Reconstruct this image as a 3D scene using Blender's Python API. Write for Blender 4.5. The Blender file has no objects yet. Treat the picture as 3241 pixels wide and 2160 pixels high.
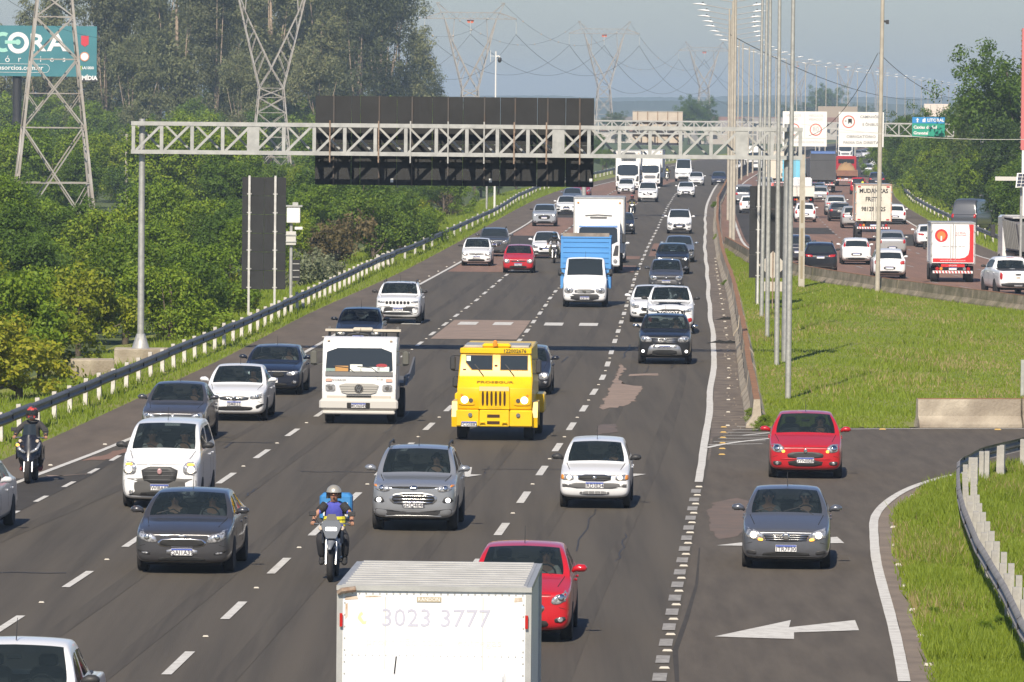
import bpy, bmesh, math, random
import numpy as np
from mathutils import Vector, Matrix
from mathutils.bvhtree import BVHTree
random.seed(7)
SC = bpy.context.scene
COL = SC.collection
# ------------------------------------------------------------------ camera
FPX, CAMH = 19000.0, 8.85            # focal length in pixels of the 3241 px wide photograph, height of the footbridge camera
PITCH, ROLL = math.atan(750 / FPX), math.radians(.55)
_r = np.array([1, 0, 0.]); _u = np.array([0, math.sin(PITCH), math.cos(PITCH)]); _f = np.array([0, math.cos(PITCH), -math.sin(PITCH)])
_r2 = _r * math.cos(ROLL) + _u * math.sin(ROLL); _u2 = _u * math.cos(ROLL) - _r * math.sin(ROLL)
cam = bpy.data.cameras.new('camera'); cam.sensor_width = 36; cam.lens = FPX / 3241 * 36
cam.clip_start = 1; cam.clip_end = 40000
camo = bpy.data.objects.new('camera', cam); COL.objects.link(camo)
M = Matrix(((_r2[0], _u2[0], -_f[0], 0), (_r2[1], _u2[1], -_f[1], 0), (_r2[2], _u2[2], -_f[2], CAMH), (0, 0, 0, 1)))
camo.matrix_world = M
SC.camera = camo
# ------------------------------------------------------------------ sky, sun, exposure
SUN_EL, SUN_AZ = math.radians(40), math.radians(11)      # the sun stands behind the camera, a little to the left
w = bpy.data.worlds.new('World'); SC.world = w; w.use_nodes = True
nt = w.node_tree; bg = nt.nodes['Background']
sky = nt.nodes.new('ShaderNodeTexSky'); sky.sky_type = 'NISHITA'; sky.sun_disc = False
sky.sun_elevation = SUN_EL; sky.sun_rotation = math.pi + SUN_AZ
sky.air_density = 1.0; sky.dust_density = .6; sky.ozone_density = 1.5
tn = nt.nodes.new('ShaderNodeMix'); tn.data_type = 'RGBA'; tn.blend_type = 'MULTIPLY'; tn.inputs[0].default_value = 1; tn.inputs[7].default_value = (.74, .82, 1.04, 1)
nt.links.new(sky.outputs[0], tn.inputs[6]); nt.links.new(tn.outputs[2], bg.inputs[0]); bg.inputs[1].default_value = .075
sl = bpy.data.lights.new('sun', 'SUN'); sl.energy = 5.0; sl.angle = math.radians(.55); sl.color = (1, .89, .73)
so = bpy.data.objects.new('sun', sl); COL.objects.link(so)
sdir = Vector((math.sin(SUN_AZ) * math.cos(SUN_EL), math.cos(SUN_AZ) * math.cos(SUN_EL), -math.sin(SUN_EL)))
so.rotation_euler = sdir.to_track_quat('-Z', 'Y').to_euler(); so.location = (0, -50, 60)
vs = SC.view_settings; vs.view_transform = 'Standard'; vs.look = 'None'; vs.exposure = .35; vs.gamma = 1; vs.use_curve_mapping = False
cy = SC.cycles; cy.max_bounces = 6; cy.diffuse_bounces = 2; cy.glossy_bounces = 3; cy.transmission_bounces = 4; cy.transparent_max_bounces = 10
cy.volume_bounces = 0; cy.use_denoising = True; cy.caustics_reflective = False; cy.caustics_refractive = False
cy.sample_clamp_indirect = 4
# ------------------------------------------------------------------ helpers
def G(px, py, z=0.):
    d = _f + _r2 * (px - 1620.5) / FPX - _u2 * (py - 1080) / FPX
    return Vector(np.array([0, 0, CAMH]) + d * ((z - CAMH) / d[2]))
def AT(px, py, Y):
    d = _f + _r2 * (px - 1620.5) / FPX - _u2 * (py - 1080) / FPX
    return Vector(np.array([0, 0, CAMH]) + d * (Y / d[1]))
class IX:                                   # X as a function of Y along the road
    def __init__(s, pts):
        pts = sorted((y, x) for x, y in pts); s.Y = [p[0] for p in pts]; s.X = [p[1] for p in pts]
    def raw(s, y):
        Y, X = s.Y, s.X
        if y < Y[0]: return X[0] + (y - Y[0]) * (X[1] - X[0]) / (Y[1] - Y[0])
        if y > Y[-1]: return X[-1] + (y - Y[-1]) * (X[-1] - X[-2]) / (Y[-1] - Y[-2])
        return float(np.interp(y, Y, X))
    def __call__(s, y, k=.04):
        w = max(4, y * k); return (s.raw(y - w) + 2 * s.raw(y) + s.raw(y + w)) / 4
_mats = {}
def nodes(m):
    m.use_nodes = True; return m.node_tree.nodes, m.node_tree.links, m.node_tree.nodes['Principled BSDF']
def mat(name, c, rough=.6, metal=0., c2=None, scale=4., detail=4., bump=0., bscale=None, coat=0., emit=0., coords='Object', stretch=None, spec=None, contrast=(.35, .65), liner=False, c3=None, scale3=.3):
    if name in _mats: return _mats[name]
    m = bpy.data.materials.new(name); N, Lk, b = nodes(m)
    b.inputs['Base Color'].default_value = (*c, 1); b.inputs['Roughness'].default_value = rough; b.inputs['Metallic'].default_value = metal
    if coat: b.inputs['Coat Weight'].default_value = coat; b.inputs['Coat Roughness'].default_value = .04
    if spec is not None: b.inputs['Specular IOR Level'].default_value = spec
    if emit: b.inputs['Emission Color'].default_value = (*c, 1); b.inputs['Emission Strength'].default_value = emit
    vec = None
    if c2 or bump or c3:
        tc = N.new('ShaderNodeTexCoord'); vec = tc.outputs[coords]
        if stretch:
            mp = N.new('ShaderNodeMapping'); mp.inputs['Rotation'].default_value = (0, 0, stretch[3]); mp.inputs['Scale'].default_value = stretch[:3]
            Lk.new(vec, mp.inputs[0]); vec = mp.outputs[0]
    col = None
    def nz(sc, ca, cb, ct):
        n = N.new('ShaderNodeTexNoise'); n.inputs['Scale'].default_value = sc; n.inputs['Detail'].default_value = detail; n.inputs['Roughness'].default_value = .62
        Lk.new(vec, n.inputs['Vector']); rp = N.new('ShaderNodeValToRGB'); rp.color_ramp.elements[0].position = ct[0]; rp.color_ramp.elements[1].position = ct[1]
        rp.color_ramp.elements[0].color = (*ca, 1); rp.color_ramp.elements[1].color = (*cb, 1); Lk.new(n.outputs[0], rp.inputs[0]); return rp.outputs[0]
    if c2: col = nz(scale, c, c2, contrast)
    if c3:
        k = nz(scale3, (0, 0, 0), (1, 1, 1), (.4, .68)); mx = N.new('ShaderNodeMix'); mx.data_type = 'RGBA'
        Lk.new(k, mx.inputs[0]); Lk.new(col, mx.inputs[6]) if col else None
        if not col: mx.inputs[6].default_value = (*c, 1)
        mx.inputs[7].default_value = (*c3, 1); col = mx.outputs[2]
    if liner:
        ge = N.new('ShaderNodeNewGeometry'); mx = N.new('ShaderNodeMix'); mx.data_type = 'RGBA'; Lk.new(ge.outputs['Backfacing'], mx.inputs[0])
        mx.inputs[6].default_value = (*c, 1); mx.inputs[7].default_value = (.06, .06, .06, 1); col = mx.outputs[2]
    if col: Lk.new(col, b.inputs['Base Color'])
    if bump:
        n = N.new('ShaderNodeTexNoise'); n.inputs['Scale'].default_value = bscale or scale * 3; n.inputs['Detail'].default_value = 3; Lk.new(vec, n.inputs['Vector'])
        bp = N.new('ShaderNodeBump'); bp.inputs['Strength'].default_value = bump; bp.inputs['Distance'].default_value = .05; Lk.new(n.outputs[0], bp.inputs['Height']); Lk.new(bp.outputs[0], b.inputs['Normal'])
    _mats[name] = m; return m
def paint(c, metal=.0, rough=.28):
    k = 'car_paint_%02x%02x%02x_%d' % (*(int(255 * min(1, v)) for v in c), int(metal * 10))
    return mat(k, c, rough, metal, coat=.7, liner=True)
def link(o, parent=None):
    COL.objects.link(o); o.parent = parent; return o
def empty(name, loc=(0, 0, 0), rz=0., parent=None):
    o = bpy.data.objects.new(name, None); o.empty_display_size = .2; o.location = loc; o.rotation_euler = (0, 0, rz); return link(o, parent)
def tag(o, label=None, cat=None, group=None, kind=None):
    if label: o['label'] = label
    if cat: o['category'] = cat
    if group: o['group'] = group
    if kind: o['kind'] = kind
    return o
class MB:
    def __init__(s): s.v = []; s.f = []
    def add(s, v, f):
        o = len(s.v); s.v += [tuple(p) for p in v]; s.f += [tuple(i + o for i in q) for q in f]; return s
    def box(s, c, d, rz=0., taper=1., bev=0.):
        x, y, z = (k / 2 for k in d)
        if bev:
            b = min(bev, x * .9, y * .9, z * .9); P = []
            for zz, k in ((-z, 1), (-z + b, 0), (z - b, 0), (z, 1)):
                xx, yy = x - b * k, y - b * k; e = b * (.55 if not k else .4)
                P += [(sx * (xx - (e if q else 0)), sy * (yy - (0 if q else e)), zz) for sx, sy, q in ((-1, -1, 0), (-1, -1, 1), (1, -1, 1), (1, -1, 0), (1, 1, 0), (1, 1, 1), (-1, 1, 1), (-1, 1, 0))]
            F = [(7, 6, 5, 4, 3, 2, 1, 0), tuple(range(24, 32))] + [(r * 8 + i, r * 8 + (i + 1) % 8, r * 8 + 8 + (i + 1) % 8, r * 8 + 8 + i) for r in range(3) for i in range(8)]
        else:
            P = [(-x, -y, -z), (x, -y, -z), (x, y, -z), (-x, y, -z), (-x * taper, -y * taper, z), (x * taper, -y * taper, z), (x * taper, y * taper, z), (-x * taper, y * taper, z)]
            F = [(3, 2, 1, 0), (4, 5, 6, 7), (0, 1, 5, 4), (1, 2, 6, 5), (2, 3, 7, 6), (3, 0, 4, 7)]
        ca, sa = math.cos(rz), math.sin(rz)
        return s.add([(c[0] + p[0] * ca - p[1] * sa, c[1] + p[0] * sa + p[1] * ca, c[2] + p[2]) for p in P], F)
    def tube(s, pts, r, n=8, caps=True, flat=None):
        pts = [Vector(p) for p in pts]; R = r if isinstance(r, (list, tuple)) else [r] * len(pts); V = []; ref = None
        for i, p in enumerate(pts):
            t = (pts[min(i + 1, len(pts) - 1)] - pts[max(i - 1, 0)]).normalized()
            if ref is None: ref = Vector((0, 0, 1)) if abs(t.z) < .9 else Vector((1, 0, 0))
            a = t.cross(ref).normalized(); b = t.cross(a).normalized(); ref = -b if ref.dot(b) < 0 else b
            a = t.cross(ref).normalized(); b = a.cross(t)
            for k in range(n):
                an = 2 * math.pi * (k + .5) / n; V.append(p + a * (math.cos(an) * R[i]) + b * (math.sin(an) * R[i] * (flat or 1)))
        Fc = [(i * n + k, (i + 1) * n + k, (i + 1) * n + (k + 1) % n, i * n + (k + 1) % n) for i in range(len(pts) - 1) for k in range(n)]
        if caps: Fc += [tuple(range(n)), tuple((len(pts) - 1) * n + k for k in range(n - 1, -1, -1))]
        return s.add(V, Fc)
    def bar(s, a, b, wd, th=None):                           # square section bar
        return s.tube([a, b], wd * .7071, 4, True, (th / wd) if th else None)
    def prism(s, poly, fn, depth):                           # poly (a,b) outline -> fn(a,b,t) t in 0..depth
        n = len(poly); V = [fn(a, b, 0) for a, b in poly] + [fn(a, b, depth) for a, b in poly]
        return s.add(V, [tuple(range(n - 1, -1, -1)), tuple(range(n, 2 * n))] + [(i, (i + 1) % n, n + (i + 1) % n, n + i) for i in range(n)])
    def lathe(s, prof, n=16, axis='z', c=(0, 0, 0)):
        V = []
        for r, h in prof:
            for k in range(n):
                a = 2 * math.pi * k / n; x, y = r * math.cos(a), r * math.sin(a)
                V.append((c[0] + x, c[1] + y, c[2] + h) if axis == 'z' else (c[0] + h, c[1] + x, c[2] + y) if axis == 'x' else (c[0] + x, c[1] + h, c[2] + y))
        m = len(prof); F = [(i * n + k, i * n + (k + 1) % n, (i + 1) * n + (k + 1) % n, (i + 1) * n + k) for i in range(m - 1) for k in range(n)]
        F += [tuple(range(n - 1, -1, -1)), tuple((m - 1) * n + k for k in range(n))]
        if (prof[-1][1] < prof[0][1]) != (axis == 'y'): F = [q[::-1] for q in F]
        return s.add(V, F)
    def grid(s, rows, closed=False):
        n = len(rows[0]); V = [p for r in rows for p in r]; m = n if closed else n - 1
        return s.add(V, [(i * n + k, i * n + (k + 1) % n, (i + 1) * n + (k + 1) % n, (i + 1) * n + k) for i in range(len(rows) - 1) for k in range(m)])
    def mesh(s, name, material, smooth=None):
        me = bpy.data.meshes.new(name); me.from_pydata(s.v, [], s.f)
        if material:
            for k in (material if isinstance(material, (list, tuple)) else [material]): me.materials.append(k)
        if smooth:
            me.polygons.foreach_set('use_smooth', [True] * len(me.polygons))
            if smooth is not True: me.set_sharp_from_angle(angle=math.radians(smooth))
        me.update(); return me
    def build(s, name, material, parent=None, smooth=None, loc=None, rot=None):
        o = bpy.data.objects.new(name, s.mesh(name, material, smooth))
        if loc is not None: o.location = loc
        if rot is not None: o.rotation_euler = rot
        return link(o, parent)
def copy_tree(o, parent=None):
    c = o.copy(); COL.objects.link(c); c.parent = parent
    for ch in o.children: copy_tree(ch, c)
    return c
def text(body, size, material, parent=None, loc=(0, 0, 0), rot=(math.pi / 2, 0, 0), name='lettering', align='CENTER', sx=1., bold=0., extrude=.002):
    cu = bpy.data.curves.new(name, 'FONT'); cu.body = body; cu.size = size; cu.align_x = align; cu.align_y = 'CENTER'; cu.extrude = extrude; cu.offset = bold; cu.resolution_u = 2
    tmp = bpy.data.objects.new('tmp', cu); me = bpy.data.meshes.new_from_object(tmp); bpy.data.objects.remove(tmp); bpy.data.curves.remove(cu)
    me.name = name; me.materials.clear(); me.materials.append(material); o = bpy.data.objects.new(name, me); o.location = loc; o.rotation_euler = rot; o.scale = (sx, 1, 1); return link(o, parent)
# ------------------------------------------------------------------ shared materials
ASPH = mat('asphalt', (.101, .089, .072), .8, c2=(.073, .065, .054), scale=.9, detail=10, bump=.25, bscale=60, stretch=(2.4, .05, 1, math.radians(2.5)), c3=(.108, .094, .075), scale3=.5, spec=.18)
ASPH2 = mat('ramp_asphalt', (.120, .104, .085), .85, c2=(.090, .078, .065), scale=1.2, detail=9, bump=.25, bscale=60, stretch=(2.2, .2, 1, math.radians(12)), spec=.18)
SHLD = mat('shoulder_asphalt', (.155, .128, .104), .9, c2=(.112, .094, .078), scale=.7, detail=9, bump=.3, bscale=40, stretch=(1.6, .25, 1, math.radians(4)), spec=.18)
REDA = mat('red_asphalt', (.27, .165, .125), .88, c2=(.21, .132, .102), scale=.7, detail=9, bump=.2, bscale=50, stretch=(2.6, .12, 1, math.radians(-3)), c3=(.19, .125, .10), scale3=.3, spec=.18)
PINK = mat('worn_pinkish_asphalt', (.30, .222, .175), .9, c2=(.22, .168, .135), scale=1.1, detail=8)
DARKA = mat('new_dark_asphalt', (.066, .060, .052), .8, c2=(.052, .047, .042), scale=1.2, detail=8, spec=.18)
WHITEP = mat('road_paint_white', (.62, .61, .57), .7, c2=(.42, .40, .37), scale=3.5, detail=8, contrast=(.45, .75))
WORNP = mat('road_paint_worn', (.36, .35, .33), .8, c2=(.2, .19, .18), scale=5, detail=8)
YELP = mat('stud_yellow', (.44, .29, .09), .7)
STUD = mat('stud_white', (.46, .43, .37), .6)
CONC = mat('old_concrete', (.52, .46, .36), .9, c2=(.34, .295, .23), scale=1.1, detail=9, bump=.5, bscale=14, c3=(.22, .18, .135), scale3=.5)
CONCT = mat('rusty_concrete_top', (.30, .15, .07), .9, c2=(.20, .105, .055), scale=2.5, detail=8)
GALV = mat('galvanised_steel', (.50, .50, .47), .5, .45, c2=(.38, .38, .37), scale=6, detail=6)
TRUSS = mat('galvanised_truss', (.45, .455, .44), .55, .2, c2=(.34, .345, .335), scale=3, detail=6)
RUST = mat('rusty_clamp', (.33, .27, .22), .8, .2, c2=(.22, .13, .08), scale=9)
RAILM = mat('weathered_rail', (.19, .185, .18), .5, .55, c2=(.14, .135, .13), scale=2.5, detail=7)
POSTW = mat('whitewashed_post', (.62, .60, .56), .8, c2=(.46, .42, .37), scale=5)
POLEG = mat('pole_grey', (.46, .46, .43), .55, .35, c2=(.33, .33, .31), scale=9, detail=7)
POLEC = mat('pole_concrete_beige', (.46, .425, .355), .9, c2=(.36, .33, .275), scale=3, detail=6)
PYLON = mat('pylon_steel', (.37, .36, .345), .65, .2, c2=(.28, .245, .21), scale=.7, detail=6)
BOARD = mat('sign_back_dark', (.036, .0365, .037), .65, 0, c2=(.028, .0285, .029), scale=1.2, spec=.2)
SIGNW = mat('sign_white', (.78, .77, .73), .45)
BLACK = mat('black_rubber', (.018, .018, .018), .85)
DPLAS = mat('dark_plastic', (.035, .035, .036), .55)
GPLAS = mat('grey_plastic', (.11, .11, .11), .6)
WIRE = mat('cable_black', (.03, .03, .032), .7)
WHITE = mat('white_print', (.75, .75, .75), .5)
BLACKP = mat('black_print', (.02, .02, .02), .5)
GREYP = mat('faded_grey_print', (.42, .42, .44), .6)
# ------------------------------------------------------------------ the road in plan: X as a function of the distance Y
LX = IX([(-15.4, 90), (-13.2, 117), (-11.1, 142), (-9.9, 156.7), (-7.3, 212), (-4.6, 292), (-3.7, 314), (1, 442), (3.8, 538), (7, 624), (9.2, 663), (12.5, 709), (15, 745), (19.5, 822), (24, 897), (33, 1000), (50, 1180), (64, 1320), (90, 1557), (142, 2088)])
AX = IX([(-12.9, 80), (-12.3, 92), (-10.6, 128.4), (-9.9, 143.6), (-9.5, 158)])
BX = IX([(-8.9, 92), (-7.9, 112), (-6.2, 152), (-3.7, 212), (-1.6, 271), (-.3, 312), (4.5, 442), (7.4, 538), (10.5, 624), (12.9, 663), (16, 709), (18.6, 745), (23, 822), (27.6, 897), (36.5, 1000), (54, 1180), (94, 1557)])
CX = IX([(-5.3, 92), (-4.4, 114), (-2.3, 162.6), (.3, 224), (2.1, 287), (3.2, 312), (7.4, 426), (10.2, 517), (13.8, 612), (16.4, 663), (19.4, 709), (22, 745), (26.6, 822), (31, 897), (40, 1000), (57.5, 1180), (97, 1557)])
DX = IX([(-1.8, 92), (-.2, 124), (1.2, 154.6), (3, 195), (3.9, 226), (4.8, 256), (6.4, 312), (8.8, 386), (10.2, 426), (13.2, 517), (16.6, 612), (19.4, 663), (22, 709), (25, 765), (28, 822), (33.5, 897), (42, 1000), (59, 1180), (98.5, 1557)])
EX = IX([(1.9, 80), (2.3, 92), (4.4, 141), (5, 154), (5.8, 175.5), (7.3, 217), (8.2, 247), (10.4, 322), (12.5, 391), (15.2, 475), (17.1, 532), (19.4, 591), (22.3, 663), (25, 720), (31, 822), (36.5, 897), (44.5, 1000), (61, 1180), (75, 1320), (101, 1557), (153, 2088)])
ALX = IX([(-17.2, 92), (-14.6, 118), (-12.5, 146), (-11.4, 171), (-9.9, 207), (-8.6, 250), (-5.8, 314), (-2.9, 401), (-.5, 482), (2.1, 560), (4.9, 624), (7.2, 663), (10.5, 709), (13, 745), (17.5, 822), (22, 897), (31, 1000), (48, 1180), (62, 1320), (88, 1557), (140, 2088)])
RAX = IX([(-18.6, 92), (-15.6, 122), (-13.2, 154), (-12.4, 172), (-11.3, 198), (-9.9, 231), (-7.5, 306), (-6.3, 340), (-3.9, 409), (-1.7, 467), (.4, 547), (2.4, 604), (5.3, 663), (8.6, 709), (11, 745), (15.5, 822), (20, 897), (29, 1000), (46, 1180), (86, 1557)])
MX = IX([(6.8, 166), (7.4, 186), (8.4, 217), (10.3, 279), (11.7, 335), (14.8, 437), (16.2, 475), (18.2, 536), (20.6, 591), (23.5, 663), (26.3, 720), (32.3, 822), (37.8, 897), (45.8, 1000), (62.3, 1180), (76.3, 1320), (102.3, 1557), (154.3, 2088)])
RLX = IX([(33, 225), (24.3, 262), (20, 290), (17.3, 314), (15.2, 345), (14.5, 372), (14.9, 390), (16.3, 438), (18.3, 503), (20.7, 577), (22, 602), (25, 663), (28, 720), (34, 822), (39.5, 897), (47.5, 1000), (64, 1180), (78, 1320), (104, 1557), (156, 2088)])
RRX = IX([(45, 225), (33, 280), (28.6, 330), (27.7, 362), (28.7, 400), (29.6, 432), (30.8, 470), (33.4, 540), (36.2, 600), (40, 663), (43, 720), (49, 822), (54.5, 897), (62.5, 1000), (79, 1180), (93, 1320), (119, 1557), (171, 2088)])
WX = IX([(40, 185), (27.6, 238), (22.4, 263), (21.3, 269.7), (17.8, 288.2), (14.9, 308), (13.4, 335), (13.35, 372)])
def heading(fn, y): return math.atan2(fn(y + 6) - fn(y - 6), 12)      # angle of the road from +Y, clockwise
YS = [70 + i * 4 for i in range(60)] + [310 + i * 12 for i in range(50)] + [910 + i * 45 for i in range(27)]
def strip(name, fL, fR, y0, y1, z, m, parent=None, n=3, kind=None):
    ys = [y0] + [y for y in YS if y0 < y < y1] + [y1]; b = MB()
    b.grid([[(fL(y) * (1 - k / n) + fR(y) * k / n, y, z) for k in range(n + 1)] for y in ys])
    o = b.build(name, m, parent)
    if kind: o['kind'] = kind
    return o
def off(fn, d): return lambda y: fn(y) + d
def sheet(name, pts, z, m, parent=None, kind=None):
    b = MB(); b.add([(p[0], p[1], z) for p in pts], [tuple(range(len(pts)))]); o = b.build(name, m, parent)
    if o.data.polygons[0].normal.z < 0: o.data.flip_normals()
    if kind: o['kind'] = kind
    return o
def psheet(name, px, z, m, parent=None):
    P = [G(*p) for p in px]
    if name == 'worn_patch':                                   # ragged outline of worn-off surfacing
        rq = random.Random(len(px) * 7 + int(px[0][0])); Q = []
        for i, a in enumerate(P):
            b = P[(i + 1) % len(P)]; n = max(2, int((b - a).length / .5))
            for k in range(n): q = a.lerp(b, k / n); Q.append(Vector((q.x + rq.uniform(-.07, .07), q.y + rq.uniform(-.45, .45), 0)))
        P = Q
    return sheet(name, P, z, m, parent)
GRASSM = mat('grass_ground', (.19, .24, .03), .95, c2=(.115, .16, .02), scale=.5, detail=9, bump=.6, bscale=9, c3=(.25, .225, .07), scale3=.14)
DIRT = mat('dirt_margin', (.235, .19, .15), .95, c2=(.16, .13, .105), scale=1.2, detail=8, bump=.3, bscale=20)
SCRUB = mat('scrub_ground', (.09, .12, .028), .95, c2=(.05, .075, .018), scale=.12, detail=8)
# ground: one sheet to the horizon
b = MB(); R = 3000; b.add([(-R, -400, -.8), (R, -400, -.8), (R, 7600, -.8), (-R, 7600, -.8)], [(0, 1, 2, 3)]); tag(b.build('ground', SCRUB), kind='structure')
road = strip('road', ALX, MX, 66, 2050, 0, ASPH, n=5, kind='structure')
strip('left_shoulder', ALX, off(LX, -.1), 70, 1000, .004, SHLD, road, 2)
strip('median_shoulder', off(EX, .1), off(MX, -.1), 150, 700, .004, mat('dirty_shoulder', (.125, .10, .082), .95, c2=(.075, .062, .054), scale=1.3, detail=9, c3=(.2, .165, .13), scale3=1.4), road, 2)
strip('red_lane', off(LX, .2), off(BX, -.1), 316, 720, .004, REDA, road, 2)
strip('red_lane', off(BX, .1), off(CX, -.1), 404, 720, .004, REDA, road, 2)
def seg(fa, fb, y0, y1, m, z=.008, nm='asphalt_patch'): return strip(nm, fa, fb, y0, y1, z, m, road, 1)
seg(off(LX, .3), off(BX, -.2), 378, 404, DARKA); seg(off(BX, .2), off(CX, -.2), 350, 372, REDA, .006); seg(off(LX, .3), off(BX, -.3), 470, 500, DARKA)
seg(off(CX, .2), off(DX, -.2), 318, 331, REDA); seg(off(CX, .2), off(DX, -.2), 345, 352, REDA); seg(off(DX, .25), lambda y: DX(y) + 1.1, 352, 385, REDA)
seg(off(BX, .15), off(CX, -.15), 225.5, 245.5, PINK)
psheet('worn_patch', [(1964, 1152), (1950, 1190), (1914, 1262), (1900, 1296), (1960, 1291), (2010, 1272), (2037, 1222), (1975, 1219), (1955, 1200), (1978, 1170)], .008, PINK, road)
psheet('worn_patch', [(1990, 1184), (2088, 1183), (2080, 1190), (1995, 1191)], .008, PINK, road)
psheet('worn_patch', [(1896, 1346), (1955, 1344), (1950, 1368), (1884, 1378)], .008, mat('faint_worn_patch', (.14, .105, .09), .9, c2=(.10, .085, .078), scale=2), road)
psheet('worn_patch', [(255, 1458), (402, 1420), (402, 1432), (330, 1460)], .008, REDA, road)
psheet('worn_patch', [(148, 1507), (268, 1502), (268, 1505), (146, 1513)], .008, PINK, road)
psheet('dark_patch', [(0, 1518), (140, 1512), (268, 1503), (330, 1461), (402, 1433), (300, 1500), (100, 1600), (-80, 1690)], .006, DARKA, road)
psheet('tar_seam', [(2136, 2160), (2128, 2060), (2165, 1960), (2200, 1850), (2212, 1735), (2216, 1735), (2210, 1850), (2180, 1960), (2146, 2060), (2150, 2160)], .008, DARKA, road)
rg_ = random.Random(44); CRK = mat('crack_tar', (.032, .030, .029), .6)
for i in range(26):                                            # tar-sealed cracks and joints across the lanes
    f = rg_.choice((LX, BX, CX, DX)); y = rg_.uniform(96, 300); x = f(y) + rg_.uniform(.3, 3.); pts = []; along = rg_.random() < .55; L_ = rg_.uniform(2, 14) if along else rg_.uniform(1, 3.3)
    for k in range(9): u = k / 8; pts.append((x + (.045 * L_ * u if along else L_ * u) + rg_.uniform(-.05, .05), y + (L_ * u if along else rg_.uniform(-.15, .15))))
    b = MB(); wd = rg_.uniform(.012, .028); b.grid([[(a - (wd if along else 0), c - (0 if along else wd * 3), .0075), (a + (wd if along else 0), c + (0 if along else wd * 3), .0075)] for a, c in pts]); b.build('tar_crack', CRK, road)
for i in range(0):                                            # oil stains in the middle of the lanes
    f = rg_.choice((LX, BX, CX, DX)); y = rg_.uniform(94, 260); x = f(y) + 1.8 + rg_.uniform(-.3, .3); rx, ry = rg_.uniform(.05, .12), rg_.uniform(.5, 2.4)
    sheet('oil_stain', [(x + rx * math.cos(a) * rg_.uniform(.7, 1.2), y + ry * math.sin(a) * rg_.uniform(.7, 1.2)) for a in [.63 * k for k in range(10)]], .0078, mat('oil_stain', (.060, .053, .049), .6), road)
for k, f in enumerate((LX, BX, CX, DX)):                       # darker wheel tracks polished into each lane
    for o_ in (.95, 2.6):
        ribbon_ = strip('wheel_track', lambda y, f=f, o_=o_: f(y) + o_ - .16 - .05 * math.sin(y * .11 + k), lambda y, f=f, o_=o_: f(y) + o_ + .16 + .06 * math.sin(y * .07 + k), 80, 312, .0046, mat('wheel_track', (.094, .083, .067), .8, c2=(.068, .060, .050), scale=1.5, detail=9, stretch=(3, .06, 1, math.radians(2.5)), spec=.18), road, 1)
# lane markings
def ribbon(name, fn, y0, y1, wd, m, z=.012, par=None): return strip(name, lambda y: fn(y) - wd / 2, lambda y: fn(y) + wd / 2, y0, y1, z, m, par or road, 1)
random.seed(3)
ribbon('edge_line', LX, 80, 900, .16, WHITEP)
b = MB(); ys = [141 + i * 2.2 for i in range(160)]
wob = [EX(y, .02) + .05 * math.sin(y * .13) * math.sin(y * .071) for y in ys]
b.grid([[(x - .085 - .015 * random.random(), y, .012), (x + .09 + .015 * random.random(), y, .012)] for x, y in zip(wob, ys)]); b.build('edge_line', WHITEP, road)
ribbon('edge_line', EX, 492, 900, .2, WHITEP)
def dashes(fn, y0, y1, per, ln, wd, m=WHITEP, stud=True, ph=0.):
    y = y0 + ph
    while y < y1:
        l = ln * random.uniform(.9, 1.05); j = random.uniform(-.02, .02)
        b = MB(); b.add([(fn(y) - wd / 2 + j, y, .012), (fn(y) + wd / 2 + j, y, .012), (fn(y + l) + wd / 2 + j, y + l, .012), (fn(y + l) - wd / 2 + j, y + l, .012)], [(0, 1, 2, 3)])
        b.build('lane_dash', m, road)
        if stud and y < 420:
            ys = y + ln + (per - ln) * .45
            b = MB(); b.box((fn(ys), ys, .018), (.1, .08, .022), taper=.7); b.build('road_stud', STUD, road)
        y += per
dashes(AX, 90, 158, 5.1, 2.1, .12, ph=1, stud=False)
dashes(BX, 92, 640, 10, 3.9, .15, ph=6.7)
dashes(CX, 92, 640, 10, 3.9, .16, ph=.3)
dashes(DX, 92, 640, 10, 3.9, .17, ph=.9)
y = 80.
while y < 140:
    b = MB(); x = EX(y); b.add([(x - .11, y, .012), (x + .11, y, .012), (EX(y + 1.3) + .11, y + 1.3, .012), (EX(y + 1.3) - .11, y + 1.3, .012)], [(0, 1, 2, 3)]); b.build('exit_dash', WORNP, road)
    b = MB(); b.box((EX(y + 2.15) + .05, y + 2.15, .02), (.17, .1, .03), taper=.7); b.build('road_stud', STUD, road); y += 3.0
for i in range(26):
    y = 166 + i * 7.3; b = MB(); b.box((EX(y) + .55, y, .022), (.12, .1, .03), taper=.7); b.build('road_stud', STUD, road)
for i in range(30):
    y = 100 + i * 9.; b = MB(); b.box((LX(y) - .28, y, .022), (.11, .1, .03), taper=.7); b.build('road_stud', STUD, road)
for k in range(4):
    for a in (.5, 1.9):
        f = (LX, BX, CX, DX)[k]
        if k == 0 and a < 1: continue
        psh = [(f(240 + 0) + a, 240), (f(240) + a + .75, 240), (f(243.2) + a + .75, 243.2), (f(243.2) + a, 243.2)]
        sheet('speed_bar', psh, .013, WHITEP, road)
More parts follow.
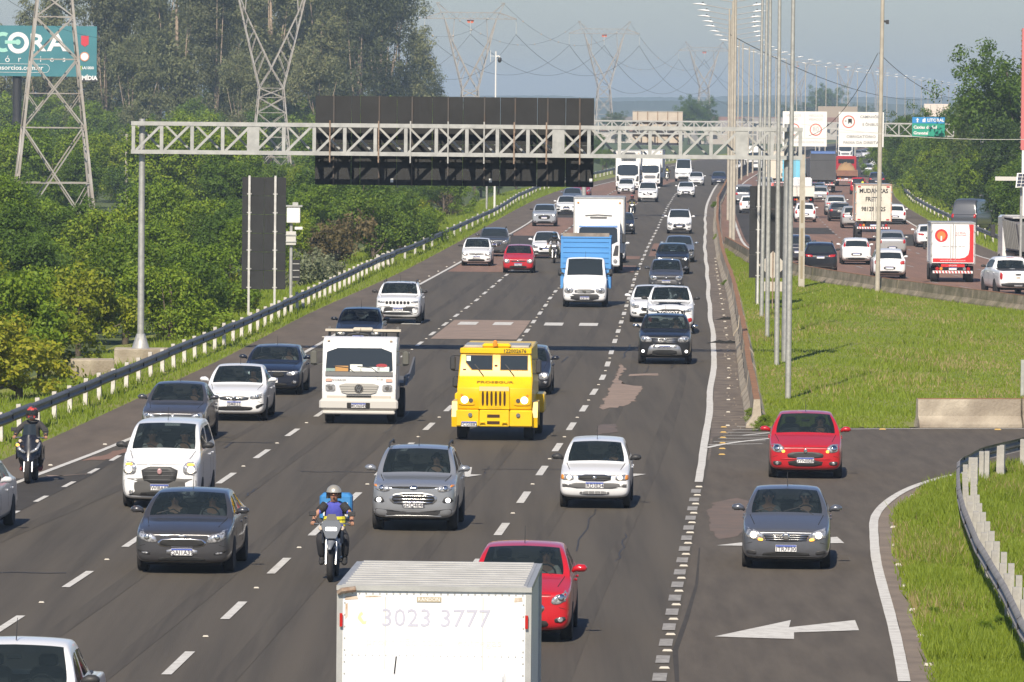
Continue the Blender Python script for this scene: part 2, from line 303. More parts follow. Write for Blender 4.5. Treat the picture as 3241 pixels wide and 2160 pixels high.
# ------------------------------------------------------------------ ramp at the lower right
RAMPC = [(2.3, 60)] + [(EX(y) + .18, y) for y in (80, 100, 120, 141, 154, 160)] + [(6.6, 165.2), (11.2, 166.2), (20, 167.5), (60, 176), (60, 150)]
RAMPE = [(6.0, 80), (6.1, 92.3), (6.3, 96.4), (6.6, 103.2), (6.9, 111.1), (7.2, 118.3), (7.55, 124.2), (7.8, 129.1), (8.3, 133.6), (9.2, 139.6), (11.0, 146.4), (14.5, 152.5), (20, 156), (60, 164)]
ramp = sheet('ramp_road', [(EX(y) + .16, y) for y in (66, 80, 90, 100, 110, 120, 130, 141, 150, 154, 160)] + [(6.4, 164.8), (11.2, 166.0), (20, 167.3), (60, 178)] + [(60, 165)] + RAMPE[::-1][1:] + [(6.0, 66)], .005, ASPH2, kind='structure')
def poly_ribbon(name, pts, wd, z, m, parent):
    P = []
    for i in range(len(pts) - 1):
        for k in range(6): P.append(Vector((*pts[i], 0)).lerp(Vector((*pts[i + 1], 0)), k / 6))
    P.append(Vector((*pts[-1], 0)))
    for _ in range(14): P = [P[0]] + [(P[i - 1] + 2 * P[i] + P[i + 1]) / 4 for i in range(1, len(P) - 1)] + [P[-1]]
    b = MB(); rows = []
    for i, p in enumerate(P):
        t = (P[min(i + 1, len(P) - 1)] - P[max(i - 1, 0)]).normalized(); n = Vector((t.y, -t.x, 0)); w2 = wd / 2 * random.uniform(.96, 1.04)
        rows.append([(*(p - n * w2).xy, z), (*(p + n * w2).xy, z)])
    b.grid(rows); return b.build(name, m, parent)
poly_ribbon('edge_line', RAMPE[1:12], .19, .016, WHITEP, ramp)
poly_ribbon('edge_line', [(6.2, 161), (8, 164.6), (11.4, 165.4), (20, 166.6), (40, 171)], .16, .016, WHITEP, ramp)
poly_ribbon('edge_line', [(5.05, 155), (5.7, 157.5), (7.2, 160.2)], .18, .018, WHITEP, ramp)
for i in range(7): poly_ribbon('hatch_line', [(5.15 + i * .18, 156.5 + i * 1.5), (6.6 + i * .13, 157.2 + i * 1.35)], .12, .014 + .0006 * i, WHITEP, ramp)
for i in range(6):
    b = MB(); b.box((5.35 + .1 * i, 152 + i * 2.6, .03), (.18, .09, .03), taper=.6); b.build('yellow_stud', YELP, ramp)
for x, yy in ((8.2, 164.2), (10.2, 164.7), (13.4, 165.1)):
    b = MB(); b.box((x, yy, .03), (.2, .1, .035), taper=.6); b.build('yellow_stud', YELP, ramp)
for i in range(9):
    y = 95 + i * 5.2; x = float(np.interp(y, [p[1] for p in RAMPE], [p[0] for p in RAMPE])) + .42
    b = MB(); b.box((x, y, .03), (.14, .1, .04), taper=.7); b.build('road_stud', STUD, ramp)
psheet('arrow_marking', [(2261, 2018), (2503, 1966), (2497, 1989), (2706, 1966), (2719, 1998), (2513, 2005), (2513, 2026)], .016, WHITEP, ramp)
psheet('arrow_marking', [(2268, 1729), (2500, 1702), (2496, 1712), (2650, 1702), (2672, 1722), (2520, 1722), (2520, 1733)], .016, WHITEP, ramp)
psheet('arrow_marking', [(1462, 1482), (1494, 1481), (1490, 1504), (1526, 1505), (1480, 1512), (1440, 1506)], .016, WHITEP, road)
psheet('arrow_marking', [(1960, 1500), (2045, 1503), (2000, 1511), (1960, 1514)], .016, WHITEP, road)
psheet('worn_patch', [(2240, 1625), (2262, 1588), (2340, 1578), (2400, 1590), (2420, 1650), (2330, 1700), (2275, 1708), (2246, 1665)], .009, mat('ramp_worn', (.165, .118, .095), .9, c2=(.12, .098, .083), scale=1.5, detail=8), ramp)
sheet('dirt_margin', [(RAMPE[i][0] + .1, RAMPE[i][1]) for i in range(0, 13)] + [(RAMPE[i][0] + (.62 if i < 8 else .45), RAMPE[i][1] - (0 if i < 9 else .6)) for i in range(12, -1, -1)], .002, DIRT, kind='structure')
verge = sheet('grass_verge', [(6.4, 66)] + [(RAMPE[i][0] + .5, RAMPE[i][1]) for i in range(1, 13)] + [(60, 163), (60, 66)], -.004, GRASSM, kind='structure')
isl = sheet('grass_island', [(MX(y) + .1, y) for y in (165, 186, 217, 250, 279, 310, 335, 365, 376)] + [(WX(y) - .05, y) for y in (372, 335, 308, 288, 270, 263, 238, 185)] + [(40, 172), (20, 167.7), (11.2, 166.4), (7.2, 165.3)], .0, GRASSM, kind='structure')
lv = MB(); lv.grid([[(ALX(y) + .02, y, -.004), (RAX(y) - .8, y, -.004), (RAX(y) - 3.5, y, -.5), (RAX(y) - 6, y, -.82)] for y in [y for y in YS if y < 1700]]); tag(lv.build('left_verge', GRASSM), kind='structure')
# ------------------------------------------------------------------ carriageway on the right
rroad = strip('right_road', off(RLX, -1.2), off(RRX, 1.8), 226, 2050, .002, REDA, n=5, kind='structure')
strip('right_shoulder', off(RRX, .1), off(RRX, 1.8), 230, 1500, .006, SHLD, rroad, 1)
def rlane(k): return lambda y: RLX(y) * (1 - k) + RRX(y) * k
def rseg(k0, k1, y0, y1, m=DARKA): strip('asphalt_patch', rlane(k0), rlane(k1), y0, y1, .006, m, rroad, 1)
rseg(.02, .24, 372, 620); rseg(.28, .5, 478, 500); rseg(.26, .5, 580, 640); rseg(.27, .5, 418, 440); rseg(.76, .98, 385, 420); rseg(.55, .98, 262, 276); rseg(.0, 1, 760, 1900); rseg(.78, .98, 455, 520)
ribbon('edge_line', RLX, 240, 1000, .16, WHITEP, .010, rroad); ribbon('edge_line', RRX, 240, 1000, .16, WHITEP, .010, rroad)
for k, ph in ((.25, 0), (.5, 3), (.75, 6)):
    y = 250 + ph
    while y < 640:
        f = rlane(k); b = MB(); b.add([(f(y) - .07, y, .010), (f(y) + .07, y, .010), (f(y + 3) + .07, y + 3, .010), (f(y + 3) - .07, y + 3, .010)], [(0, 1, 2, 3)]); b.build('lane_dash', WORNP, rroad); y += 9.
rv = MB(); rv.grid([[(RRX(y) + 1.75, y, -.004), (RRX(y) + 5, y, -.1), (RRX(y) + 60, y, -.3)] for y in [y for y in YS if 230 < y < 1700]]); tag(rv.build('right_verge', GRASSM), kind='structure')
mv = MB(); mv.grid([[(MX(y) + .1, y, -.002), (RLX(y) - 1.1, y, -.002)] for y in [y for y in YS if 372 < y < 2000]]); tag(mv.build('median_strip', mat('median_dirt', (.15, .115, .09), .95, c2=(.09, .075, .06), scale=1), None), kind='structure')
# ------------------------------------------------------------------ concrete barriers
JP = [(-.3, 0), (-.29, .09), (-.13, .32), (-.085, .80), (.085, .80), (.13, .32), (.29, .09), (.3, 0)]
def barrier(name, label, pts, seglen, h=1., group=None, top=True, cm=None):
    t = empty(name, (*pts[0], 0)); tag(t, label, 'barrier', group); o = Vector((*pts[0], 0))
    P = [Vector((*p, 0)) for p in pts]; d = [0.]
    for i in range(1, len(P)): d.append(d[-1] + (P[i] - P[i - 1]).length)
    def ev(s):
        return Vector((float(np.interp(s, d, [p.x for p in P])), float(np.interp(s, d, [p.y for p in P])), 0))
    s = 0.
    while s < d[-1] - .3:
        e = min(s + seglen, d[-1]); rows = []; tops = []; n = 3; jit = random.uniform(-.02, .02)
        for k in range(n + 1):
            q = s + (e - s - .05) * k / n; p = ev(q) - o; tg = (ev(min(q + .5, d[-1])) - ev(max(q - .5, 0))).normalized(); nn = Vector((tg.y, -tg.x, 0))
            rows.append([p + nn * (a + jit) + Vector((0, 0, z * h)) for a, z in JP]); tops.append([p + nn * (a + jit) + Vector((0, 0, .80 * h + zz)) for a, zz in ((-.09, -.012), (-.088, .004), (.088, .004), (.09, -.012))])
        b = MB(); b.grid(rows); b.f += [tuple(range(len(JP) - 1, -1, -1)), tuple(n * len(JP) + i for i in range(len(JP)))]
        sg = b.build('barrier_segment', cm or CONC, t)
        if top: tb = MB(); tb.grid(tops); tb.build('stained_top', CONCT, sg)
        s = e
    return t
bys = [165, 175, 186, 200, 217, 235, 255, 279, 300, 335, 365, 400, 437, 475, 536, 591, 663]
mb_ = barrier('concrete_barrier', 'long stained concrete barrier with rusty top curving up the middle of the highway', [(MX(y), y) for y in bys], 6., 1.)
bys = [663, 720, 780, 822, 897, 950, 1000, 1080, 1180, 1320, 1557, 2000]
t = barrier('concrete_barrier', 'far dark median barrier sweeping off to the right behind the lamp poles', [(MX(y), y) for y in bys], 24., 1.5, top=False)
DARKB = mat('shaded_concrete', (.05, .047, .045), .9, c2=(.07, .062, .055), scale=.4)  # the far barrier lies in shade; that shade is put into its colour
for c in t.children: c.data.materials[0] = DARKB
barrier('low_wall', 'low mossy concrete wall between the grass island and the reddish carriageway', [(WX(y), y) for y in (376, 335, 308, 298, 288, 279, 270, 263, 250, 238, 215, 190)], 7., .85, top=True, cm=mat('mossy_concrete', (.33, .28, .21), .95, c2=(.19, .155, .115), scale=1.4, detail=9, bump=.4, bscale=12, c3=(.13, .12, .07), scale3=.7))
barrier('concrete_barrier', 'short concrete barrier block standing on the edge of the grass beside the ramp', [(11.25, 166.3), (13.2, 166.7), (20, 167.8), (30, 170)], 3., 1.0)
# debris and reflectors on the inner shoulder
random.seed(12)
for i in range(9):
    y = 186 + i * 7.2; b = MB(); b.box((0, 0, .4), (.02, .16, .2)); o = b.build('reflector', DPLAS, mb_); o.location = (MX(y) - .17 - MX(165), y - 165, .12)
b = MB()
for i in range(150):
    y = random.uniform(160, 330); x = random.uniform(EX(y) + .4, MX(y) - .35); s = random.uniform(.012, .04); b.box((x, y, s * .4), (s * 1.6, s * 1.6, s), random.random() * 3, .6)
tag(b.build('road_litter', mat('litter', (.36, .31, .25), .9, c2=(.12, .10, .085), scale=8)), 'scattered gravel and litter along the inner shoulder by the barrier', 'litter', kind='stuff')
for (px, py, sx) in ((2300, 1013, .5), (2310, 1012, .35), (2285, 1087, .6), (2320, 1088, .5)):
    p = G(px, py); b = MB(); b.prism([(-sx, 0), (-sx * .6, .05), (-.1, .12), (.15, .07), (sx * .5, .1), (sx, .02)], lambda a, c, t: (a, t * .5 + a * .3, c), .5)
    tag(b.build('tyre_shred', BLACK, loc=p), 'torn strip of black tyre lying on the inner shoulder', 'tyre shred', 'tyre shreds on the inner shoulder')
# ------------------------------------------------------------------ crash rails
WB = [(0, .44), (.03, .455), (.075, .50), (.075, .53), (.02, .575), (.02, .62), (.075, .665), (.075, .70), (.03, .745), (0, .76)]
def guardrail(name, label, pts, post, side=1, posth=.78, far=1e9, postw=(.12, .17), double=False, seglen=4., cap=True, postm=None, railm=None):
    o = Vector((*pts[0], 0)); t = empty(name, o); tag(t, label, 'crash barrier')
    P = [Vector((*p, 0)) for p in pts]; d = [0.]
    for i in range(1, len(P)): d.append(d[-1] + (P[i] - P[i - 1]).length)
    ev = lambda s: Vector((float(np.interp(s, d, [p.x for p in P])), float(np.interp(s, d, [p.y for p in P])), 0))
    def fr(s):
        tg = (ev(min(s + .6, d[-1])) - ev(max(s - .6, 0))).normalized(); return ev(s) - o, Vector((tg.y, -tg.x, 0)) * side, tg
    s = 0.
    pm = MB(); pm.box((0, 0, posth / 2 - .1), (*postw, posth + .2)); pmesh = pm.mesh('post', postm or POSTW)
    while s < d[-1] - .5:
        L = seglen if (ev(s).y < 330) else seglen * 3; e = min(s + L, d[-1]); rows = []; n = 4; dz = random.uniform(-.015, .015)
        for k in range(n + 1):
            p, nn, tg = fr(s + (e - s + .15) * k / n if s + (e - s + .15) * k / n < d[-1] else d[-1])
            rows.append([p + nn * (a + .14) + Vector((0, 0, z + dz)) for a, z in WB])
        b = MB(); b.grid(rows); sg = b.build('rail_beam', railm or RAILM, t, smooth=50)
        p, nn, tg = fr(s + .1); b = MB(); b.box((p + nn * .20 + Vector((0, 0, .60))), (.03, .03, .22), math.atan2(nn.y, nn.x)); b.build('splice_plate', BLACK, sg)
        s = e
    s = .4
    while s < d[-1]:
        p, nn, tg = fr(s); ob = bpy.data.objects.new('post', pmesh); ob.location = p + nn * 0 + Vector((0, 0, random.uniform(-.03, .03))); ob.rotation_euler = (random.uniform(-.03, .03), random.uniform(-.04, .04), math.atan2(tg.x, tg.y) * -1); link(ob, t)
        if double:
            ob = bpy.data.objects.new('spacer_block', pmesh); ob.location = p - nn * .16 + tg * .35 + Vector((0, 0, .02)); ob.rotation_euler = (0, 0, -math.atan2(tg.x, tg.y)); link(ob, t)
        s += post * (1 if ev(s).y < 330 else 2.5)
    return t
gy = [92, 107, 122, 138, 154, 163, 172, 185, 198, 214, 231, 255, 280, 306]
guardrail('crash_barrier', 'long weathered steel crash barrier with white posts along the left shoulder', [(RAX(y), y) for y in gy] + [(-6.9, 322), (-6.6, 327)], 3.7)
guardrail('crash_barrier', 'farther steel crash barrier curving away left of the traffic towards the trees', [(-7.2, 318), (-5.9, 345), (-4.1, 395), (-2.6, 440), (-1.5, 470), (.4, 547), (2.4, 604), (5.3, 663), (8.6, 709), (11, 745), (15.5, 822), (20, 897), (29, 1000)], 4, postm=mat('dull_post', (.45, .44, .41), .8))
RR = [(24, 158.5), (17, 153.5), (14.4, 150.6), (12.8, 147.8), (11.4, 143.2), (10.5, 138.2), (10.1, 133), (9.75, 128), (9.4, 122), (8.95, 112.6), (8.6, 102), (8.3, 95), (8.1, 86)]
guardrail('crash_barrier', 'curved steel crash barrier with doubled white posts in the grass at lower right', RR, 2.7, side=1, railm=mat('pale_rail', (.33, .315, .295), .6, .3, c2=(.22, .205, .19), scale=2.5, detail=7), posth=.76, double=True, postw=(.11, .15), postm=mat('grey_white_post', (.42, .41, .38), .8, c2=(.30, .29, .27), scale=5))
guardrail('crash_barrier', 'steel crash barrier below the trees on the far right of the reddish carriageway', [(RRX(y) + 3.0, y) for y in (345, 380, 420, 444, 487, 510, 555, 600, 650)], 4, side=-1)
# ------------------------------------------------------------------ sign gantry over the near carriageway
GY = 208.
def gpt(px, py, dy=0.): return AT(px, py, GY + dy)
gt = empty('sign_gantry', (gpt(443, 1113).x, GY, 0)); tag(gt, 'galvanised lattice gantry spanning the road with dark sign backs', 'gantry')
go = gt.location.copy()
zb, zt_ = 7.08, 8.06; x0, x1 = -.36, gpt(2540, 480).x - go.x
b = MB()
for z in (zb, zt_): b.box(((x0 + x1) / 2, 0, z), (x1 - x0, .14, .14))
b.build('front_chords', TRUSS, gt)
b = MB()
for z in (zb, zt_): b.box(((x0 + x1) / 2, .75, z), (x1 - x0, .12, .12))
b.build('rear_chords', TRUSS, gt)
pw = 1.03; n = int((x1 - x0) / pw); pw = (x1 - x0) / n
for i in range(n + 1):
    x = x0 + pw * i + (.08 if i == 0 else -.08 if i == n else 0); b = MB(); b.box((x, 0, (zb + zt_) / 2), (.42 if i in (4, 14, 20) else .12, .1, zt_ - zb - .13)); b.build('upright', TRUSS, gt)
    b = MB(); b.box((x, .375, zb), (.07, .62, .07)); b.box((x, .375, zt_), (.07, .62, .07)); b.build('cross_tie', TRUSS, gt)
    if i < n:
        b = MB(); b.bar((x + .1, -.01, zb + .06), (x + pw - .1, -.01, zt_ - .06), .085); b.build('front_diagonal', TRUSS, gt)
        b = MB(); b.bar((x + .1, .76, zt_ - .06), (x + pw - .1, .76, zb + .06), .07); b.build('rear_diagonal', TRUSS, gt)
b = MB(); b.tube([(0, .35, .15), (0, .35, 8.22)], [.12, .105], 10); b.lathe([(.34, .24), (.30, .28), (.15, .75), (.13, .76)], 8, c=(0, .35, 0)); b.build('left_post', GALV, gt, smooth=40)
xr = gpt(2497, 480).x - go.x
b = MB(); b.tube([(xr, .35, -.1), (xr, .35, 8.25)], [.17, .15], 10); b.build('right_post', GALV, gt, smooth=40)
# boards behind the lattice
bx0, bx1 = gpt(997, 450, 1.2).x - go.x, gpt(1880, 450, 1.2).x - go.x; bz0, bz1 = 5.98, 9.08
seams = [997, 1056, 1112, 1140, 1200, 1256, 1304, 1368, 1418, 1465, 1533, 1583, 1630, 1700, 1733, 1790, 1834, 1880]
rng = random.Random(5)
for i in range(len(seams) - 1):
    xa, xb = (gpt(seams[k], 450, 1.2).x - go.x for k in (i, i + 1))
    for za, zc in ((bz0, 7.42), (7.424, bz1)):
        b = MB(); b.box(((xa + xb) / 2, 1.22 + rng.uniform(-.006, .006), (za + zc) / 2), (xb - xa - .012, .03, zc - za - .004)); b.build('sign_panel', BOARD, gt)
for px in (1056, 1200, 1304, 1418, 1533, 1630, 1733, 1834):
    x = gpt(px, 450, 1.2).x - go.x; b = MB(); b.box((x, 1.175, (bz0 + bz1) / 2), (.05, .06, bz1 - bz0 + .02)); b.build('panel_stiffener', mat('stiffener', (.075, .072, .07), .7, .2, c2=(.10, .075, .06), scale=3), gt)
for px, k in ((1044, 0), (1198, 0), (1299, 1), (1418, 1), (1532, 1), (1627, 0), (1729, 0), (1835, 0)):
    x = gpt(px, 450, 0).x - go.x; b = MB(); b.box((x, -.1, 7.5), (.045, .05, 1.45)); b.build('clamp_bar', GALV if k else RUST, gt)
for px in (1240, 1552, 1870):
    p = gpt(px, 572, 1.2) - go; b = MB(); b.box((p.x, 1.198, p.z), (.1, .006, .13)); b.build('sticker', SIGNW, gt)
b = MB(); b.box((0, 0, 0), (1.9, 1.5, 1.1), bev=.03); tag(b.build('concrete_plinth', CONC, loc=(go.x + .05, GY + .3, -.3), rot=(0, 0, .05)), 'weathered concrete plinth under the left gantry post', 'plinth')
p = AT(292, 1205, 201); b = MB(); b.box((0, 0, 0), (1.45, 1.3, 1.2), bev=.03); tag(b.build('concrete_plinth', CONC, loc=(p.x, p.y, -.42), rot=(0, 0, .08)), 'bare concrete block behind the crash barrier with nothing on it', 'plinth')
# ------------------------------------------------------------------ far gantry with white and green signs
FY = 475.
fp = lambda px, py: AT(px, py, FY)
ft = empty('sign_gantry', (fp(1850, 440).x, FY, 0)); tag(ft, 'distant lattice gantry across both carriageways carrying white road signs', 'gantry'); fo = ft.location.copy()
fz0, fz1 = 6.62, 7.6; L = fp(3018, 420).x - fo.x
b = MB()
for z in (fz0, fz1):
    b.box((L / 2, 0, z), (L, .12, .12)); b.box((L / 2, .8, z), (L, .1, .1))
b.build('chords', TRUSS, ft); n = int(L / 1.05)
for i in range(n + 1):
    x = L * i / n; b = MB(); b.box((x, 0, (fz0 + fz1) / 2), (.3 if i % 7 == 0 else .1, .08, fz1 - fz0 - .1)); b.build('upright', TRUSS, ft)
    if i < n:
        b = MB(); b.bar((x + .08, .0, fz1 - .05), (x + L / n - .08, 0, fz0 + .05), .075); b.bar((x + .08, .8, fz0 + .05), (x + L / n - .08, .8, fz1 - .05), .07); b.build('diagonal', TRUSS, ft)
for px in (1850, 3110):
    x = fp(px, 440).x - fo.x; b = MB(); b.tube([(x, .4, -.8), (x, .4, 7.8)], [.2, .16], 10); b.build('post', GALV, ft, smooth=40)
def board(name, label, px0, px1, py0, py1, Y, m, cat='sign', y=-.25, th=.04):
    a = AT(px0, py1, Y); c = AT(px1, py0, Y); o = empty(name, ((a.x + c.x) / 2, Y + y, (a.z + c.z) / 2)); tag(o, label, cat)
    b = MB(); b.box((0, 0, 0), (c.x - a.x, th, c.z - a.z)); b.build('panel', m, o); return o, c.x - a.x, c.z - a.z
RP = (math.pi / 2, 0, 0)
REDR = mat('sign_red', (.62, .09, .06), .5)
o, W, H = board('road_sign', 'beige back of a road sign hung on the distant gantry left of the lamp poles', 2002, 2162, 354, 459, FY, mat('sign_back_beige', (.50, .44, .37), .7, c2=(.42, .37, .31), scale=1.2), y=1.0)
for k in range(5):
    b = MB(); b.box((-W / 2 + W * (k + .5) / 5, -.045, 0), (.06, .05, H)); b.build('stiffener', RUST, o)
for z in (-H / 2, H / 2): b = MB(); b.box((0, -.03, z), (W + .04, .06, .05)); b.build('edge_rail', TRUSS, o)
def ring(o, x, z, r, m, y=-.032):
    b = MB(); n = 28; b.grid([[(x + k * math.cos(a), y, z + k * math.sin(a)) for a in [2 * math.pi * i / n for i in range(n)]] for k in (r * .84, r)], closed=True); b.build('red_ring', m, o)
o, W, H = board('road_sign', 'white speed limit sign with red ring and 80 on the distant gantry', 2476, 2617, 354, 463, FY, SIGNW)
FR = mat('faded_red_print', (.62, .40, .36), .6)
b = MB(); b.box((0, -.03, -.27 * H), (W * .96, .01, .02)); b.box((0, -.03, .1 * H), (.02, .01, H * .7)); b.build('divider_line', FR, o)
for x in (-.25, .25):
    ring(o, x * W, -.02 * H, .48, REDR); text('80', .52, GREYP, o, (x * W, -.035, -.01 * H), RP)
    text('VEÍCULOS', .26, GREYP, o, (x * W, -.035, .38 * H), RP); text(('LEVES', 'PESADOS')[x > 0], .26, GREYP, o, (x * W, -.035, .27 * H), RP)
text('FISCALIZAÇÃO ELETRÔNICA', .24, GREYP, o, (0, -.035, -.38 * H), RP, sx=.98)
o, W, H = board('road_sign', 'white sign ordering lorries and buses into the right lane on the distant gantry', 2653, 2797, 356, 465, FY, SIGNW)
ring(o, -.28 * W, .22 * H, .5, REDR)
b = MB(); b.box((-.25 * W, -.034, .25 * H), (.3, .012, .3)); b.box((-.25 * W - .1, -.034, .25 * H - .2), (.06, .012, .1)); b.box((-.25 * W + .1, -.034, .25 * H - .2), (.06, .012, .1)); b.box((-.25 * W - .34, -.034, .24 * H), (.16, .012, .05)); b.build('lorry_symbol', BLACKP, o)
for tx, x, z, sx in (('CAMINHÕES', .2, .36, .95), ('E ÔNIBUS', .2, .14, .95), ('OBRIGATÓRIO', 0, -.21, 1.15), ('FAIXA DA DIREITA', 0, -.38, 1.12)): text(tx, .30, mat('dark_grey_print', (.2, .2, .21), .6), o, (x * W, -.035, z * H), RP, sx=sx, bold=.004)
b = MB(); b.box((0, -.03, -.08 * H), (W * .97, .01, .015)); b.build('divider_line', GREYP, o)
o, W, H = board('road_sign', 'blue and green direction sign at the right end of the distant gantry', 2886, 2990, 372, 432, FY, mat('sign_green', (.02, .30, .20), .5))
b = MB(); b.box((0, -.026, H * .34), (W, .012, H * .32)); b.build('blue_panel', mat('sign_blue', (.03, .24, .55), .5), o)
text('LITORAL', .34, WHITE, o, (.22 * W, -.04, .34 * H), RP, bold=.012); text('Caxias do Sul', .34, WHITE, o, (-.46 * W, -.04, -.03 * H), RP, align='LEFT', bold=.012); text('Gravataí', .34, WHITE, o, (-.46 * W, -.04, -.33 * H), RP, align='LEFT', bold=.012)
b = MB(); b.prism([(-.05, -.17), (.05, -.17), (.05, .02), (.13, .02), (0, .18), (-.13, .02), (-.05, .02)], lambda a, c, t: (a - .34 * W, -.034 - t, c + .34 * H), .006); b.prism([(-.12, -.15), (.12, -.15), (.12, .15), (.02, .15), (-.12, .05)], lambda a, c, t: (a - .14 * W, -.034 - t, c + .34 * H), .006); b.build('arrow_symbol', WHITE, o)
o, W, H = board('road_sign', 'pale sign standing far off above the green direction sign', 2924, 3006, 330, 369, 640., mat('pale_far_sign', (.66, .57, .52), .6))
for k in range(5): b = MB(); b.box((-W / 2 + W * k / 4, -.03, -.1), (.08, .05, H)); b.build('frame_bar', TRUSS, o)
b = MB(); b.tube([(0, .1, -4), (0, .1, 0)], .12, 8); b.build('post', GALV, o)
o, W, H = board('road_sign', 'faint brown back of a sign far down the road above the white signs', 2588, 2714, 338, 372, 760., mat('far_brown_sign', (.32, .28, .24), .8))
for k in (-.45, .45): b = MB(); b.tube([(k * W, .1, -9.5), (k * W, .1, 0)], .12, 8); b.build('post', GALV, o)
# ------------------------------------------------------------------ big sign back and camera post on the left verge
def signback(name, label, px0, px1, py0, py1, posts, Y, rows, zbase=-.4, lean=0.):
    a = AT(px0, py1, Y); c = AT(px1, py0, Y); o = empty(name, ((a.x + c.x) / 2, Y, zbase)); tag(o, label, 'sign'); W = c.x - a.x; H = c.z - a.z; z0 = a.z - zbase
    for k in range(rows):
        for j in (0, 1):
            b = MB(); b.box((W * (j - .5) / 2, .08, z0 + H * (k + .5) / rows), (W / 2 - .01, .03, H / rows - .012)); b.build('sign_panel', BOARD, o)
    for px, pt, pb in posts:
        x = AT(px, 800, Y).x - o.location.x; b = MB(); b.box((x, 0, (z0 + H + .06) / 2), (.09, .09, z0 + H + .06)); b.build('post', mat('white_steel_post', (.62, .62, .6), .6, c2=(.45, .44, .42), scale=3), o)
        for k in range(rows): b = MB(); b.box((x, .03, z0 + H * (k + .1) / rows), (.2, .06, .05)); b.build('bracket', GALV, o)
    return o
signback('sign_board', 'tall dark back of a sign on two white posts behind the left crash barrier', 764, 906, 562, 916, ((788, 0, 0), (870, 0, 0)), 252., 6, -.2)
signback('sign_board', 'tall dark sign back standing among the lamp poles on the grass island', 2370, 2486, 590, 880, ((2399, 0, 0), (2484, 0, 0)), 268., 4, 0.)
p = AT(2446, 840, 262); o = empty('warning_sign', (p.x, 262, 0)); tag(o, 'beige back of a diamond warning sign with a plate below, among the lamp poles', 'sign')
SB = mat('sign_back_grey', (.50, .46, .40), .7); b = MB(); z = p.z; r = .62
b.prism([(-r, 0), (0, -r), (r, 0), (0, r)], lambda a, c, t: (a, t, c + z), .03); b.build('diamond_plate', SB, o); b = MB(); b.box((0, .015, z - .93), (1.05, .03, .42)); b.build('lower_plate', SB, o)
b = MB(); b.box((0, -.04, z / 2 + .3), (.05, .05, z + .6)); b.build('post', RUST, o)
p = G(920, 944); o = empty('camera_post', (p.x, p.y, -.2)); tag(o, 'grey post carrying a white camera cabinet beside the tall sign back', 'camera post'); s = p.y / FPX
b = MB(); b.tube([(0, 0, 0), (0, 0, 4.0)], .075, 8); b.build('post', GALV, o)
b = MB(); b.box((.1, 0, 3.95), (.60, .5, .72), bev=.03); c = b.build('cabinet', SIGNW, o); b = MB(); b.box((.1, 0, 4.36), (.8, .6, .07)); b.box((.18, .0, 4.46), (.25, .2, .13)); b.build('lid', GALV, c)
b = MB(); b.box((0, -.12, 2.9), (.45, .2, .62), bev=.02); c = b.build('junction_box', mat('grey_box', (.55, .54, .5), .6), o); b = MB(); b.box((0, -.24, 3.05), (.5, .04, .05)); b.box((0, -.24, 2.75), (.5, .04, .05)); b.build('strap', GALV, c)
b = MB(); b.box((.33, .0, 3.35), (.35, .14, .14), .3, bev=.02); b.build('camera', SIGNW, o)
b = MB(); b.box((.16, .05, 1.45), (.5, .04, .95)); c = b.build('small_sign_back', BOARD, o)
for z in (1.15, 1.45, 1.75): b = MB(); b.box((.16, .02, z), (.45, .03, .04)); b.build('strap', GALV, c)
# cctv mast far behind the big boards
p = G(1565, 662); o = empty('camera_mast', (p.x, p.y, -.5)); tag(o, 'thin white mast with a dome camera rising above the dark sign boards', 'camera mast')
zt = AT(1573, 163, p.y).z + .5; b = MB(); b.tube([(0, 0, 0), (0, 0, zt)], [.1, .06], 8); b.build('mast', mat('white_mast', (.7, .7, .68), .5), o)
b = MB(); b.tube([(0, 0, zt - .45), (.25, 0, zt - .4), (.32, 0, zt - .5)], .06, 8); b.build('bracket', SIGNW, o); b = MB(); b.lathe([(.05, .2), (.17, .1), (.17, -.1), (.1, -.22), (.02, -.26)], 12, c=(.32, 0, zt - .7)); b.build('dome_camera', DPLAS, o, smooth=True)
b = MB(); b.tube([(-.45, 0, zt - .9), (-.45, 0, zt + .1)], .02, 6); b.bar((-.45, 0, zt - .4), (0, 0, zt - .4), .03); b.build('antenna', SIGNW, o)
p2 = G(1540, 660); b = MB(); b.tube([(0, 0, 0), (0, 0, 7)], .09, 8); tag(b.build('steel_post', GALV, loc=(p2.x, p2.y, -.3)), 'bare steel post beside the camera mast below the dark boards', 'post')
# ------------------------------------------------------------------ billboard on the left
BY = 640.
o, W, H = board('billboard', 'large teal advertising billboard with white lettering on a thick black column', -330, 307, 84, 238, BY, mat('billboard_teal', (.035, .17, .205), .55, c2=(.045, .20, .235), scale=.3), 'billboard', y=0, th=.3)
def bp(px, py): q = AT(px, py, BY); return (q.x - o.location.x, -.17, q.z - o.location.z)
def btext(tx, px, py, hpx, m=WHITE, bold=.0, sx=1., al='CENTER'): return text(tx, hpx * BY / FPX / .72, m, o, bp(px, py), RP, bold=bold, sx=sx, align=al, extrude=.01)
MINT = mat('billboard_mint', (.32, .62, .52), .5)
btext('R', 118, 138, 54, bold=.07, sx=1.1); btext('A', 181, 138, 54, bold=.07, sx=1.15)
q = bp(58, 136); b = MB(); n = 28; s = BY / FPX
b.grid([[(q[0] + k * s * math.cos(a), -.17, q[2] + k * s * math.sin(a)) for a in [2 * math.pi * i / n for i in range(n)]] for k in (20, 34)], closed=True); b.build('letter_ring', WHITE, o)
q = bp(10, 134); b = MB(); b.grid([[(q[0] + k * s * math.cos(a), -.175, q[2] + k * s * math.sin(a)) for a in [math.radians(60 + 240 * i / n) for i in range(n + 1)]] for k in (20, 32)]); b.build('letter_arc', MINT, o)
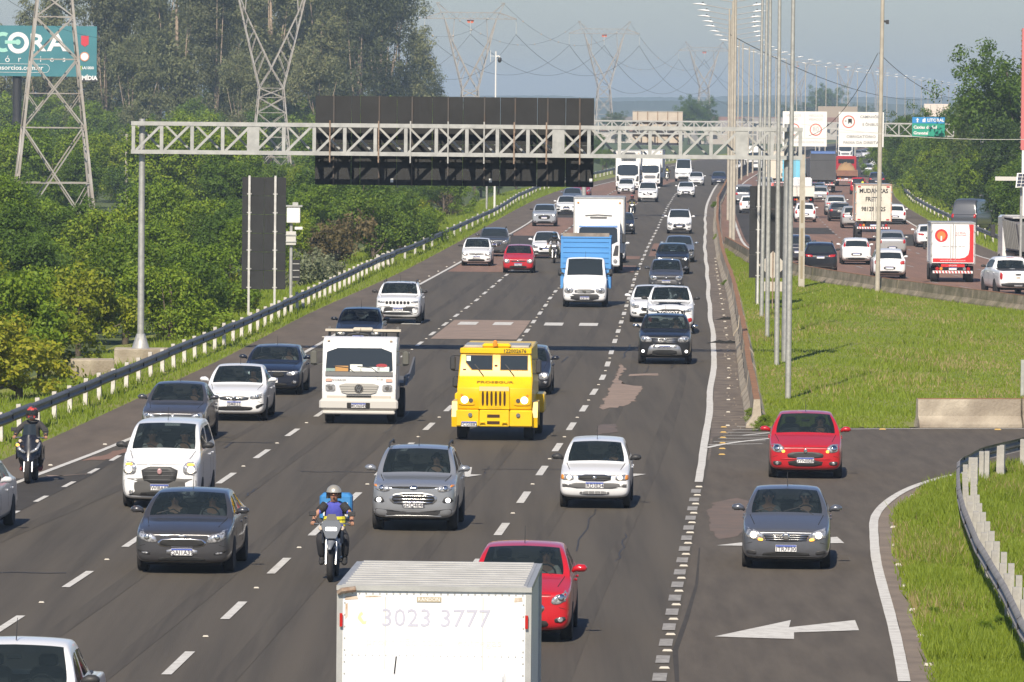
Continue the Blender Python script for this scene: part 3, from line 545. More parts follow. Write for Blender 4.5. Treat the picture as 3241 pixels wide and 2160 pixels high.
q = bp(37, 134); b = MB(); b.box((q[0], -.18, q[2]), (42 * s, .02, 11 * s), bev=.004); b.lathe([(9 * s, 0), (9 * s, .02)], 16, 'y', (q[0] + 20 * s, -.2, q[2])); b.build('key_symbol', MINT, o)
for tx, px in (('s', -18), ('ó', 24), ('r', 62), ('c', 98), ('i', 129), ('o', 165), ('s', 203)): btext(tx, px, 188, 19 if tx != 'ó' else 22)
btext('consorcios.com.br', 137, 216, 15, sx=1.05, al='RIGHT', bold=.01)
b = MB(); q0, q1 = bp(-120, 228), bp(157, 204); hh = (q1[2] - q0[2]) / 2; zc = (q0[2] + q1[2]) / 2
b.tube([(q0[0], -.17, q0[2]), (q1[0] - hh, -.17, q0[2])] + [(q1[0] - hh + hh * math.sin(a), -.17, zc - hh * math.cos(a)) for a in [math.pi * i / 8 for i in range(1, 8)]] + [(q1[0] - hh, -.17, q1[2]), (q0[0], -.17, q1[2])], .025, 4); b.build('pill_outline', WHITE, o)
q = bp(269, 131); b = MB(); b.prism([(-12, -10), (0, -18), (12, -10), (12, 17), (-12, 17)], lambda a, c, t: (q[0] + a * s, -.17 - t, q[2] + c * s), .01); b.build('red_badge', mat('badge_red', (.55, .04, .06), .5), o)
q = bp(268, 180); b = MB(); b.lathe([(15 * s, -.19), (15 * s, -.17)], 20, 'y', (q[0], 0, q[2])); c = b.build('round_badge', mat('badge_orange', (.55, .22, .12), .5), o); b = MB(); b.lathe([(12 * s, -.20), (12 * s, -.18)], 20, 'y', (q[0], 0, q[2])); b.build('badge_centre', WHITE, c); btext('RBO', 268, 180, 7, BLACKP)
q = bp(257, 217); b = MB(); b.prism([(-5, -8), (-1, -2), (4, -8), (2, 1), (5, 8), (-6, 7), (-3, 2)], lambda a, c, t: (q[0] + a * s, -.17 - t, q[2] + c * s), .01); b.build('green_emblem', mat('emblem_green', (.35, .6, .1), .5), o); btext('RA1000', 277, 216, 9, bold=.01)
b = MB(); q0, q1 = bp(246, 258), bp(308, 239); b.box(((q0[0] + q1[0]) / 2, 0, (q0[2] + q1[2]) / 2), (q1[0] - q0[0], .2, q1[2] - q0[2])); b.build('maker_plate', mat('plate_dark', (.05, .05, .05), .6), o); btext('HMÍDIA', 277, 248, 13, bold=.03)
q = bp(53, 238); b = MB(); b.tube([(q[0], .6, q[2]), (q[0], .6, q[2] - 9)], .48, 14); b.tube([(q[0], .6, q[2] - 4.5), (q[0], .6, q[2] - 7.5)], [.48, .72], 14); b.build('column', mat('black_column', (.022, .022, .024), .6, c2=(.03, .03, .032), scale=2), o, smooth=40)
b = MB(); b.box((0, .35, -.1), (W - .2, .4, H - .6)); b.build('frame_box', GPLAS, o)
# ------------------------------------------------------------------ lamp poles
def lamp_pole(h, r0, m, armlen=1.9):
    t = empty('lamp_pole'); b = MB(); b.tube([(0, 0, -.3), (0, 0, h * .35), (0, 0, h * .36), (0, 0, h)], [r0, r0 * .9, r0 * .8, r0 * .55], 10); b.build('pole', m, t, smooth=40)
    for s in (-1, 1):
        b = MB(); b.tube([(0, 0, h - .05), (s * armlen, 0, h + .28)], .035, 6); a = b.build('arm', GALV, t)
        b = MB(); b.tube([(s * (armlen - .15), 0, h + .26), (s * (armlen + .1), 0, h + .31), (s * (armlen + .5), 0, h + .36), (s * (armlen + .95), 0, h + .36)], [.05, .16, .12, .03], 8, flat=.55); b.build('lamp_head', mat('lamp_white', (.82, .82, .8), .4), a, smooth=True)
        b = MB(); b.box((s * (armlen + .18), 0, h + .46), (.12, .12, .08)); b.build('photocell', DPLAS, a)
    return t
PX_ = IX([(MX(y) + .9, y) for y in (380, 437, 536, 591, 663, 720, 822, 897, 1000, 1180, 1320, 1557, 2088)])
random.seed(4)
ly = [372, 402, 433, 466, 497, 528, 560, 592, 633, 671, 718, 762, 795, 830, 870, 905, 950, 1000, 1040, 1080, 1128, 1180, 1230, 1275, 1320, 1370, 1420, 1470, 1520, 1575, 1640, 1700, 1770, 1840, 1920, 2000]
proto = lamp_pole(16.4, .11, POLEC); first = True
ords = ['first', 'second', 'third', 'fourth', 'fifth', 'sixth', 'seventh', 'eighth', 'ninth', 'tenth']
for i, y in enumerate(ly):
    o = proto if first else copy_tree(proto); first = False; h = heading(PX_, y)
    o.location = (PX_(y) + random.uniform(-.1, .1), y, 0); o.rotation_euler = (random.uniform(-.004, .004), random.uniform(-.005, .005), -h + random.uniform(-.06, .06))
    if i < 10: lb = 'tall twin-arm lamp pole in the dense median cluster, %s from the nearest' % ords[i]
    else: lb = 'slender lamp pole in the far row sweeping right, %s beyond the dense cluster' % (ords + ['eleventh', 'twelfth', 'thirteenth', 'fourteenth', 'fifteenth', 'sixteenth', 'seventeenth', 'eighteenth', 'nineteenth', 'twentieth', 'twenty-first', 'twenty-second', 'twenty-third', 'twenty-fourth', 'twenty-fifth', 'twenty-sixth'])[i - 10]
    tag(o, lb, 'lamp pole', 'lamp poles along the median')
proto = lamp_pole(16.6, .09, POLEG); first = True
for i, (px, py) in enumerate(((2494, 1264), (2458, 1156), (2428, 1070), (2410, 1003), (2396, 960))):
    p = G(px, py); o = proto if first else copy_tree(proto); first = False; o.location = p; o.rotation_euler = (0, random.uniform(-.004, .008), -.04)
    tag(o, ['tallest and nearest grey lamp pole on the grass island', 'second grey lamp pole on the grass island, just behind the nearest', 'third grey lamp pole on the grass island, middle of the row', 'fourth grey lamp pole on the grass island', 'farthest grey lamp pole on the grass island, next to the sign back'][i], 'lamp pole', 'grey lamp poles on the grass island')
p = G(2777, 925); b = MB(); b.tube([(0, 0, -.3), (0, 0, 17)], [.12, .085], 12); o = b.build('tall_pole', POLEC, loc=p, smooth=40, rot=(0, .006, 0)); tag(o, 'lone tall beige pole standing before the low wall on the right', 'pole')
b = MB(); b.tube([(.05, 0, 13.0), (.25, 0, 12.95)], .05, 6); b.box((.25, 0, 12.95), (.14, .14, .2)); b.build('insulator', DPLAS, o)
p = G(2536, 910); o = empty('concrete_post', p); tag(o, 'square recessed concrete post on the grass beside the low wall', 'post')
ht = AT(2545, 490, p.y).z; b = MB(); b.box((0, 0, ht / 2), (.30, .26, ht), taper=.82); b.build('shaft', POLEC, o)
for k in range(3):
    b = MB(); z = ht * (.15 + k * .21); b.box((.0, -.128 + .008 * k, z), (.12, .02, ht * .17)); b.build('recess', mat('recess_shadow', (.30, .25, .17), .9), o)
# ------------------------------------------------------------------ pylons
def lattice_face(b, A, B, C, D, th):                      # quad A,B bottom, D,C top: X brace
    b.bar(A, C, th); b.bar(B, D, th)
def pylon(name, label, px, Y, zbase, wb, ww, zw, zbeam, yaw=0., full=True, th=.10, panels=4, beamhalf=8.6):
    x = AT(px, 300, Y).x; t = empty(name, (x, Y, zbase), yaw); tag(t, label, 'pylon', 'power pylons along the highway'); zw -= zbase; zbeam -= zbase
    def cor(z):
        h = (wb + (ww - wb) * z / zw) / 2; return [Vector((sx * h, sy * h, z)) for sx, sy in ((-1, -1), (1, -1), (1, 1), (-1, 1))]
    for k in range(4):
        b = MB(); b.bar(cor(0)[k], cor(zw)[k], th * 1.5); b.build('leg', PYLON, t)
    zs = [zw * (1 - (1 - i / panels) ** 1.0) for i in range(panels + 1)]
    zs = [zw * (1 - .62 ** i) / (1 - .62 ** panels) for i in range(panels + 1)]
    b = MB()
    for i in range(panels):
        a, c = cor(zs[i]), cor(zs[i + 1])
        for k in range(4):
            k2 = (k + 1) % 4; lattice_face(b, a[k], a[k2], c[k2], c[k], th * .8)
            m = (a[k] + a[k2] + c[k] + c[k2]) / 4
            b.bar(c[k], c[k2], th * .7)
            if zs[i + 1] - zs[i] > 3: b.bar(a[k].lerp(c[k], .5), m.lerp(a[k], .5), th * .5); b.bar(a[k2].lerp(c[k2], .5), m.lerp(a[k2], .5), th * .5); b.bar(a[k].lerp(c[k], .5), a[k2].lerp(c[k2], .5), th * .6)
    b.build('bracing', PYLON, t)['kind'] = 'stuff'
    if full:
        hw = ww / 2
        b = MB(); bb = MB()
        for s in (-1, 1):
            tipx = beamhalf * .56; dz = .5
            for sy in (-1, 1):
                o0 = Vector((s * hw, sy * hw, zw)); o1 = Vector((s * tipx, sy * .45, zbeam)); i0 = Vector((0, sy * hw * .8, zw + 2.6)); i1 = Vector((s * tipx * .63, sy * .45, zbeam - 4.2)); i2 = Vector((s * (tipx - .25), sy * .45, zbeam - .2))
                b.bar(o0, o1, th * 1.3); b.bar(i0, i1.lerp(o0.lerp(o1, .62), .45), th * 1.1); b.bar(i1.lerp(o0.lerp(o1, .62), .45), o1, th); b.bar(o0, i0, th); b.bar(Vector((-s * hw, sy * hw, zw)), i0, th * .8)
                q = i1.lerp(o0.lerp(o1, .62), .45)
                for k in range(1, 6): u = k / 6; bb.bar(o0.lerp(o1, u * .62), i0.lerp(q, min(1, u + (.08 if k % 2 else 0))), th * .6)
                for k in range(1, 5): u = k / 5; bb.bar(o0.lerp(o1, .62 + u * .38 - .06), q.lerp(o1, u * .9), th * .5)
                b.bar(Vector((s * tipx * .62, sy * .2, zbeam)), q, th * .6)
            for k in range(6): u = k / 6; bb.bar(Vector((s * hw, -hw, zw)).lerp(Vector((s * tipx, -.45, zbeam)), u), Vector((s * hw, hw, zw)).lerp(Vector((s * tipx, .45, zbeam)), u + .1), th * .5)
            b.bar(Vector((s * tipx, 0, zbeam)), Vector((s * beamhalf * .74, 0, zbeam + 3.2)), th); b.bar(Vector((s * (tipx - .9), 0, zbeam + 1.2)), Vector((s * beamhalf * .74, 0, zbeam + 3.2)), th); b.bar(Vector((s * beamhalf * .74, 0, zbeam + 3.2)), Vector((s * beamhalf * .66, 0, zbeam + 3.2)), th)
        for z, hx in ((zbeam, beamhalf), (zbeam + 1.25, beamhalf * .62)):
            for sy in (-.45, .45): b.bar(Vector((-hx, sy, z)), Vector((hx, sy, z)), th)
        for s in (-1, 1):
            for sy in (-.45, .45): b.bar(Vector((s * beamhalf * .62, sy, zbeam + 1.25)), Vector((s * beamhalf, sy, zbeam)), th)
        n = 12
        for k in range(n):
            xa = -beamhalf * .9 + beamhalf * 1.8 * k / n; xb = xa + beamhalf * 1.8 / n; up = lambda x: zbeam + max(.1, min(1.25, 1.25 * (beamhalf - abs(x)) / (beamhalf * .38)))
            bb.bar((xa, -.45, zbeam), ((xa + xb) / 2, -.45, up((xa + xb) / 2)), th * .55); bb.bar(((xa + xb) / 2, -.45, up((xa + xb) / 2)), (xb, -.45, zbeam), th * .55)
        b.build('upper_frame', PYLON, t); bb.build('upper_bracing', PYLON, t)['kind'] = 'stuff'
        for xx in (-beamhalf + .1, 0, beamhalf - .1):
            b = MB(); b.lathe([(.03, 0)] + [q for k in range(14) for q in ((.05, -.3 - k * .19), (.13, -.36 - k * .19))] + [(.03, -3.1)], 6, c=(xx, 0, zbeam)); b.build('insulator_string', mat('glass_insulator', (.55, .58, .58), .3), t)
        b = MB(); b.prism([(-.75, .12), (.75, .12), (.55, -.5), (-.55, -.5)], lambda a, c, t_: (a, t_, zbeam - .35 + c), .1); b.build('orange_marker', mat('orange_marker', (.75, .14, .04), .6), t)
    return t
pylon('power_pylon', 'rusty lattice pylon at far left in front of the teal billboard', 170, 420, -.8, 5.9, 2.0, 17.6, 22, .12, False, .11, 5)
PY = [(858, 775, 10.6, 25.2), (1487, 1215, 11.6, 26.0), (1911, 1583, 13.6, 27.6), (2228, 2150, 15.5, 28.5), (2524, 2900, 16, 29), (2676, 3300, 18, 31.5), (2780, 3900, 20, 35)]
plab = ['pale lattice pylon with Y-shaped top rising behind the gantry', 'lattice pylon with orange marker to the right of the tall eucalyptus', 'lattice pylon with orange marker in mid sky above the beige sign', 'hazy pylon half hidden behind the lamp pole cluster', 'very faint pylon between the lamp poles above the white signs', 'faint hazy pylon rising above the lorry sign', 'faintest and farthest pylon close to the lone tall pole']
pyl = []
for i, (px, Y, zw, zbm) in enumerate(PY): pyl.append(pylon('power_pylon', plab[i], px, Y, -.8, 5.3, 3.1, zw, zbm, .1, True, .105 if i < 1 else .15 if i < 3 else .18, 3 + (i < 2), 9.4 if i else 9.0))
# conductors between pylons
def cable(p0, p1, sag, r=.025, n=22, m=WIRE, name='power_cable', label='', group='power cables', cat='cable'):
    b = MB(); b.tube([Vector(p0).lerp(Vector(p1), i / n) - Vector((0, 0, sag * 4 * (i / n) * (1 - i / n))) for i in range(n + 1)], r, 4, False); o = b.build(name, m); tag(o, label, cat, group); return o
at0 = Vector((-45, 330, 0))
names_ = ['nearest span', 'second span', 'third span', 'fourth span', 'far span', 'farther span', 'farthest span']
for i in range(-1, len(pyl) - 1):
    A = pyl[i].location if i >= 0 else Vector((AT(170, 300, 420).x - 3, 420, -.8)); B = pyl[i + 1].location
    za = (PY[i][3] if i >= 0 else 27.) ; zb2 = PY[i + 1][3]; sp = (B - A).length
    if i >= 4: continue
    for j, xo in enumerate((-9.2, 0, 9.2)):
        cable((A.x + xo, A.y, za - 3.1), (B.x + xo, B.y, zb2 - 3.1), sp * .022, .028 + .011 * i, label='black sagging conductor, %s of the pylon line, %s wire' % (names_[i + 1], ('left', 'middle', 'right')[j]))
    for j, xo in enumerate((-6.6, 6.6)):
        o = cable((A.x + xo, A.y, za + 3.2), (B.x + xo, B.y, zb2 + 3.2), sp * .02, .02 + .008 * i, label='thin earth wire with marker balls, %s of the pylon line, %s wire' % (names_[i + 1], ('left', 'right')[j]))
        if 0 <= i < 4:
            for k in range(1, 8):
                u = k / 8; q = Vector((A.x + xo, A.y, za + 3.2)).lerp(Vector((B.x + xo, B.y, zb2 + 3.2)), u) - Vector((0, 0, sp * .02 * 4 * u * (1 - u)))
                b = MB(); b.lathe([(.02, -.2), (.14, -.14), (.2, 0), (.14, .14), (.02, .2)], 8, c=q); b.build('marker_ball', mat('marker_ball', (.5, .44, .38), .6), o, smooth=True)
# street wires near the poles
cable(AT(2536, 393, 250), AT(3241, 452, 250) + Vector((3, 0, .3)), .35, .014, label='thin pale service wire running right from the lamp poles', m=mat('pale_wire', (.5, .5, .48), .6))
cable(AT(2782, 168, 290), AT(3010, 310, 330), .4, .014, label='black wire slanting down right from the tall beige pole')
cable(AT(2560, 430, 330), AT(2778, 170, 290), .8, .014, label='black wire rising from the lamp poles to the tall beige pole')
cable(AT(2310, 110, 470), AT(2990, 310, 900), 2., .03, label='long faint wire dipping right behind the lamp poles')
cable(AT(2405, 520, 260), AT(2390, 660, 268), .0, .012, label='short loose cable hanging beside the sign back')
cable(AT(2270, 506, 300), AT(2700, 506, 300), .05, .012, label='taut thin cable crossing below the gantry lattice')
cable(AT(2870, 490, 420), AT(3260, 487, 420), .2, .012, label='thin dark wire in front of the right-hand trees')
# slim poles in the scrub on the left
for px, py0, py1, Y, m, lb in ((401, 425, 560, 560, POLEC, 'thin wooden pole in the scrub just left of the gantry post'), (588, 455, 552, 600, POLEC, 'pale wooden pole in the scrub below the gantry lattice'), (706, 430, 537, 620, mat('reddish_pole', (.30, .13, .08), .8), 'reddish pole in the scrub below the gantry lattice')):
    a = AT(px, py0, Y); b = MB(); b.tube([(0, 0, 0), (0, 0, a.z + .8)], .13, 8); tag(b.build('wooden_pole', m, loc=(a.x, Y, -.8)), lb, 'pole')
# objects cut by the right edge
p = AT(3241, 300, 330); o = empty('pink_billboard', (p.x + 2.35, 330, 0)); tag(o, 'edge of a pink billboard on a white post at the right border', 'billboard')
za, zb3 = AT(3236, 475, 330).z, AT(3236, 90, 330).z; b = MB(); b.box((0, 0, (za + zb3) / 2), (5.0, .3, zb3 - za)); b.build('panel', mat('pink_panel', (.62, .17, .18), .6, c2=(.55, .15, .16), scale=1), o)
b = MB()
for k in range(24): b.box((-2.52, -.05, za + (zb3 - za) * (k + .5) / 24), (.06, .2, .09))
b.build('edge_clips', RUST, o); b = MB(); b.box((-2.1, 0, za / 2), (.65, .25, za)); b.build('post', SIGNW, o)
p = AT(3183, 566, 300); o = empty('solar_sign', (p.x, 300, 0)); tag(o, 'small solar panel and grey arm reaching in from the right border', 'solar panel')
b = MB(); b.box((.15, 0, p.z), (1.35, .12, .2)); b.build('arm', mat('galv_arm', (.55, .54, .5), .6), o); q = AT(3226, 570, 300); c = math.cos(.5); s_ = math.sin(.5)
b = MB(); b.prism([(-.22, -.38), (.75, -.30), (.85, .36), (-.12, .34)], lambda a, cc, t_: (q.x - p.x + a, -.3 + cc * .5 + t_, q.z + cc), .04); pn = b.build('solar_frame', SIGNW, o)
b = MB()
for i in range(4):
    for j in range(4): b.prism([(-.17 + i * .22 + j * .03, -.33 + j * .165), (.03 + i * .22 + j * .03, -.32 + j * .165), (.05 + i * .22 + j * .03, -.18 + j * .165), (-.15 + i * .22 + j * .03, -.19 + j * .165)], lambda a, cc, t_: (q.x - p.x + a, -.31 + cc * .5 - t_, q.z + cc), .006)
b.build('solar_cells', mat('solar_cell', (.03, .035, .06), .2), pn); b = MB(); b.tube([(.8, .1, 0), (.8, .1, p.z)], .07, 8); b.build('post', GALV, o)
p = G(3235, 1255); b = MB(); b.box((0, 0, .55), (.1, .1, 1.15)); tag(b.build('marker_post', GALV, loc=p), 'thin grey marker post behind the short concrete barrier at the right border', 'post')
# ------------------------------------------------------------------ far hills, houses and haze
HILL = mat('far_hill', (.045, .07, .035), .95, c2=(.03, .05, .028), scale=.004, detail=8)
random.seed(21)
def ridge(name, Y, xa, xb, base, amp, n, seed, thick=900):
    rg = random.Random(seed); ph = [(rg.uniform(.3, 1.) / (k + 1), rg.uniform(0, 6.3), (k + 1) * rg.uniform(2, 4)) for k in range(9)]; rows = [[], [], []]
    for i in range(n + 1):
        u = i / n; x = xa + (xb - xa) * u; h = base(u) + amp * sum(a * math.sin(f * 6.28 * u + p) for a, p, f in ph) * .5 + rg.uniform(-1, 1) * amp * .12
        rows[0].append((x, Y, -2)); rows[1].append((x, Y + 60, h)); rows[2].append((x, Y + thick, -2))
    b = MB(); b.grid(rows); return tag(b.build(name, HILL), kind='structure')
ridge('hill', 6200, -900, 1400, lambda u: 19 - 16 * max(0, u - .62) / .38, 4.0, 420, 2)
ridge('hill', 4300, -300, 900, lambda u: 9.5 + 2.5 * math.sin(u * 5), 2.5, 400, 5)
rg = random.Random(9)
HW = [mat('house_wall_%d' % i, c, .9) for i, c in enumerate(((.42, .38, .34), (.33, .30, .28), (.5, .46, .42), (.30, .22, .18)))]; HR = [mat('house_roof_%d' % i, c, .9) for i, c in enumerate(((.24, .13, .09), (.2, .19, .18), (.3, .28, .26)))]
for i in range(46):
    Y = rg.uniform(1500, 2600); px = rg.uniform(2240, 2960); x = AT(px, 440, Y).x
    if abs(x - MX(Y)) < 26: x += 50 if rg.random() < .5 else -55
    w_, d_, h_ = rg.uniform(7, 16), rg.uniform(7, 12), rg.uniform(2.8, 5.2); t = empty('house', (x, Y, -.8), rg.uniform(-.3, .3)); tag(t, 'small hazy house in the far settlement beyond the signs', 'house', 'houses in the far settlement')
    b = MB(); b.box((0, 0, h_ / 2), (w_, d_, h_)); b.build('wall', HW[i % 4], t)
    b = MB(); b.prism([(-d_ / 2 - .4, 0), (d_ / 2 + .4, 0), (0, 1.5)], lambda a, c, t_: (-w_ / 2 - .3 + t_, a, h_ + c), w_ + .6); b.build('roof', HR[i % 3], t)
    for k in range(2): b = MB(); b.box((w_ * (k - .5) * .5, -d_ / 2 - .02, h_ * .5), (1.2, .06, 1.1)); b.build('window', DPLAS, t)
hz = MB(); hz.box((0, 3600, 20.6), (6200, 8200, 45)); ho = hz.build('haze', None); tag(ho, kind='stuff')
hm = bpy.data.materials.new('haze_air'); hm.use_nodes = True; N = hm.node_tree.nodes; N.remove(N['Principled BSDF']); pv = N.new('ShaderNodeVolumePrincipled')
pv.inputs['Color'].default_value = (.62, .80, 1., 1); pv.inputs['Density'].default_value = .00019; pv.inputs['Anisotropy'].default_value = 0.
hm.node_tree.links.new(pv.outputs[0], N['Material Output'].inputs['Volume']); ho.data.materials.append(hm)
# ------------------------------------------------------------------ vehicle materials
def glass(name, tr, tint, rough=.03):
    if name in _mats: return _mats[name]
    m = bpy.data.materials.new(name); N, Lk, b = nodes(m)
    b.inputs['Base Color'].default_value = (*tint, 1); b.inputs['Roughness'].default_value = rough; b.inputs['IOR'].default_value = 1.5; b.inputs['Specular IOR Level'].default_value = .6
    if tr:
        t = N.new('ShaderNodeBsdfTransparent'); t.inputs[0].default_value = (.55, .62, .62, 1); mx = N.new('ShaderNodeMixShader'); mx.inputs[0].default_value = tr
        Lk.new(b.outputs[0], mx.inputs[1]); Lk.new(t.outputs[0], mx.inputs[2]); Lk.new(mx.outputs[0], N['Material Output'].inputs[0])
    _mats[name] = m; return m
GLASSO = glass('dark_glass', 0, (.022, .029, .033)); GLASST = glass('windscreen_glass', .52, (.024, .034, .039))
CHROME = mat('chrome', (.62, .62, .62), .18, 1.); SATIN = mat('satin_silver', (.42, .43, .44), .35, .8)
LAMP = mat('lamp_clear', (.62, .63, .65), .12, .55, c2=(.28, .29, .31), scale=22, detail=2, contrast=(.42, .6), coat=1.)
LAMPLIT = mat('lamp_lit', (1., .88, .66), .3, emit=2.2); LAMPW = mat('lamp_lit_white', (1., .97, .92), .3, emit=2.2)
AMBER = mat('amber_lamp', (.75, .26, .03), .25, coat=.5); AMBERLIT = mat('amber_lit', (1., .42, .06), .3, emit=2.)
TAIL = mat('tail_red', (.42, .012, .012), .2, coat=.8); BRAKE = mat('brake_lit', (1., .08, .05), .3, emit=1.6)
PLATEW = mat('plate_white', (.74, .74, .74), .5); PLATEB = mat('plate_blue', (.06, .10, .38), .5); PLATEK = mat('plate_letters', (.10, .10, .12), .5)
RIM = mat('alloy_rim', (.45, .45, .46), .35, .85); TYRE = mat('tyre', (.022, .021, .021), .9); SEAT = mat('seat_cloth', (.075, .075, .08), .9)
ALW = mat('aluminium_dull', (.52, .52, .50), .45, .5, c2=(.42, .42, .41), scale=3)
# ------------------------------------------------------------------ lofted car bodies
def bsub(A, ax):                                            # one cubic B-spline refinement along an axis, ends kept
    A = np.moveaxis(A, ax, 0); n = A.shape[0]; R = np.zeros((2 * n - 1,) + A.shape[1:])
    R[1::2] = (A[:-1] + A[1:]) / 2; R[0] = A[0]; R[-1] = A[-1]; R[2:-1:2] = A[1:-1] * .75 + (A[:-2] + A[2:]) * .125
    return np.moveaxis(R, 0, ax)
def car_grid(p):
    L, W, H = p['L'], p['W'], p['H']; hw = W / 2; gc = p.get('gc', .2); hf = p['hf']; hc = p['hc']; rw = p.get('rw', .72) * hw; yc, yr, yR, yt = p['yc'], p['yr'], p['yR'], p['yt']; td = p['td']; belt = p.get('belt', hc - .03); rk = p.get('rake', 0); bx = p.get('boxy', 0.)
    tr = p.get('tr', td - .05); zr = p.get('zr', H)       # tail edge height, rear roof height
    fl = gc + .1
    st = [  # t, width factor, zbot, zshoulder, ztop, roof half-width (None: bonnet-like)
        (0, .62 + .12 * bx, fl + .10, hf - .075, hf - .055, None), (.02, .81 + .08 * bx, fl + .0, hf - .05, hf - .022, None), (.07, .92 + .04 * bx, gc + .03, hf - .025, hf + .012, None), (.19, .97 + .02 * bx, gc, hf + .0, hf + .05, None),
        (.5, 1, gc, hf + .35 * (hc - hf) * .8, hf + .45 * (hc - hf) + .04, None), (yc - .14, 1, gc, hc - .06, hc - .01, None), (yc, 1, gc, belt, hc, .94),
        (yc * .5 + yr * .5, 1, gc, belt + .01, hc + (H - hc) * .58, .86), (yr, 1, gc, belt + .02, H - .03, None if 0 else rw / hw + .02), (yr * .6 + yR * .4, 1, gc, belt + .03, H, rw / hw), (yr * .25 + yR * .75, 1, gc, belt + .05, (H + zr) / 2, rw / hw),
        (yR, .995, gc, belt + .06, zr - .02, rw / hw - .02), (yR * .5 + yt * .5, .99, gc, belt + .06, td + (zr - td) * .56, rw / hw + .02), (yt, .985, gc + .02, min(belt + .05, td), td, .92 * (rw / hw) ** .3),
        (max(yt + .02, L - .2), .97, gc + .05, min(belt + .02, tr), tr + .02, None), (L - .06, .93, gc + .1, tr - .04, tr, None), (L - .012, .80, gc + .16, tr - .12, tr - .07, None), (L, .5, gc + .25, tr - .25, tr - .18, None)]
    rows = []
    for i, (t, k, zb, zs, zt, r) in enumerate(st):
        w = hw * k; P = [(0, zb), (.78 * w, zb), (.95 * w, zb + .05), (w, zb + .33 * (zs - zb)), (w * .995, zb + .68 * (zs - zb)), (.975 * w, zs - .02), (.94 * w, zs + .015)]
        if r is None: d = zt - zs; P += [(.89 * w, zs + .40 * d), (.82 * w, zs + .62 * d), (.70 * w, zs + .82 * d), (.36 * w, zs + .97 * d), (0, zt)]
        else:
            rr = r * hw; zr_ = zs + .86 * (zt - zs); P += [(rr + .25 * (.94 * w - rr) * .3 + .012, zr_), (rr - .015, zr_ + .06 * (zt - zs)), (rr * .955 - .012, zt - .016), (rr * .55, zt + .006), (0, zt + .014)]
        rows.append([(x, t - L / 2, z) for x, z in P])
    return np.array(rows, float)
WIN = {'windscreen': ((6, 8), (9, 11)), 'rear_window': ((11, 13), (9, 11))}
SIDE = ((7, 9, 6, 7), (9, 10, 6, 7), (10, 11, 6, 7))
class Body: pass
_bodies = {}
def body(p, two=False):
    key = repr(sorted(p.items())) + str(two)
    if key in _bodies: return _bodies[key]
    A = bsub(bsub(car_grid(p), 0), 1); k = 2
    if two: A = bsub(bsub(A, 0), 1); k = 4
    ni, nj = A.shape[:2]
    groups = {'shell': [], 'windscreen': [], 'rear_window': [], 'side_a': [], 'side_b': []}
    norear = p.get('norear'); noside = p.get('noside', 0)
    full = []
    for i in range(ni - 1):
        for j in range(nj - 1):
            ci, cj = i / k + .01, j / k + .01; g = 'shell'
            if 6.0 <= ci < 7.99 and cj >= 9: g = 'windscreen'
            elif not norear and 11.24 <= ci < 12.99 and cj >= 9: g = 'rear_window'
            elif 6 <= cj < 7:
                if 7.0 <= ci < 9.0 - .26: g = 'side_a'
                elif 9.0 <= ci < (10.74 if noside != 1 else 9): g = 'side_b'
            q = (i * nj + j, (i + 1) * nj + j, (i + 1) * nj + j + 1, i * nj + j + 1); groups[g].append(q); full.append(q)
    V = A.reshape(-1, 3); n = len(V); VM = V * [-1, 1, 1]; VV = np.vstack([V, VM]); B = Body(); B.p = p; B.mesh = {}
    def mk(name, fs, sides, extra=()):
        F = list(extra)
        if 1 in sides: F += fs
        if -1 in sides: F += [tuple(n + x for x in q[::-1]) for q in fs]
        used = sorted({x for q in F for x in q}); mp = {u: i for i, u in enumerate(used)}
        b = MB(); b.v = [tuple(VV[u]) for u in used]; b.f = [tuple(mp[x] for x in q) for q in F]
        me = b.mesh(name, None, None); bm = bmesh.new(); bm.from_mesh(me); bmesh.ops.remove_doubles(bm, verts=bm.verts, dist=.0008)
        bmesh.ops.dissolve_degenerate(bm, dist=.0001, edges=bm.edges)
        bm.to_mesh(me); bm.free(); me.polygons.foreach_set('use_smooth', [True] * len(me.polygons)); return me
    # outward orientation check
    q = groups['shell'][len(groups['shell']) // 2]; a, b_, c = (Vector(VV[x]) for x in q[:3]); nn = (b_ - a).cross(c - a); ctr = Vector((0, 0, .6))
    def flip(fs): return [x[::-1] for x in fs]
    q = [q for q in full if VV[q[0]][2] > p['H'] * .95 and abs(VV[q[0]][0]) < .4]; q = q[len(q) // 2]; a, b_, c = (Vector(VV[x]) for x in q[:3])
    if (b_ - a).cross(c - a).z < 0: groups = {g: flip(f) for g, f in groups.items()}; full = flip(full)
    def caps(i, fl_):
        r = []
        for j in range(1, nj - 2): q = (i * nj + j, i * nj + j + 1, n + i * nj + j + 1, n + i * nj + j); r.append(q[::-1] if fl_ else q)
        return r
    cap = caps(0, False) + caps(ni - 1, True)
    B.mesh['shell'] = mk('shell', groups['shell'], (1, -1), cap); B.mesh['windscreen'] = mk('windscreen', groups['windscreen'], (1, -1))
    if groups['rear_window']: B.mesh['rear_window'] = mk('rear_window', groups['rear_window'], (1, -1))
    B.sides = []
    for g in ('side_a', 'side_b'):
        for s in (1, -1):
            if groups[g]: B.sides.append(mk('side_window', groups[g], (s,)))
    F = full + [tuple(n + x for x in q[::-1]) for q in full] + cap; B.bvh = BVHTree.FromPolygons([Vector(v) for v in VV], F)
    _bodies[key] = B; return B
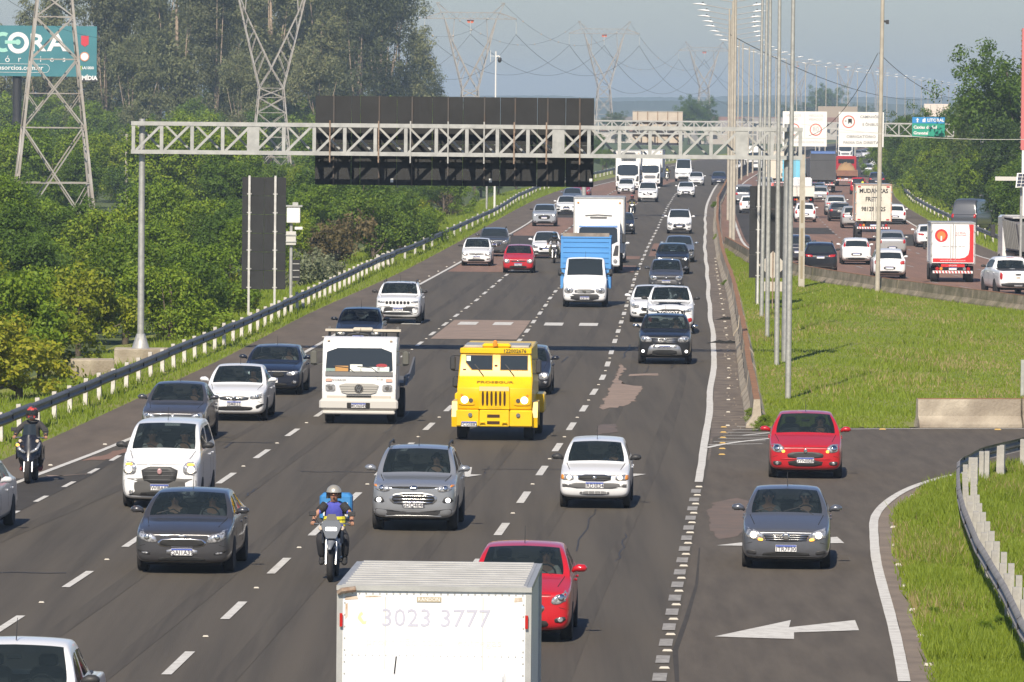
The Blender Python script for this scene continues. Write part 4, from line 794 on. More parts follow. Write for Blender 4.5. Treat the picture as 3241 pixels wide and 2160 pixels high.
def rnd(poly, r=.3, n=3):                                   # soften the corners of an outline
    for _ in range(n - 1):
        q = []
        for i in range(len(poly)):
            a, b = poly[i], poly[(i + 1) % len(poly)]; q += [(a[0] * (1 - r) + b[0] * r, a[1] * (1 - r) + b[1] * r), (a[0] * r + b[0] * (1 - r), a[1] * r + b[1] * (1 - r))]
        poly = q
    return poly
def patch(B, poly, view, offs=.012, rings=(1., .93, .6, .25), soft=2, step=0.):
    """a thin shell laid on the body: outline in front (x,z), rear or side (y,z) view, dropped onto the body surface"""
    poly = rnd(poly, .22, soft) if soft > 1 else poly; cx = sum(p[0] for p in poly) / len(poly); cz = sum(p[1] for p in poly) / len(poly); L = B.p['L']
    dirs = {'f': ((lambda a, z: (a, -L, z)), Vector((0, 1, 0))), 'r': ((lambda a, z: (a, L, z)), Vector((0, -1, 0))), 's': ((lambda a, z: (3, a, z)), Vector((-1, 0, 0))), 'S': ((lambda a, z: (-3, a, z)), Vector((1, 0, 0))), 't': ((lambda a, z: (a, z, 4)), Vector((0, 0, -1)))}[view]
    def hit(a, z, o):
        for k in range(12):
            u = 1 - k * .05; aa, zz = cx + (a - cx) * u, cz + (z - cz) * u; loc, nr, ix, d = B.bvh.ray_cast(Vector(dirs[0](aa, zz)), dirs[1])
            if loc is not None: return loc - dirs[1] * o
        return Vector(dirs[0](a, z)) + dirs[1] * (L / 2)
    rows = []; n = len(poly)
    for r_i, r in enumerate(rings): rows.append([hit(cx + (a - cx) * r, cz + (z - cz) * r, -.012 if r_i == 0 and rings[0] == 1. else offs) for a, z in poly])
    b = MB(); b.grid(rows, closed=True); o = len(b.v); b.v.append(tuple(hit(cx, cz, offs))); k = (len(rings) - 1) * n
    b.f += [(k + i, k + (i + 1) % n, o) for i in range(n)]
    me = b.mesh('patch', None); bm = bmesh.new(); bm.from_mesh(me); bmesh.ops.recalc_face_normals(bm, faces=bm.faces)
    av = Vector((0, 0, 0))
    for f in bm.faces: av += f.normal * f.calc_area()
    if av.dot(dirs[1]) > 0: bmesh.ops.reverse_faces(bm, faces=bm.faces)
    bm.to_mesh(me); bm.free(); me.polygons.foreach_set('use_smooth', [True] * len(me.polygons)); return me
def mobj(name, me, m, parent, slot=True):
    o = bpy.data.objects.new(name, me)
    if not me.materials: me.materials.append(m)
    if me.materials[0] != m: o.material_slots[0].link = 'OBJECT'; o.material_slots[0].material = m
    return link(o, parent)
_wheel = {}
def wheel(t, x, y, r, wd, rimm, sx):
    k = (round(r, 3), round(wd, 3))
    if k not in _wheel:
        a = MB(); a.lathe([(r * .62, -wd / 2), (r * .93, -wd / 2), (r, -wd * .36), (r, wd * .36), (r * .93, wd / 2), (r * .62, wd / 2)], 22, 'x')
        c = MB(); c.lathe([(r * .63, wd * .1), (r * .63, wd * .44), (r * .57, wd * .46), (r * .55, wd * .28), (r * .2, wd * .38), (r * .02, wd * .42)], 18, 'x')
        for i in range(5):
            an = 2 * math.pi * i / 5; q = [(math.cos(an + d) * rr, math.sin(an + d) * rr) for d, rr in ((-.28, r * .16), (-.12, r * .57), (.12, r * .57), (.28, r * .16))]
            c.add([(wd * .42, a_, b_) for a_, b_ in q] + [(wd * .30, a_, b_) for a_, b_ in q], [(3, 2, 1, 0), (0, 1, 5, 4), (2, 3, 7, 6), (1, 2, 6, 5)])
        _wheel[k] = (a.mesh('wheel', TYRE, 40), c.mesh('rim', RIM, 40))
    o = mobj('wheel', _wheel[k][0], TYRE, t); o.location = (x, y, r); o.rotation_euler = (0, 0, 0 if sx > 0 else math.pi)
    if rimm: c = mobj('rim', _wheel[k][1], rimm, o)
    return o
def plate(t, loc, txt, near, yaw=0., w_=.40, h_=.13, face=-1):
    b = MB(); b.box((0, 0, 0), (w_, .012, h_), bev=.004); o = b.build('license_plate', PLATEW, t, loc=loc, rot=(0, 0, 0 if face < 0 else math.pi))
    b = MB(); b.box((0, -.0085, h_ * .36), (w_ * .98, .006, h_ * .24)); b.build('blue_band', PLATEB, o)
    if near and txt: text(txt, h_ * .84, PLATEK, o, (0, -.0115, -h_ * .12), RP, 'plate_lettering', sx=1.02, bold=.002)
def mir(poly): return [(-a, z) for a, z in poly][::-1]
def seated(kind, shirt, skinm=None, loc=(0, 0, 0), parent=None): return None
CARN = 0
def make_car(p, style, color, loc, rz, label, group=None, near=0, txt='', metal=0., name='car', cat='car', rear_view=False, roofc=None, glassm=None, trim=None):
    """style: dict with outlines in metres (x positive half is mirrored)"""
    B = body(p, near > 1); L, W, H = p['L'], p['W'], p['H']; t = empty(name, loc, rz); tag(t, label, cat, group)
    pm = paint(color, metal); gm = glassm or (GLASST if near else GLASSO)
    shell = mobj('body', B.mesh['shell'], pm, t); mobj('windscreen', B.mesh['windscreen'], gm, t)
    if 'rear_window' in B.mesh: mobj('rear_window', B.mesh['rear_window'], GLASSO if not near else gm, t)
    for me in B.sides: mobj('side_window', me, GLASSO if not near else gm, t)
    def P(nm, poly, view, m, par=t, o_=.012, soft=2, both=False, rings=(1., .93, .6, .25)):
        r = mobj(nm, patch(B, poly, view, o_, rings, soft), m, par)
        if both: mobj(nm, patch(B, mir(poly) if view in 'frt' else poly, {'s': 'S'}.get(view, view), o_, rings, soft), m, par)
        return r
    wr = p.get('wr', .31); wt = p.get('wt', .2); tw = W / 2 - wt / 2 - .015; yf = -L / 2 + p['fo']; yb = yf + p['wb']
    if near or not rear_view or True:
        for s in (1, -1):
            for y in (yf, yb):
                ar = [(y + (wr + .055) * math.cos(a), wr + (wr + .055) * math.sin(a)) for a in [math.pi * (-.12 + 1.24 * k / 12) for k in range(13)]]
                if near or s > 0: mobj('wheel_arch', patch(B, ar, 's' if s > 0 else 'S', .006, (1., .95, .5), 1), BLACK, t)
                wheel(t, s * (tw + .012), y, wr, wt, RIM if not style.get('steel') else GPLAS, s)
    # under body
    b = MB(); b.box((0, 0, p.get('gc', .2) + .02), (W * .80, L * .86, .12)); b.build('underbody', BLACK, t)
    z0 = p.get('gc', .2)
    def fz(z): return z
    front = style.get('front', {}); rear = style.get('rear', {})
    do_f = not rear_view; do_r = rear_view or near
    if do_f:
        for nm, poly, m, o_ in front.get('parts', ()): P(nm, poly, 'f', m, o_=o_)
        for nm, poly, m, o_ in front.get('pairs', ()): P(nm, poly, 'f', m, o_=o_, both=True)
        if 'lamp' in front:
            for s in (1, -1):
                poly = front['lamp'] if s > 0 else mir(front['lamp']); h = mobj('headlight', patch(B, poly, 'f', .014, soft=2), style.get('lampm', LAMP), t)
                bz = front.get('bulb')
                if bz:
                    bx_, bz_, br = bz; circ = [(s * bx_ + br * math.cos(a), bz_ + br * math.sin(a)) for a in [2 * math.pi * k / 12 for k in range(12)]]
                    mobj('headlamp_bulb', patch(B, circ, 'f', .026, (1., .9, .5), 1), (LAMPLIT if style.get('lit') == 1 else LAMPW) if style.get('lit') else CHROME, h)
                am = front.get('amber')
                if am: mobj('indicator', patch(B, am if s > 0 else mir(am), 'f', .022, (1., .9, .5), 2), style.get('ambm', AMBER), h)
        loc_, nr, ix, d = B.bvh.ray_cast(Vector((0, -L, front.get('plate', .5))), Vector((0, 1, 0)))
        plate(t, (front.get('platex', 0), loc_.y - .022, front.get('plate', .5)), txt, near)
    if do_r:
        for nm, poly, m, o_ in rear.get('parts', ()): P(nm, poly, 'r', m, o_=o_)
        if 'lamp' in rear:
            P('tail_light', rear['lamp'], 'r', style.get('tailm', TAIL), both=True)
        if 'plate' in rear:
            loc_, nr, ix, d = B.bvh.ray_cast(Vector((0, L, rear['plate'])), Vector((0, -1, 0)))
            if loc_ is not None: plate(t, (0, loc_.y + .02, rear['plate']), txt, near, face=1)
    if near:
        def seam(pts, view, wd=.007):
            n = 7; Q = [Vector((*pts[0], 0)).lerp(Vector((*pts[1], 0)), k / n) for k in range(n + 1)]; d_ = (Q[-1] - Q[0]).normalized(); nn = Vector((-d_.y, d_.x, 0)) * wd
            P('panel_seam', [tuple((q + nn).xy) for q in Q] + [tuple((q - nn).xy) for q in Q[::-1]], view, BLACK, shell, .0035, 1, rings=(.999, .98))
        if not style.get('noseam'):
            for s in (1, -1): seam([(s * W * .415, -L / 2 + p['yc'] - .02), (s * W * .36, -L / 2 + .34)], 't'); seam([(s * W * .38, p['hf'] - .24), (s * W * .47, p['hf'] - .28)], 'f', .005)
            seam([(-W * .3, p['hf'] - .035), (W * .3, p['hf'] - .035)], 'f', .006)
    # mirrors
    ym = -L / 2 + p['yc'] + .38; zm = p.get('belt', p['hc']) + .1; mc = style.get('mirror', 'body')
    mm = pm if mc == 'body' else (CHROME if mc == 'chrome' else DPLAS)
    for s in (1, -1):
        b = MB(); x = s * (W / 2 + .07); b.tube([(x - s * .10, ym, zm - .05), (x - s * .06, ym, zm), (x + s * .0, ym - .02, zm + .02), (x + s * .09, ym, zm + .015), (x + s * .12, ym + .02, zm + .01)], [.03, .06, .085, .08, .05], 8, flat=.8); b.build('mirror', mm, t, smooth=True)
    if style.get('rails'):
        for s in (1, -1):
            xs = s * p.get('rw', .72) * W / 2 * .93; b = MB(); b.tube([(xs, -L / 2 + p['yr'] + .2, H - .03), (xs, -L / 2 + p['yr'] + .35, H + .05), (xs, -L / 2 + p['yR'] - .3, H + .05), (xs, -L / 2 + p['yR'] - .1, H - .02)], .022, 6); b.build('roof_rail', style['rails'], t)
    if style.get('antenna', 1) and near:
        ya = -L / 2 + p['yr'] + .15; b = MB(); b.tube([(0, ya, H), (0, ya + .12, H + .28)], [.008, .004], 5); b.build('antenna', DPLAS, t)
    if roofc:
        rp = [(-.62 * p.get('rw', .72) * W / 2 * 1.4, -L / 2 + p['yr'] + .02), (.62 * p.get('rw', .72) * W / 2 * 1.4, -L / 2 + p['yr'] + .02), (.62 * p.get('rw', .72) * W / 2 * 1.35, -L / 2 + p['yR'] - .02), (-.62 * p.get('rw', .72) * W / 2 * 1.35, -L / 2 + p['yR'] - .02)]
        P('roof_panel', rp, 't', roofc, soft=1, o_=.006)
    if cat == 'pickup': P('bed_cover', [(-W * .40, -L / 2 + p['yt'] + .12), (W * .40, -L / 2 + p['yt'] + .12), (W * .40, L / 2 - .16), (-W * .40, L / 2 - .16)], 't', DPLAS, soft=1, o_=.008)
    if style.get('hood'):
        P('bonnet', [(-.6, -L / 2 + .28), (.6, -L / 2 + .28), (.68, -L / 2 + p['yc'] - .06), (-.68, -L / 2 + p['yc'] - .06)], 't', style['hood'], soft=1, o_=.006)
    if near:
        # wipers, dash, seats, steering wheel
        wy, wz = -L / 2 + p['yc'], p['hc']
        for x in (-.32, .22):
            b = MB(); b.tube([(x + .3, wy - .02, wz + .0), (x + .02, wy + .22, wz + .135), (x - .28, wy + .08, wz + .06)], .011, 5); b.build('wiper', DPLAS, t)
        b = MB(); b.box((0, wy + .42, wz - .12), (W * .72, .5, .16), bev=.05); b.build('dashboard', SEAT, t)
        b = MB(); cxs = .36; b.tube([(cxs + .17 * math.cos(a), wy + .72 - .05 * math.sin(a), wz - .02 + .17 * math.sin(a)) for a in [2 * math.pi * k / 14 for k in range(15)]], .016, 6, False); b.bar((cxs - .16, wy + .72, wz - .02), (cxs + .16, wy + .72, wz - .02), .035); b.build('steering_wheel', DPLAS, t)
        for x in (-.36, .36):
            b = MB(); b.box((x, wy + 1.35, wz - .12), (.48, .16, .62), bev=.07); b.box((x, wy + 1.38, wz + .27), (.26, .1, .17), bev=.04); b.box((x, wy + 1.05, wz - .42), (.48, .55, .15), bev=.05); b.build('seat', SEAT, t)
        b = MB(); b.box((0, wy + .62, H - .20), (.2, .04, .06), bev=.015); b.build('rear_view_mirror', DPLAS, t)
        # door seams and handles on the flank in view
        for s, vv in ((1, 's'), (-1, 'S')):
            for y in (-L / 2 + p['yc'] + .25, -L / 2 + p['yr'] * .5 + p['yR'] * .5 - .05, yb - .1):
                P('door_seam', [(y - .006, z0 + .12), (y + .006, z0 + .12), (y + .006, p.get('belt', p['hc']) - .04), (y - .006, p.get('belt', p['hc']) - .04)], vv, BLACK, shell, .003, 1, rings=(1., .5))
            for y in (-L / 2 + p['yr'] * .5 + p['yR'] * .5 - .22, yb - .22):
                P('door_handle', [(y - .08, p['hc'] - .17), (y + .08, p['hc'] - .17), (y + .08, p['hc'] - .13), (y - .08, p['hc'] - .13)], vv, pm, shell, .03, 1)
    return t
# ------------------------------------------------------------------ body types
def T(**k): return k
HATCH = T(L=3.95, W=1.70, H=1.48, hf=.74, hc=.98, yc=.98, yr=1.72, yR=3.35, yt=3.80, td=.98, tr=.92, wb=2.48, fo=.78, rw=.75, wr=.30, zr=1.45)
SEDAN = T(L=4.4, W=1.72, H=1.47, hf=.73, hc=.96, yc=1.1, yr=1.95, yR=3.15, yt=3.85, td=1.03, tr=.98, wb=2.58, fo=.83, rw=.73, wr=.31, zr=1.44)
SUV = T(L=4.35, W=1.80, H=1.64, hf=.90, hc=1.12, yc=1.08, yr=1.78, yR=3.70, yt=4.15, td=1.12, tr=1.02, wb=2.6, fo=.83, rw=.76, wr=.345, wt=.22, gc=.24, zr=1.60)
PICK = T(L=5.2, W=1.85, H=1.79, hf=1.0, hc=1.20, yc=1.32, yr=2.0, yR=3.15, yt=3.35, td=1.16, tr=1.13, wb=3.05, fo=.95, rw=.74, wr=.37, wt=.25, gc=.30, zr=1.76)
MINI = T(L=4.35, W=1.735, H=1.66, hf=.82, hc=1.08, yc=.92, yr=1.72, yR=3.85, yt=4.2, td=1.10, tr=1.0, wb=2.62, fo=.84, rw=.77, wr=.31, zr=1.62)
def up(d, **k): q = dict(d); q.update(k); return q
# generic faces -------------------------------------------------------
def face(hf, W, lamp='slant', grille='bar', fog=True, bump=None, chrome=False, plate_z=None, lower=True, gsize=1., badge=True):
    w = W / 2; F = {'parts': [], 'pairs': []}; gz = hf - .13
    if lamp == 'slant': F['lamp'] = [(w * .54, hf - .21), (w * .56, hf - .09), (w * .90, hf + .015), (w * .945, hf - .05), (w * .91, hf - .19), (w * .74, hf - .235)]
    elif lamp == 'round': F['lamp'] = [(w * .53, hf - .21), (w * .55, hf - .05), (w * .74, hf + .0), (w * .91, hf - .03), (w * .94, hf - .15), (w * .84, hf - .24), (w * .68, hf - .26)]
    elif lamp == 'slim': F['lamp'] = [(w * .52, hf - .15), (w * .54, hf - .08), (w * .92, hf - .02), (w * .94, hf - .07), (w * .80, hf - .14)]
    elif lamp == 'box': F['lamp'] = [(w * .52, hf - .22), (w * .52, hf - .08), (w * .93, hf - .06), (w * .95, hf - .20)]
    F['bulb'] = (w * .76, hf - .105, .062)
    g = gsize
    if grille == 'bar': F['parts'].append(('grille', [(-w * .50, hf - .16), (-w * .52, hf - .10), (w * .52, hf - .10), (w * .50, hf - .16), (0, hf - .18)], DPLAS, .012))
    elif grille == 'hex': F['parts'] += [('grille_surround', [(-w * .42, hf - .36), (-w * .52, hf - .25), (-w * .40, hf - .15), (w * .40, hf - .15), (w * .52, hf - .25), (w * .42, hf - .36)], CHROME if chrome else DPLAS, .012), ('grille', [(-w * .38, hf - .34), (-w * .47, hf - .25), (-w * .37, hf - .17), (w * .37, hf - .17), (w * .47, hf - .25), (w * .38, hf - .34)], BLACK, .022)]
    elif grille == 'tall': F['parts'] += [('grille_surround', [(-w * .50 * g, hf - .42), (-w * .50 * g, hf - .10), (w * .50 * g, hf - .10), (w * .50 * g, hf - .42)], CHROME if chrome else DPLAS, .012), ('grille', [(-w * .46 * g, hf - .39), (-w * .46 * g, hf - .13), (w * .46 * g, hf - .13), (w * .46 * g, hf - .39)], BLACK, .022)]
    if chrome and grille != 'hex':
        for k in (0, 1): F['parts'].append(('grille_bar', [(-w * .45, hf - .145 - .07 * k), (-w * .45, hf - .125 - .07 * k), (w * .45, hf - .125 - .07 * k), (w * .45, hf - .145 - .07 * k)], CHROME, .03))
    if bump: F['parts'].insert(0, ('bumper_trim', [(-w * .93, bump[0]), (-w * .96, bump[1]), (w * .96, bump[1]), (w * .93, bump[0])], bump[2], .010))
    if lower: F['parts'].append(('lower_intake', [(-w * .60, .30), (-w * .52, .40), (w * .52, .40), (w * .60, .30), (w * .45, .26), (-w * .45, .26)], BLACK, .014))
    if fog:
        F['pairs'].append(('fog_recess', [(w * .68, .34), (w * .66, .42), (w * .88, .46), (w * .90, .38)], DPLAS, .012)); F['pairs'].append(('fog_lamp', [(w * .79 + .05 * math.cos(a), .40 + .045 * math.sin(a)) for a in [2 * math.pi * k / 10 for k in range(10)]], LAMP, .024))
    if badge: F['parts'].append(('badge', [(.07 * math.cos(a), gz - .0 + .05 * math.sin(a)) for a in [2 * math.pi * k / 12 for k in range(12)]], CHROME, .034))
    F['plate'] = plate_z or hf - .30
    return F
def tail(td, W, kind='tall', plate_z=None, bump=None):
    w = W / 2; R = {'parts': []}
    if kind == 'tall': R['lamp'] = [(w * .74, td - .36), (w * .72, td - .06), (w * .90, td - .02), (w * .94, td - .3)]
    elif kind == 'wide': R['lamp'] = [(w * .44, td - .24), (w * .46, td - .10), (w * .93, td - .07), (w * .95, td - .2)]
    else: R['lamp'] = [(w * .62, td - .28), (w * .62, td - .08), (w * .92, td - .06), (w * .95, td - .26)]
    R['plate'] = plate_z or td - .42
    R['parts'].append(('bumper_trim', [(-w * .72, .28), (-w * .80, .42), (w * .80, .42), (w * .72, .28)], bump or DPLAS, .010))
    R['parts'].append(('plate_recess', [(-.30, R['plate'] - .10), (-.32, R['plate'] + .09), (.32, R['plate'] + .09), (.30, R['plate'] - .10)], DPLAS, .008))
    return R
# ------------------------------------------------------------------ the cars
def place(px, py, p, fn=EX, away=False, dh=0., oh=None):
    q = G(px, py); h = (heading(fn, q.y) if fn is not RLX or q.y > 410 else max(.02, heading(fn, q.y))) + dh; d = Vector((math.sin(h), math.cos(h), 0))
    a = p['fo'] if not away else p['L'] - p['fo'] - p['wb']
    return (q + d * (p['L'] / 2 - a)), (-h if not away else math.pi - h)
WHT, BLK, GRY, SIL, RED = (.78, .79, .80), (.012, .013, .016), (.085, .09, .10), (.42, .44, .46), (.45, .014, .022)
CARS = {}
def oncoming(key, px, py, p, style, col, label, near=0, txt='', dh=0., **k):
    loc, rz = place(px, py, p, EX, dh=dh); CARS[key] = make_car(p, style, col, loc, rz, label, k.pop('group', 'oncoming cars on the near carriageway'), near, txt, **k); return CARS[key]
def leaving(key, px, py, p, style, col, label, near=0, txt='', dh=0., **k):
    loc, rz = place(px, py, p, RLX, True, dh=dh); CARS[key] = make_car(p, style, col, loc, rz, label, k.pop('group', 'cars driving away on the reddish carriageway'), near, txt, rear_view=True, **k); return CARS[key]
# --- grey hatchback with hexagonal grille
p = up(SEDAN, L=4.45, W=1.82, H=1.47, hf=.80, hc=1.0, yc=1.15, yr=2.0, yR=3.35, yt=4.0, td=1.05, tr=1.0, wb=2.65, fo=.92, wr=.32)
F = {'lamp': [(.45, .60), (.50, .73), (.83, .865), (.885, .80), (.82, .68), (.64, .595)], 'bulb': (.66, .705, .055), 'plate': .43, 'pairs': [('fog_recess', [(.60, .36), (.58, .42), (.84, .48), (.85, .44)], BLACK, .01), ('fog_lamp', [(.63, .385), (.63, .42), (.76, .43), (.76, .40)], LAMP, .022)],
     'parts': [('grille_surround', [(-.42, .52), (-.49, .60), (-.38, .685), (.38, .685), (.49, .60), (.42, .52), (0, .505)], CHROME, .012), ('grille', [(-.40, .535), (-.46, .60), (-.36, .67), (.36, .67), (.46, .60), (.40, .535), (0, .52)], BLACK, .022), ('lower_intake', [(-.48, .27), (-.40, .34), (.40, .34), (.48, .27), (.38, .25), (-.38, .25)], BLACK, .014), ('badge', [(.08 * math.cos(a), .715 + .032 * math.sin(a)) for a in [.628 * k for k in range(10)]], CHROME, .02), ('plate_mount', [(-.30, .37), (-.30, .49), (.30, .49), (.30, .37)], SATIN, .01)]}
oncoming('focus', 590, 1808, p, {'front': F, 'rear': tail(1.05, 1.82)}, (.085, .085, .092), 'dark grey sedan with hexagonal grille and two people inside, lower left', 2, 'QAI1A39', metal=.5)
# --- silver compact SUV
p = up(SUV, L=4.2, W=1.765, H=1.68, hf=.97, hc=1.13, yc=1.0, yr=1.72, yR=3.55, yt=3.95, td=1.15, wb=2.52, fo=.86, gc=.27, wr=.345)
F = {'lamp': [(.50, .84), (.46, .90), (.56, .97), (.83, 1.0), (.86, .95), (.78, .87), (.64, .83)], 'bulb': (.66, .915, .055), 'amber': [(.76, .93), (.76, .98), (.84, .985), (.84, .94)], 'plate': .575,
     'pairs': [('fog_recess', [(.58, .60), (.64, .74), (.78, .73), (.85, .62)], DPLAS, .012), ('fog_lamp', [(.715 + .055 * math.cos(a), .665 + .055 * math.sin(a)) for a in [.628 * k for k in range(10)]], LAMPW, .024)],
     'parts': [('upper_slot', [(-.50, .915), (-.50, .945), (.50, .945), (.50, .915), (.3, .90), (-.3, .90)], BLACK, .012), ('grille_surround', [(-.40, .56), (-.54, .68), (-.40, .83), (.40, .83), (.54, .68), (.40, .56)], SATIN, .014), ('grille', [(-.37, .585), (-.49, .68), (-.37, .805), (.37, .805), (.49, .68), (.37, .585)], BLACK, .024), ('bumper_trim', [(-.84, .34), (-.85, .50), (-.6, .47), (-.45, .42), (.45, .42), (.6, .47), (.85, .50), (.84, .34), (.5, .30), (-.5, .30)], mat('dark_grey_plastic', (.06, .06, .062), .6), .012), ('skid_plate', [(-.70, .29), (-.55, .35), (.55, .35), (.70, .29)], SATIN, .022), ('badge', [(.09 * math.cos(a), .925 + .04 * math.sin(a)) for a in [.628 * k for k in range(10)]], CHROME, .03)] + [('grille_bar', [(-.46 + .02 * k, .745 - .065 * k - .014), (-.46 + .02 * k, .745 - .065 * k + .014), (.46 - .02 * k, .745 - .065 * k + .014), (.46 - .02 * k, .745 - .065 * k - .014)], CHROME, .036) for k in range(3)]}
oncoming('ecosport', 1315, 1676, p, {'front': F, 'rear': tail(1.15, 1.76), 'rails': DPLAS}, (.40, .42, .45), 'silver compact SUV with chrome three-bar grille right of the delivery motorcyclist', 2, 'GDQ4E46', metal=.6)
# --- white boxy hatchback
p = up(HATCH, L=3.7, W=1.55, H=1.45, hf=.78, hc=.96, yc=1.02, yr=1.62, yR=3.35, yt=3.62, td=.95, tr=.9, wb=2.36, fo=.75, rw=.74, boxy=1., wr=.28, wt=.165, gc=.24)
F = {'lamp': [(.45, .63), (.45, .76), (.745, .775), (.75, .64)], 'bulb': (.56, .70, .055), 'amber': [(.67, .65), (.67, .76), (.745, .765), (.745, .655)], 'plate': .535, 'pairs': [],
     'parts': [('bumper_trim', [(-.74, .46), (-.755, .585), (.755, .585), (.74, .46)], GPLAS, .016), ('grille_surround', [(-.36, .61), (-.40, .77), (.40, .77), (.36, .61)], CHROME, .012), ('grille', [(-.34, .625), (-.375, .755), (.375, .755), (.34, .625)], BLACK, .02), ('lower_intake', [(-.34, .325), (-.33, .40), (.33, .40), (.34, .325)], DPLAS, .014), ('badge', [(.05 * math.cos(a), .69 + .05 * math.sin(a)) for a in [.628 * k for k in range(10)]], CHROME, .034)] + [('grille_bar', [(-.36, .655 + .036 * k), (-.36, .663 + .036 * k), (.36, .663 + .036 * k), (.36, .655 + .036 * k)], GPLAS, .026) for k in range(3)] + [('intake_bar', [(-.33, .35 + .025 * k), (-.33, .357 + .025 * k), (.33, .357 + .025 * k), (.33, .35 + .025 * k)], PLATEW, .022) for k in range(2)] + [('intake_post', [(-.26 + .13 * k, .33), (-.26 + .13 * k, .4), (-.25 + .13 * k, .4), (-.25 + .13 * k, .33)], PLATEW, .024) for k in range(5)]}
oncoming('uno', 1884, 1606, p, {'front': F, 'rear': tail(.95, 1.55), 'steel': 1, 'mirror': 'black', 'lit': 1}, WHT, 'white boxy old hatchback with grey bumper strip, right of the silver compact SUV', 2, 'IRD3E34')
# --- grey saloon on the ramp
p = up(SEDAN, L=4.4, W=1.695, H=1.48, hf=.78, hc=1.0, yc=1.02, yr=2.0, yR=3.2, yt=3.85, td=1.08, tr=1.03, wb=2.55, fo=.88, wr=.30)
F = {'lamp': [(.44, .59), (.43, .69), (.56, .77), (.79, .835), (.83, .77), (.79, .65), (.62, .585)], 'bulb': (.62, .68, .07), 'amber': [(.44, .565), (.44, .615), (.54, .625), (.54, .575)], 'plate': .43, 'pairs': [('fog_recess', [(.56, .30), (.56, .38), (.76, .40), (.76, .32)], DPLAS, .012)],
     'parts': [('grille_surround', [(-.40, .57), (-.46, .71), (.46, .71), (.40, .57), (0, .55)], DPLAS, .012), ('lower_intake', [(-.48, .27), (-.44, .36), (.44, .36), (.48, .27)], BLACK, .014), ('badge', [(-.06, .59), (-.075, .71), (.075, .71), (.06, .59)], CHROME, .045)] + [('grille_bar', [(-.41 - .02 * k, .585 + .04 * k), (-.41 - .02 * k, .605 + .04 * k), (.41 + .02 * k, .605 + .04 * k), (.41 + .02 * k, .585 + .04 * k)], CHROME, .03) for k in range(3)] + [('splitter', [(-.74, .24), (-.76, .28), (.76, .28), (.74, .24)], DPLAS, .02)]}
oncoming('city', 2488, 1796, p, {'front': F, 'rear': tail(1.08, 1.69), 'lit': 1, 'ambm': AMBERLIT}, (.17, .18, .205), 'bluish grey saloon with lit headlights on the ramp, lower right', 2, 'ITR7F30', metal=.6, dh=.01)
# --- red hatchback on the ramp
p = up(HATCH, L=4.02, W=1.75, H=1.53, hf=.80, hc=1.02, yc=.95, yr=1.75, yR=3.4, yt=3.85, td=1.02, wb=2.59, fo=.80, rw=.71, gc=.21)
F = {'lamp': [(.52, .66), (.50, .76), (.60, .84), (.80, .84), (.84, .76), (.76, .66), (.62, .63)], 'bulb': (.68, .75, .075), 'amber': [(.48, .64), (.49, .70), (.56, .70), (.56, .63)], 'plate': .46, 'pairs': [('fog_recess', [(.56, .34), (.56, .43), (.78, .44), (.76, .33)], DPLAS, .012), ('fog_lamp', [(.67 + .045 * math.cos(a), .385 + .045 * math.sin(a)) for a in [.628 * k for k in range(10)]], LAMP, .024)],
     'parts': [('grille', [(-.42, .50), (-.46, .60), (-.30, .66), (.30, .66), (.46, .60), (.42, .50)], DPLAS, .012), ('lower_intake', [(-.40, .31), (-.44, .46), (.44, .46), (.40, .31)], BLACK, .012), ('badge', [(0, .60), (-.055, .68), (0, .76), (.055, .68)], CHROME, .03), ('split_bar', [(-.62, .475), (-.62, .50), (.62, .50), (.62, .475)], mat('red_trim', RED, .3), .016)]}
oncoming('sandero', 2548, 1512, p, {'front': F, 'rear': tail(1.02, 1.75), 'lit': 0, 'ambm': AMBERLIT}, RED, 'red hatchback entering the ramp above the bluish grey saloon', 2, 'OYN0E86')
# --- red hatchback behind the box truck
p = up(HATCH, L=3.89, W=1.70, H=1.52, hf=.84, hc=1.04, yc=.95, yr=1.78, yR=3.3, yt=3.72, td=1.03, wb=2.49, fo=.82)
F = face(.84, 1.70, 'slant', 'hex', True, chrome=True); F['lamp'] = [(.50, .66), (.54, .78), (.80, .90), (.845, .86), (.80, .72), (.62, .64)]; F['bulb'] = (.68, .765, .06)
oncoming('ka', 1650, 2024, p, {'front': F, 'rear': tail(1.03, 1.7)}, (.50, .012, .02), 'bright red hatchback half hidden behind the white box truck in front', 2)
